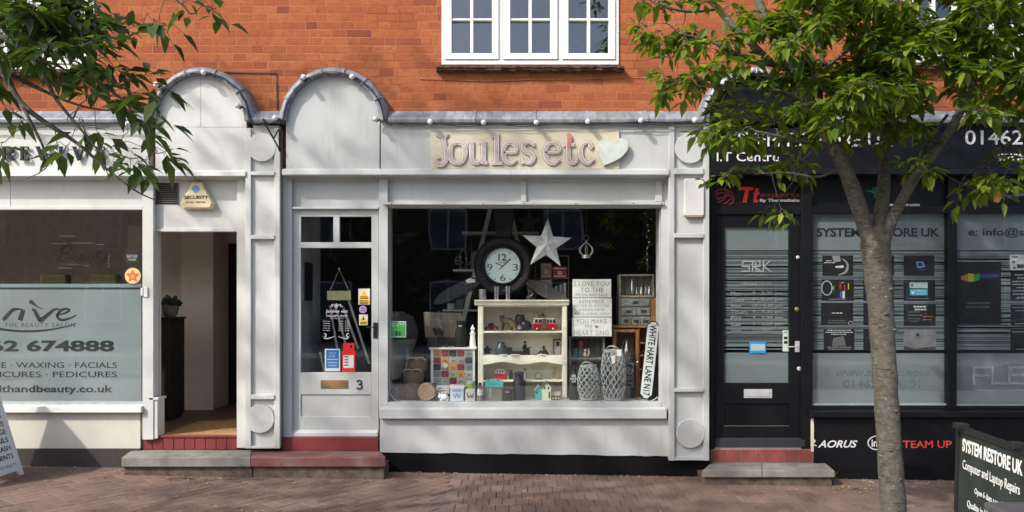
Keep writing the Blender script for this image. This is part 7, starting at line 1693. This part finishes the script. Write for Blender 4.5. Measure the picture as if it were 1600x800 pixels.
for k, s in enumerate(('FACIALS', 'WAXING', 'BROWS', 'MASSAGE', 'NAILS', 'EYELASH', 'TREATMENTS')):
    w = .042 * len(s); z = .60 - k * .072; m = MB(); m.text(s, WL - .075 - w, z, WL - .075, z + .044, -.001, .001, M=Mt, off=.015); m.build('lettering', M_IRON, lb, local=True)
m = MB(); m.text('REVIVE BEAUTY', WL - .34, .095, WL - .06, .125, -.001, .001, M=Mt); m.build('footer', pl('grey_green_ink', (.24, .29, .25), .7), lb, local=True)
gb_ = thing('planter', 'dark grey flat topped box in front of the sandwich board, at the bottom right corner', 'planter', (2.12, -4.3, GZ(2.1, -4.3)))
d_ = 3.0; ztop = CZ - (785 - HY) * d_ / F
m = MB(); xa = (1541 - 800) * d_ / F; m.box(xa + .01, xa + .48, -D + d_ - .30, -D + d_, GZ(2, -4.4), ztop - .03); m.build('body', pl('dark_grey_metal', (.05, .052, .055), .5, .3), gb_, bev=.01)
m = MB(); m.box(xa - .005, xa + .5, -D + d_ - .32, -D + d_ + .012, ztop - .03, ztop); m.build('lid', pl('dark_grey_lid', (.075, .078, .082), .45, .2), gb_, bev=.008)
# ================================================================== trees
def tree(name, label, base, trunk, limbs, clusters, crown, seed, leafm, y0, leafL=(.06, .105), per=16, knots=(), mult=2.1, wid=(.20, .28)):
    """trunk, limbs: (pixel x, pixel y, width in pixels, depth); clusters: (px, py, depth, n); crown: extra points in metres"""
    r = random.Random(seed)
    t = thing(name, label, 'tree', base)
    tk = MB(); nodes = []
    def path3(pp):
        return [(P(a, b, y), S(w, y) / 2) for a, b, w, y in pp]
    def sw(m, pr, seg, jit=.06):
        P3 = smooth_path([p for p, _ in pr], 5); n = len(P3); R_ = []
        for i in range(n):
            u = i / max(n - 1, 1) * (len(pr) - 1); j = min(int(u), len(pr) - 2); R_.append((pr[j][1] + (pr[j + 1][1] - pr[j][1]) * (u - j)) * (1 + r.uniform(-jit, jit)))
        m.tube(P3, R_, seg); return list(zip(P3, R_))
    q = sw(tk, trunk, 20, .05)
    for a, b, w in knots:
        c = P(a, b, y0); k_ = S(w, y0); fr_ = Vector((0, -1, 0)); c += fr_ * (S(17.5, y0))
        tk.ell(c, (k_, k_ * .7, k_ * .62), 10); tk.ell(c + fr_ * k_ * .42, (k_ * .5, k_ * .5, k_ * .3), 8)
    tk.build('trunk', M_BARK, t, smooth='all')
    br = MB()
    for lb_ in limbs:
        q = sw(br, lb_, 12); nodes += q[2:]
    br.build('limbs', M_BARK, t, smooth='all')
    tw = MB(); lv = []; lf_ = []
    up = Vector((0, 0, 1))
    def leaf(b, d, L):
        d = d.normalized(); nrm = (up + Vector((r.uniform(-.5, .5), r.uniform(-.5, .5), r.uniform(-.1, .3)))); s = d.cross(nrm)
        if s.length < 1e-3: return
        s.normalize(); nrm = s.cross(d).normalized(); W2 = L * r.uniform(*wid); fold = r.uniform(.1, .45); dr = r.uniform(.05, .50) * L; o = len(lv)
        def mp(u): return b + d * (L * u) - up * (dr * u * u)
        lv.extend([mp(0), mp(.34), mp(.68), mp(1.0)])
        for sg in (-1, 1):
            for u, w in ((.34, 1.0), (.68, .72)): lv.append(mp(u) + s * (sg * W2 * w) + nrm * (fold * W2 * w))
        lf_.extend([(o, o + 1, o + 4), (o, o + 6, o + 1), (o + 1, o + 2, o + 5, o + 4), (o + 1, o + 6, o + 7, o + 2), (o + 2, o + 3, o + 5), (o + 2, o + 7, o + 3)])
    root = limbs[0][0][0]
    cl = [(P(a, b, y), n, 1) for a, b, y, n in clusters] + [(Vector(c), per, 0) for c in crown]
    cl.sort(key=lambda c: (c[0] - root).length)
    for C, n, vis in cl:
        if vis: n = int(n * mult)
        best = min(nodes, key=lambda q: (q[0] - C).length + .25 * max(0, q[0].z - C.z))
        B, br_ = best; d = C - B; Ld = d.length
        mid = B + d * .5 + Vector((r.uniform(-.06, .06), r.uniform(-.06, .06), .12 * Ld + r.uniform(-.02, .05))); r0 = min(br_ * .7, .004 + .010 * Ld)
        pts = smooth_path([B, B + (mid - B) * .5 + up * .02, mid, C], 3); rr = [max(.0016, r0 * (1 - .8 * i / (len(pts) - 1))) for i in range(len(pts))]
        tw.tube(pts, rr, 6, cap=False)
        for p_, q_ in list(zip(pts, rr))[2:]: nodes.append((p_, q_))
        dirn = (d.normalized() if Ld > .02 else Vector((r.uniform(-1, 1), r.uniform(-1, 1), .2)).normalized())
        ns = max(2, n // 5)
        for k in range(ns):
            sd = (dirn * .8 + Vector((r.gauss(0, .6), r.gauss(0, .6), r.gauss(-.05, .2)))).normalized(); SL = r.uniform(.05, .13) if vis else r.uniform(.08, .22)
            e1 = C + sd * SL * .5 + up * .01; e2 = C + sd * SL - up * (.03 + .1 * SL); tw.tube([C, e1, e2], [.0022, .0017, .001], 4, cap=False)
            for i in range(n // ns):
                u = r.uniform(.15, 1.0); b = C + (e2 - C) * u + up * .012 * math.sin(u * 3)
                ld = sd * r.uniform(.2, .8) + Vector((r.gauss(0, .6), r.gauss(0, .6), r.uniform(-.65, .2)))
                ok = True; b2 = b + ld.normalized() * .02
                L = r.uniform(*leafL) * (1 if r.random() > .15 else .65)
                leaf(b2, ld, L)
    tw.build('branches', M_BARK, t, smooth='all')
    me = link('foliage', lv, lf_, leafm, t)
    return t

# right hand tree
yT = -2.2
TW = .95
tr1 = [(P(1398, 862, yT), S(43 * TW, yT) / 2), (P(1397, 810, yT), S(41 * TW, yT) / 2), (P(1391, 720, yT), S(38.5 * TW, yT) / 2), (P(1386, 640, yT), S(38 * TW, yT) / 2), (P(1381, 560, yT), S(38.5 * TW, yT) / 2), (P(1376, 480, yT), S(40 * TW, yT) / 2), (P(1371, 420, yT), S(43 * TW, yT) / 2), (P(1368, 385, yT), S(46 * TW, yT) / 2), (P(1367, 355, yT), S(38 * TW, yT) / 2)]
def lim(pp): return [(P(a, b, y), S(w, y) / 2 * .92) for a, b, w, y in pp]
limbs1 = [
    lim([(1361, 385, 27, yT), (1349, 345, 27, yT - .02), (1334, 300, 25, yT - .05), (1316, 255, 24, yT - .1), (1290, 205, 24, yT - .12), (1262, 160, 25, yT - .1), (1240, 115, 22, yT - .05), (1218, 75, 19, yT), (1195, 30, 16, yT + .05), (1178, -30, 13, yT + .1), (1160, -120, 9, yT + .1)]),
    lim([(1372, 385, 26, yT), (1376, 340, 24, yT + .03), (1380, 300, 22, yT + .08), (1383, 250, 19, yT + .12), (1386, 190, 18, yT + .15), (1392, 100, 16, yT + .2), (1400, -20, 14, yT + .2), (1405, -160, 9, yT + .2)]),
    lim([(1378, 385, 22, yT), (1393, 345, 20, yT - .05), (1412, 308, 18, yT - .1), (1433, 272, 17, yT - .15), (1462, 235, 15, yT - .2), (1500, 175, 14, yT - .3), (1520, 110, 24, yT - .3), (1540, 0, 15, yT - .35), (1580, -120, 9, yT - .4)]),
    lim([(1236, 108, 14, yT - .05), (1205, 100, 11, yT - .1), (1170, 95, 9, yT - .15), (1130, 74, 7, yT - .2), (1108, 64, 5, yT - .2), (1060, 52, 3.5, yT - .25)]),
    lim([(1205, 98, 12, yT - .1), (1178, 72, 12, yT - .08), (1150, 45, 13, yT - .05), (1122, 14, 11, yT), (1100, -10, 8, yT)]),
    lim([(1120, 14, 6, yT), (1085, 18, 5, yT - .1), (1055, 15, 4, yT - .15), (1025, 4, 3, yT - .2)]),
    lim([(1262, 165, 12, yT - .1), (1225, 145, 8, yT - .2), (1185, 140, 6, yT - .3), (1140, 138, 4.5, yT - .35), (1090, 134, 3, yT - .4)]),
    lim([(1300, 225, 12, yT - .1), (1262, 222, 8, yT - .25), (1225, 215, 6, yT - .35), (1180, 205, 4, yT - .4)]),
    lim([(1285, 195, 10, yT - .12), (1282, 150, 9, yT - .05), (1284, 90, 8, yT), (1270, 20, 7, yT + .1), (1262, -60, 5, yT + .1)]),
    lim([(1262, 150, 9, yT - .1), (1275, 120, 7, yT - .1), (1310, 90, 6, yT), (1350, 60, 5, yT)]),
    lim([(1316, 258, 6, yT - .1), (1280, 276, 4, yT - .2), (1230, 270, 3, yT - .25), (1180, 272, 2.2, yT - .3)]),
    lim([(1437, 268, 8, yT - .15), (1455, 215, 6, yT), (1480, 180, 5, yT + .1)]),
]
vis1 = []
r1 = random.Random(21)
for a, b, n in ((1000, 8, 8), (1022, 4, 12), (1060, 6, 14), (1096, 5, 14), (1012, 42, 14), (1034, 48, 16), (1060, 45, 12), (1092, 52, 12), (1040, 72, 10), (1076, 66, 14), (1104, 74, 14), (1130, 60, 14), (1046, 92, 10), (1034, 118, 8), (1060, 130, 14), (1040, 138, 10), (1086, 124, 16), (1110, 112, 16), (1130, 96, 14), (1100, 138, 12), (1080, 142, 8), (1150, 80, 16), (1172, 104, 16), (1140, 128, 14), (1165, 55, 14), (1190, 60, 14), (1150, 20, 14), (1190, 20, 16), (1225, 30, 14), (1215, 60, 10), (1190, 130, 12),
                (1120, 172, 14), (1140, 180, 18), (1165, 168, 16), (1190, 186, 18), (1112, 196, 14), (1132, 204, 18), (1160, 208, 18), (1185, 214, 16), (1210, 196, 14), (1104, 206, 6), (1150, 212, 10), (1180, 216, 10), (1240, 244, 10), (1228, 250, 8), (1254, 250, 8), (1240, 260, 6), (1150, 270, 8), (1135, 276, 6), (1172, 264, 6), (1210, 322, 8), (1220, 326, 5),
                (1245, 205, 12), (1262, 200, 12), (1270, 220, 10), (1295, 196, 12), (1318, 206, 14), (1335, 192, 12), (1345, 215, 10), (1290, 176, 14), (1310, 160, 14), (1328, 145, 12), (1290, 140, 14), (1300, 118, 12), (1275, 110, 12), (1356, 200, 10),
                (1385, 188, 14), (1400, 206, 16), (1420, 198, 14), (1392, 222, 10), (1430, 224, 10), (1415, 180, 14), (1365, 165, 14), (1436, 252, 12), (1446, 264, 10), (1428, 262, 8), (1500, 286, 10), (1520, 278, 12), (1545, 270, 12), (1565, 280, 12), (1590, 262, 12), (1535, 294, 8), (1575, 240, 10), (1598, 236, 10), (1555, 252, 8), (1600, 290, 8)):
    vis1.append((a, b, yT + r1.uniform(-.45, .1), n))
gaps1 = [(1322, 82, 11), (1333, 42, 8), (1440, 4, 14), (1436, 90, 10), (1455, 140, 13), (1480, 142, 13), (1574, 82, 12), (1300, 62, 8), (1555, 130, 8), (1425, 106, 8), (1310, 190, 0)]
k = 0
while k < 250:
    a = r1.uniform(1230, 1660); b = r1.uniform(-40, 185)
    if b > 175 - .10 * abs(a - 1420) + 12 or any(math.hypot(a - x, b - y) < q + 12 for x, y, q in gaps1): continue
    if b > 95 and 1440 < a < 1500: continue
    vis1.append((a, b, yT + r1.uniform(-.75, .5), 17)); k += 1
crown1 = []
while len(crown1) < 220:
    x, y, z = r1.gauss(0, .8), r1.gauss(0, .6), r1.gauss(0, .6)
    if x * x + y * y + z * z > 2.2: continue
    p = (2.6 + 1.25 * x, -2.3 + 1.1 * y, 4.75 + 1.0 * z)
    if p[2] < 3.62 + .1 * abs(p[1] + 2.2): continue
    crown1.append(p)
tree('cherry_tree', 'slim street tree with a forked pale barked trunk and bright green leaves on the right', (P(1398, 800, yT).x, yT, GZ(P(1398, 800, yT).x, yT)), tr1, limbs1, vis1, crown1, 31, M_LEAF, yT, per=30, knots=((1362, 402, 6), (1372, 440, 3.5), (1384, 452, 5), (1376, 490, 5), (1390, 515, 4), (1379, 575, 3), (1392, 640, 3.5), (1383, 700, 3), (1398, 745, 3)))

# left hand tree: trunk out of the frame, drooping boughs reach in at the top left
yL = -3.55
bx, by_ = -4.75, -3.9
def V3(*p): return Vector(p)
tr2 = [(V3(bx, by_, GZ(bx, by_) - .1), .13), (V3(bx + .02, by_, 1.0), .11), (V3(bx - .02, by_, 1.9), .10), (V3(bx, by_, 2.5), .105)]
limbs2 = [
    [(V3(bx, by_, 2.4), .075), (V3(bx + .5, by_ + .1, 3.0), .06), (V3(bx + 1.2, by_ + .2, 3.6), .05), (V3(bx + 1.9, by_ + .25, 4.2), .04), (V3(bx + 2.4, by_ + .2, 4.9), .025)],
    [(V3(bx, by_, 2.4), .08), (V3(bx - .1, by_ - .2, 3.4), .06), (V3(bx + .1, by_ - .3, 4.6), .045), (V3(bx + .2, by_ - .3, 6.2), .02)],
    [(V3(bx, by_, 2.4), .07), (V3(bx - .7, by_ + .3, 3.2), .05), (V3(bx - 1.3, by_ + .4, 4.4), .03), (V3(bx - 1.6, by_ + .4, 5.4), .015)],
    [(V3(bx, by_, 2.45), .06), (V3(bx + .5, by_ - .7, 3.3), .045), (V3(bx + .9, by_ - 1.2, 4.6), .025), (V3(bx + 1.0, by_ - 1.4, 5.8), .012)],
    [(V3(bx + 1.2, by_ + .2, 3.6), .03), (P(-60, 40, yL), .024), (P(0, 108, yL), .018), (P(32, 160, yL), .014), (P(72, 192, yL), .011), (P(118, 222, yL), .009), (P(165, 262, yL), .006), (P(215, 300, yL), .004), (P(254, 316, yL), .002)],
    [(P(-60, 40, yL), .02), (P(10, 60, yL - .1), .014), (P(60, 105, yL - .1), .010), (P(88, 155, yL - .1), .008), (P(120, 195, yL - .1), .006), (P(150, 232, yL - .1), .004), (P(172, 280, yL - .1), .002)],
    [(V3(bx + 1.6, by_ + .25, 3.9), .03), (P(20, -40, yL + .1), .02), (P(90, 10, yL + .1), .014), (P(140, 40, yL + .1), .010), (P(180, 60, yL + .1), .006), (P(230, 45, yL + .1), .003)],
    [(P(0, 108, yL), .014), (P(60, 138, yL + .1), .009), (P(110, 160, yL + .1), .006), (P(160, 172, yL + .1), .004), (P(205, 170, yL + .1), .002)],
    [(V3(bx + 1.9, by_ + .25, 4.2), .025), (P(180, -60, yL + .2), .014), (P(250, -20, yL + .2), .008), (P(285, 8, yL + .2), .004), (P(300, 22, yL + .2), .003), (P(316, 8, yL + .2), .002)],
    [(P(32, 160, yL), .010), (P(70, 235, yL - .1), .005), (P(72, 262, yL - .1), .003), (P(40, 280, yL - .1), .0015)],
    [(P(60, 60, yL + .1), .010), (P(110, 80, yL + .1), .008), (P(165, 110, yL + .1), .006), (P(190, 140, yL + .1), .003)],
]
vis2 = []
for a, b, n in ((10, 12, 30), (40, 20, 30), (70, 12, 30), (100, 20, 30), (128, 12, 24), (20, 40, 30), (55, 45, 30), (85, 40, 30), (115, 48, 28), (140, 40, 20), (0, 60, 20), (45, 5, 24), (90, 0, 24), (30, 30, 24), (70, 60, 20), (120, 30, 20), (30, 70, 14), (70, 75, 16), (100, 72, 18), (130, 72, 18), (152, 60, 14), (160, 90, 12), (178, 36, 8), (212, 42, 6), (244, 34, 6), (250, 40, 4), (188, 60, 6), (10, 90, 10), (60, 100, 12), (95, 100, 14), (130, 104, 14), (150, 112, 12), (172, 108, 10), (188, 112, 6), (222, 122, 7), (236, 130, 5), (150, 142, 8), (172, 150, 8), (190, 162, 8), (140, 150, 8), (205, 145, 5), (196, 184, 8), (228, 172, 7), (212, 178, 6), (130, 188, 5), (150, 200, 5), (142, 214, 4), (90, 230, 5), (108, 234, 5), (182, 232, 4), (206, 248, 6), (226, 252, 6), (246, 240, 6), (258, 238, 4), (216, 260, 4), (285, 6, 5), (318, 10, 6), (332, 14, 3), (8, 222, 5), (2, 160, 5), (150, 236, 4), (-20, 60, 18), (-30, 20, 18), (-20, 110, 12), (5, 130, 6)):
    vis2.append((a, b, yL + r1.uniform(-.3, .25), n))
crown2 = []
while len(crown2) < 400:
    x, y, z = r1.uniform(-1, 1), r1.uniform(-1, 1), r1.uniform(-1, 1)
    q = x * x + y * y + z * z
    if q > 1 or q < .12: continue
    p = (bx + .15 + 2.75 * x, by_ - .2 + 2.1 * y, 5.55 + 2.75 * z)
    dd = p[1] + D                     # keep it above and left of what the photo shows
    if dd > .2 and abs(p[0]) < dd * 860 / F and p[2] < CZ + dd * (HY + 40) / F: continue
    crown2.append(p)
tree('cherry_tree', 'dark leafed street tree whose drooping boughs hang in at the top left', (bx, by_, GZ(bx, by_)), tr2, limbs2, vis2, crown2, 77, M_LEAF2, yL, leafL=(.07, .122), mult=1.25, wid=(.19, .26), per=22)
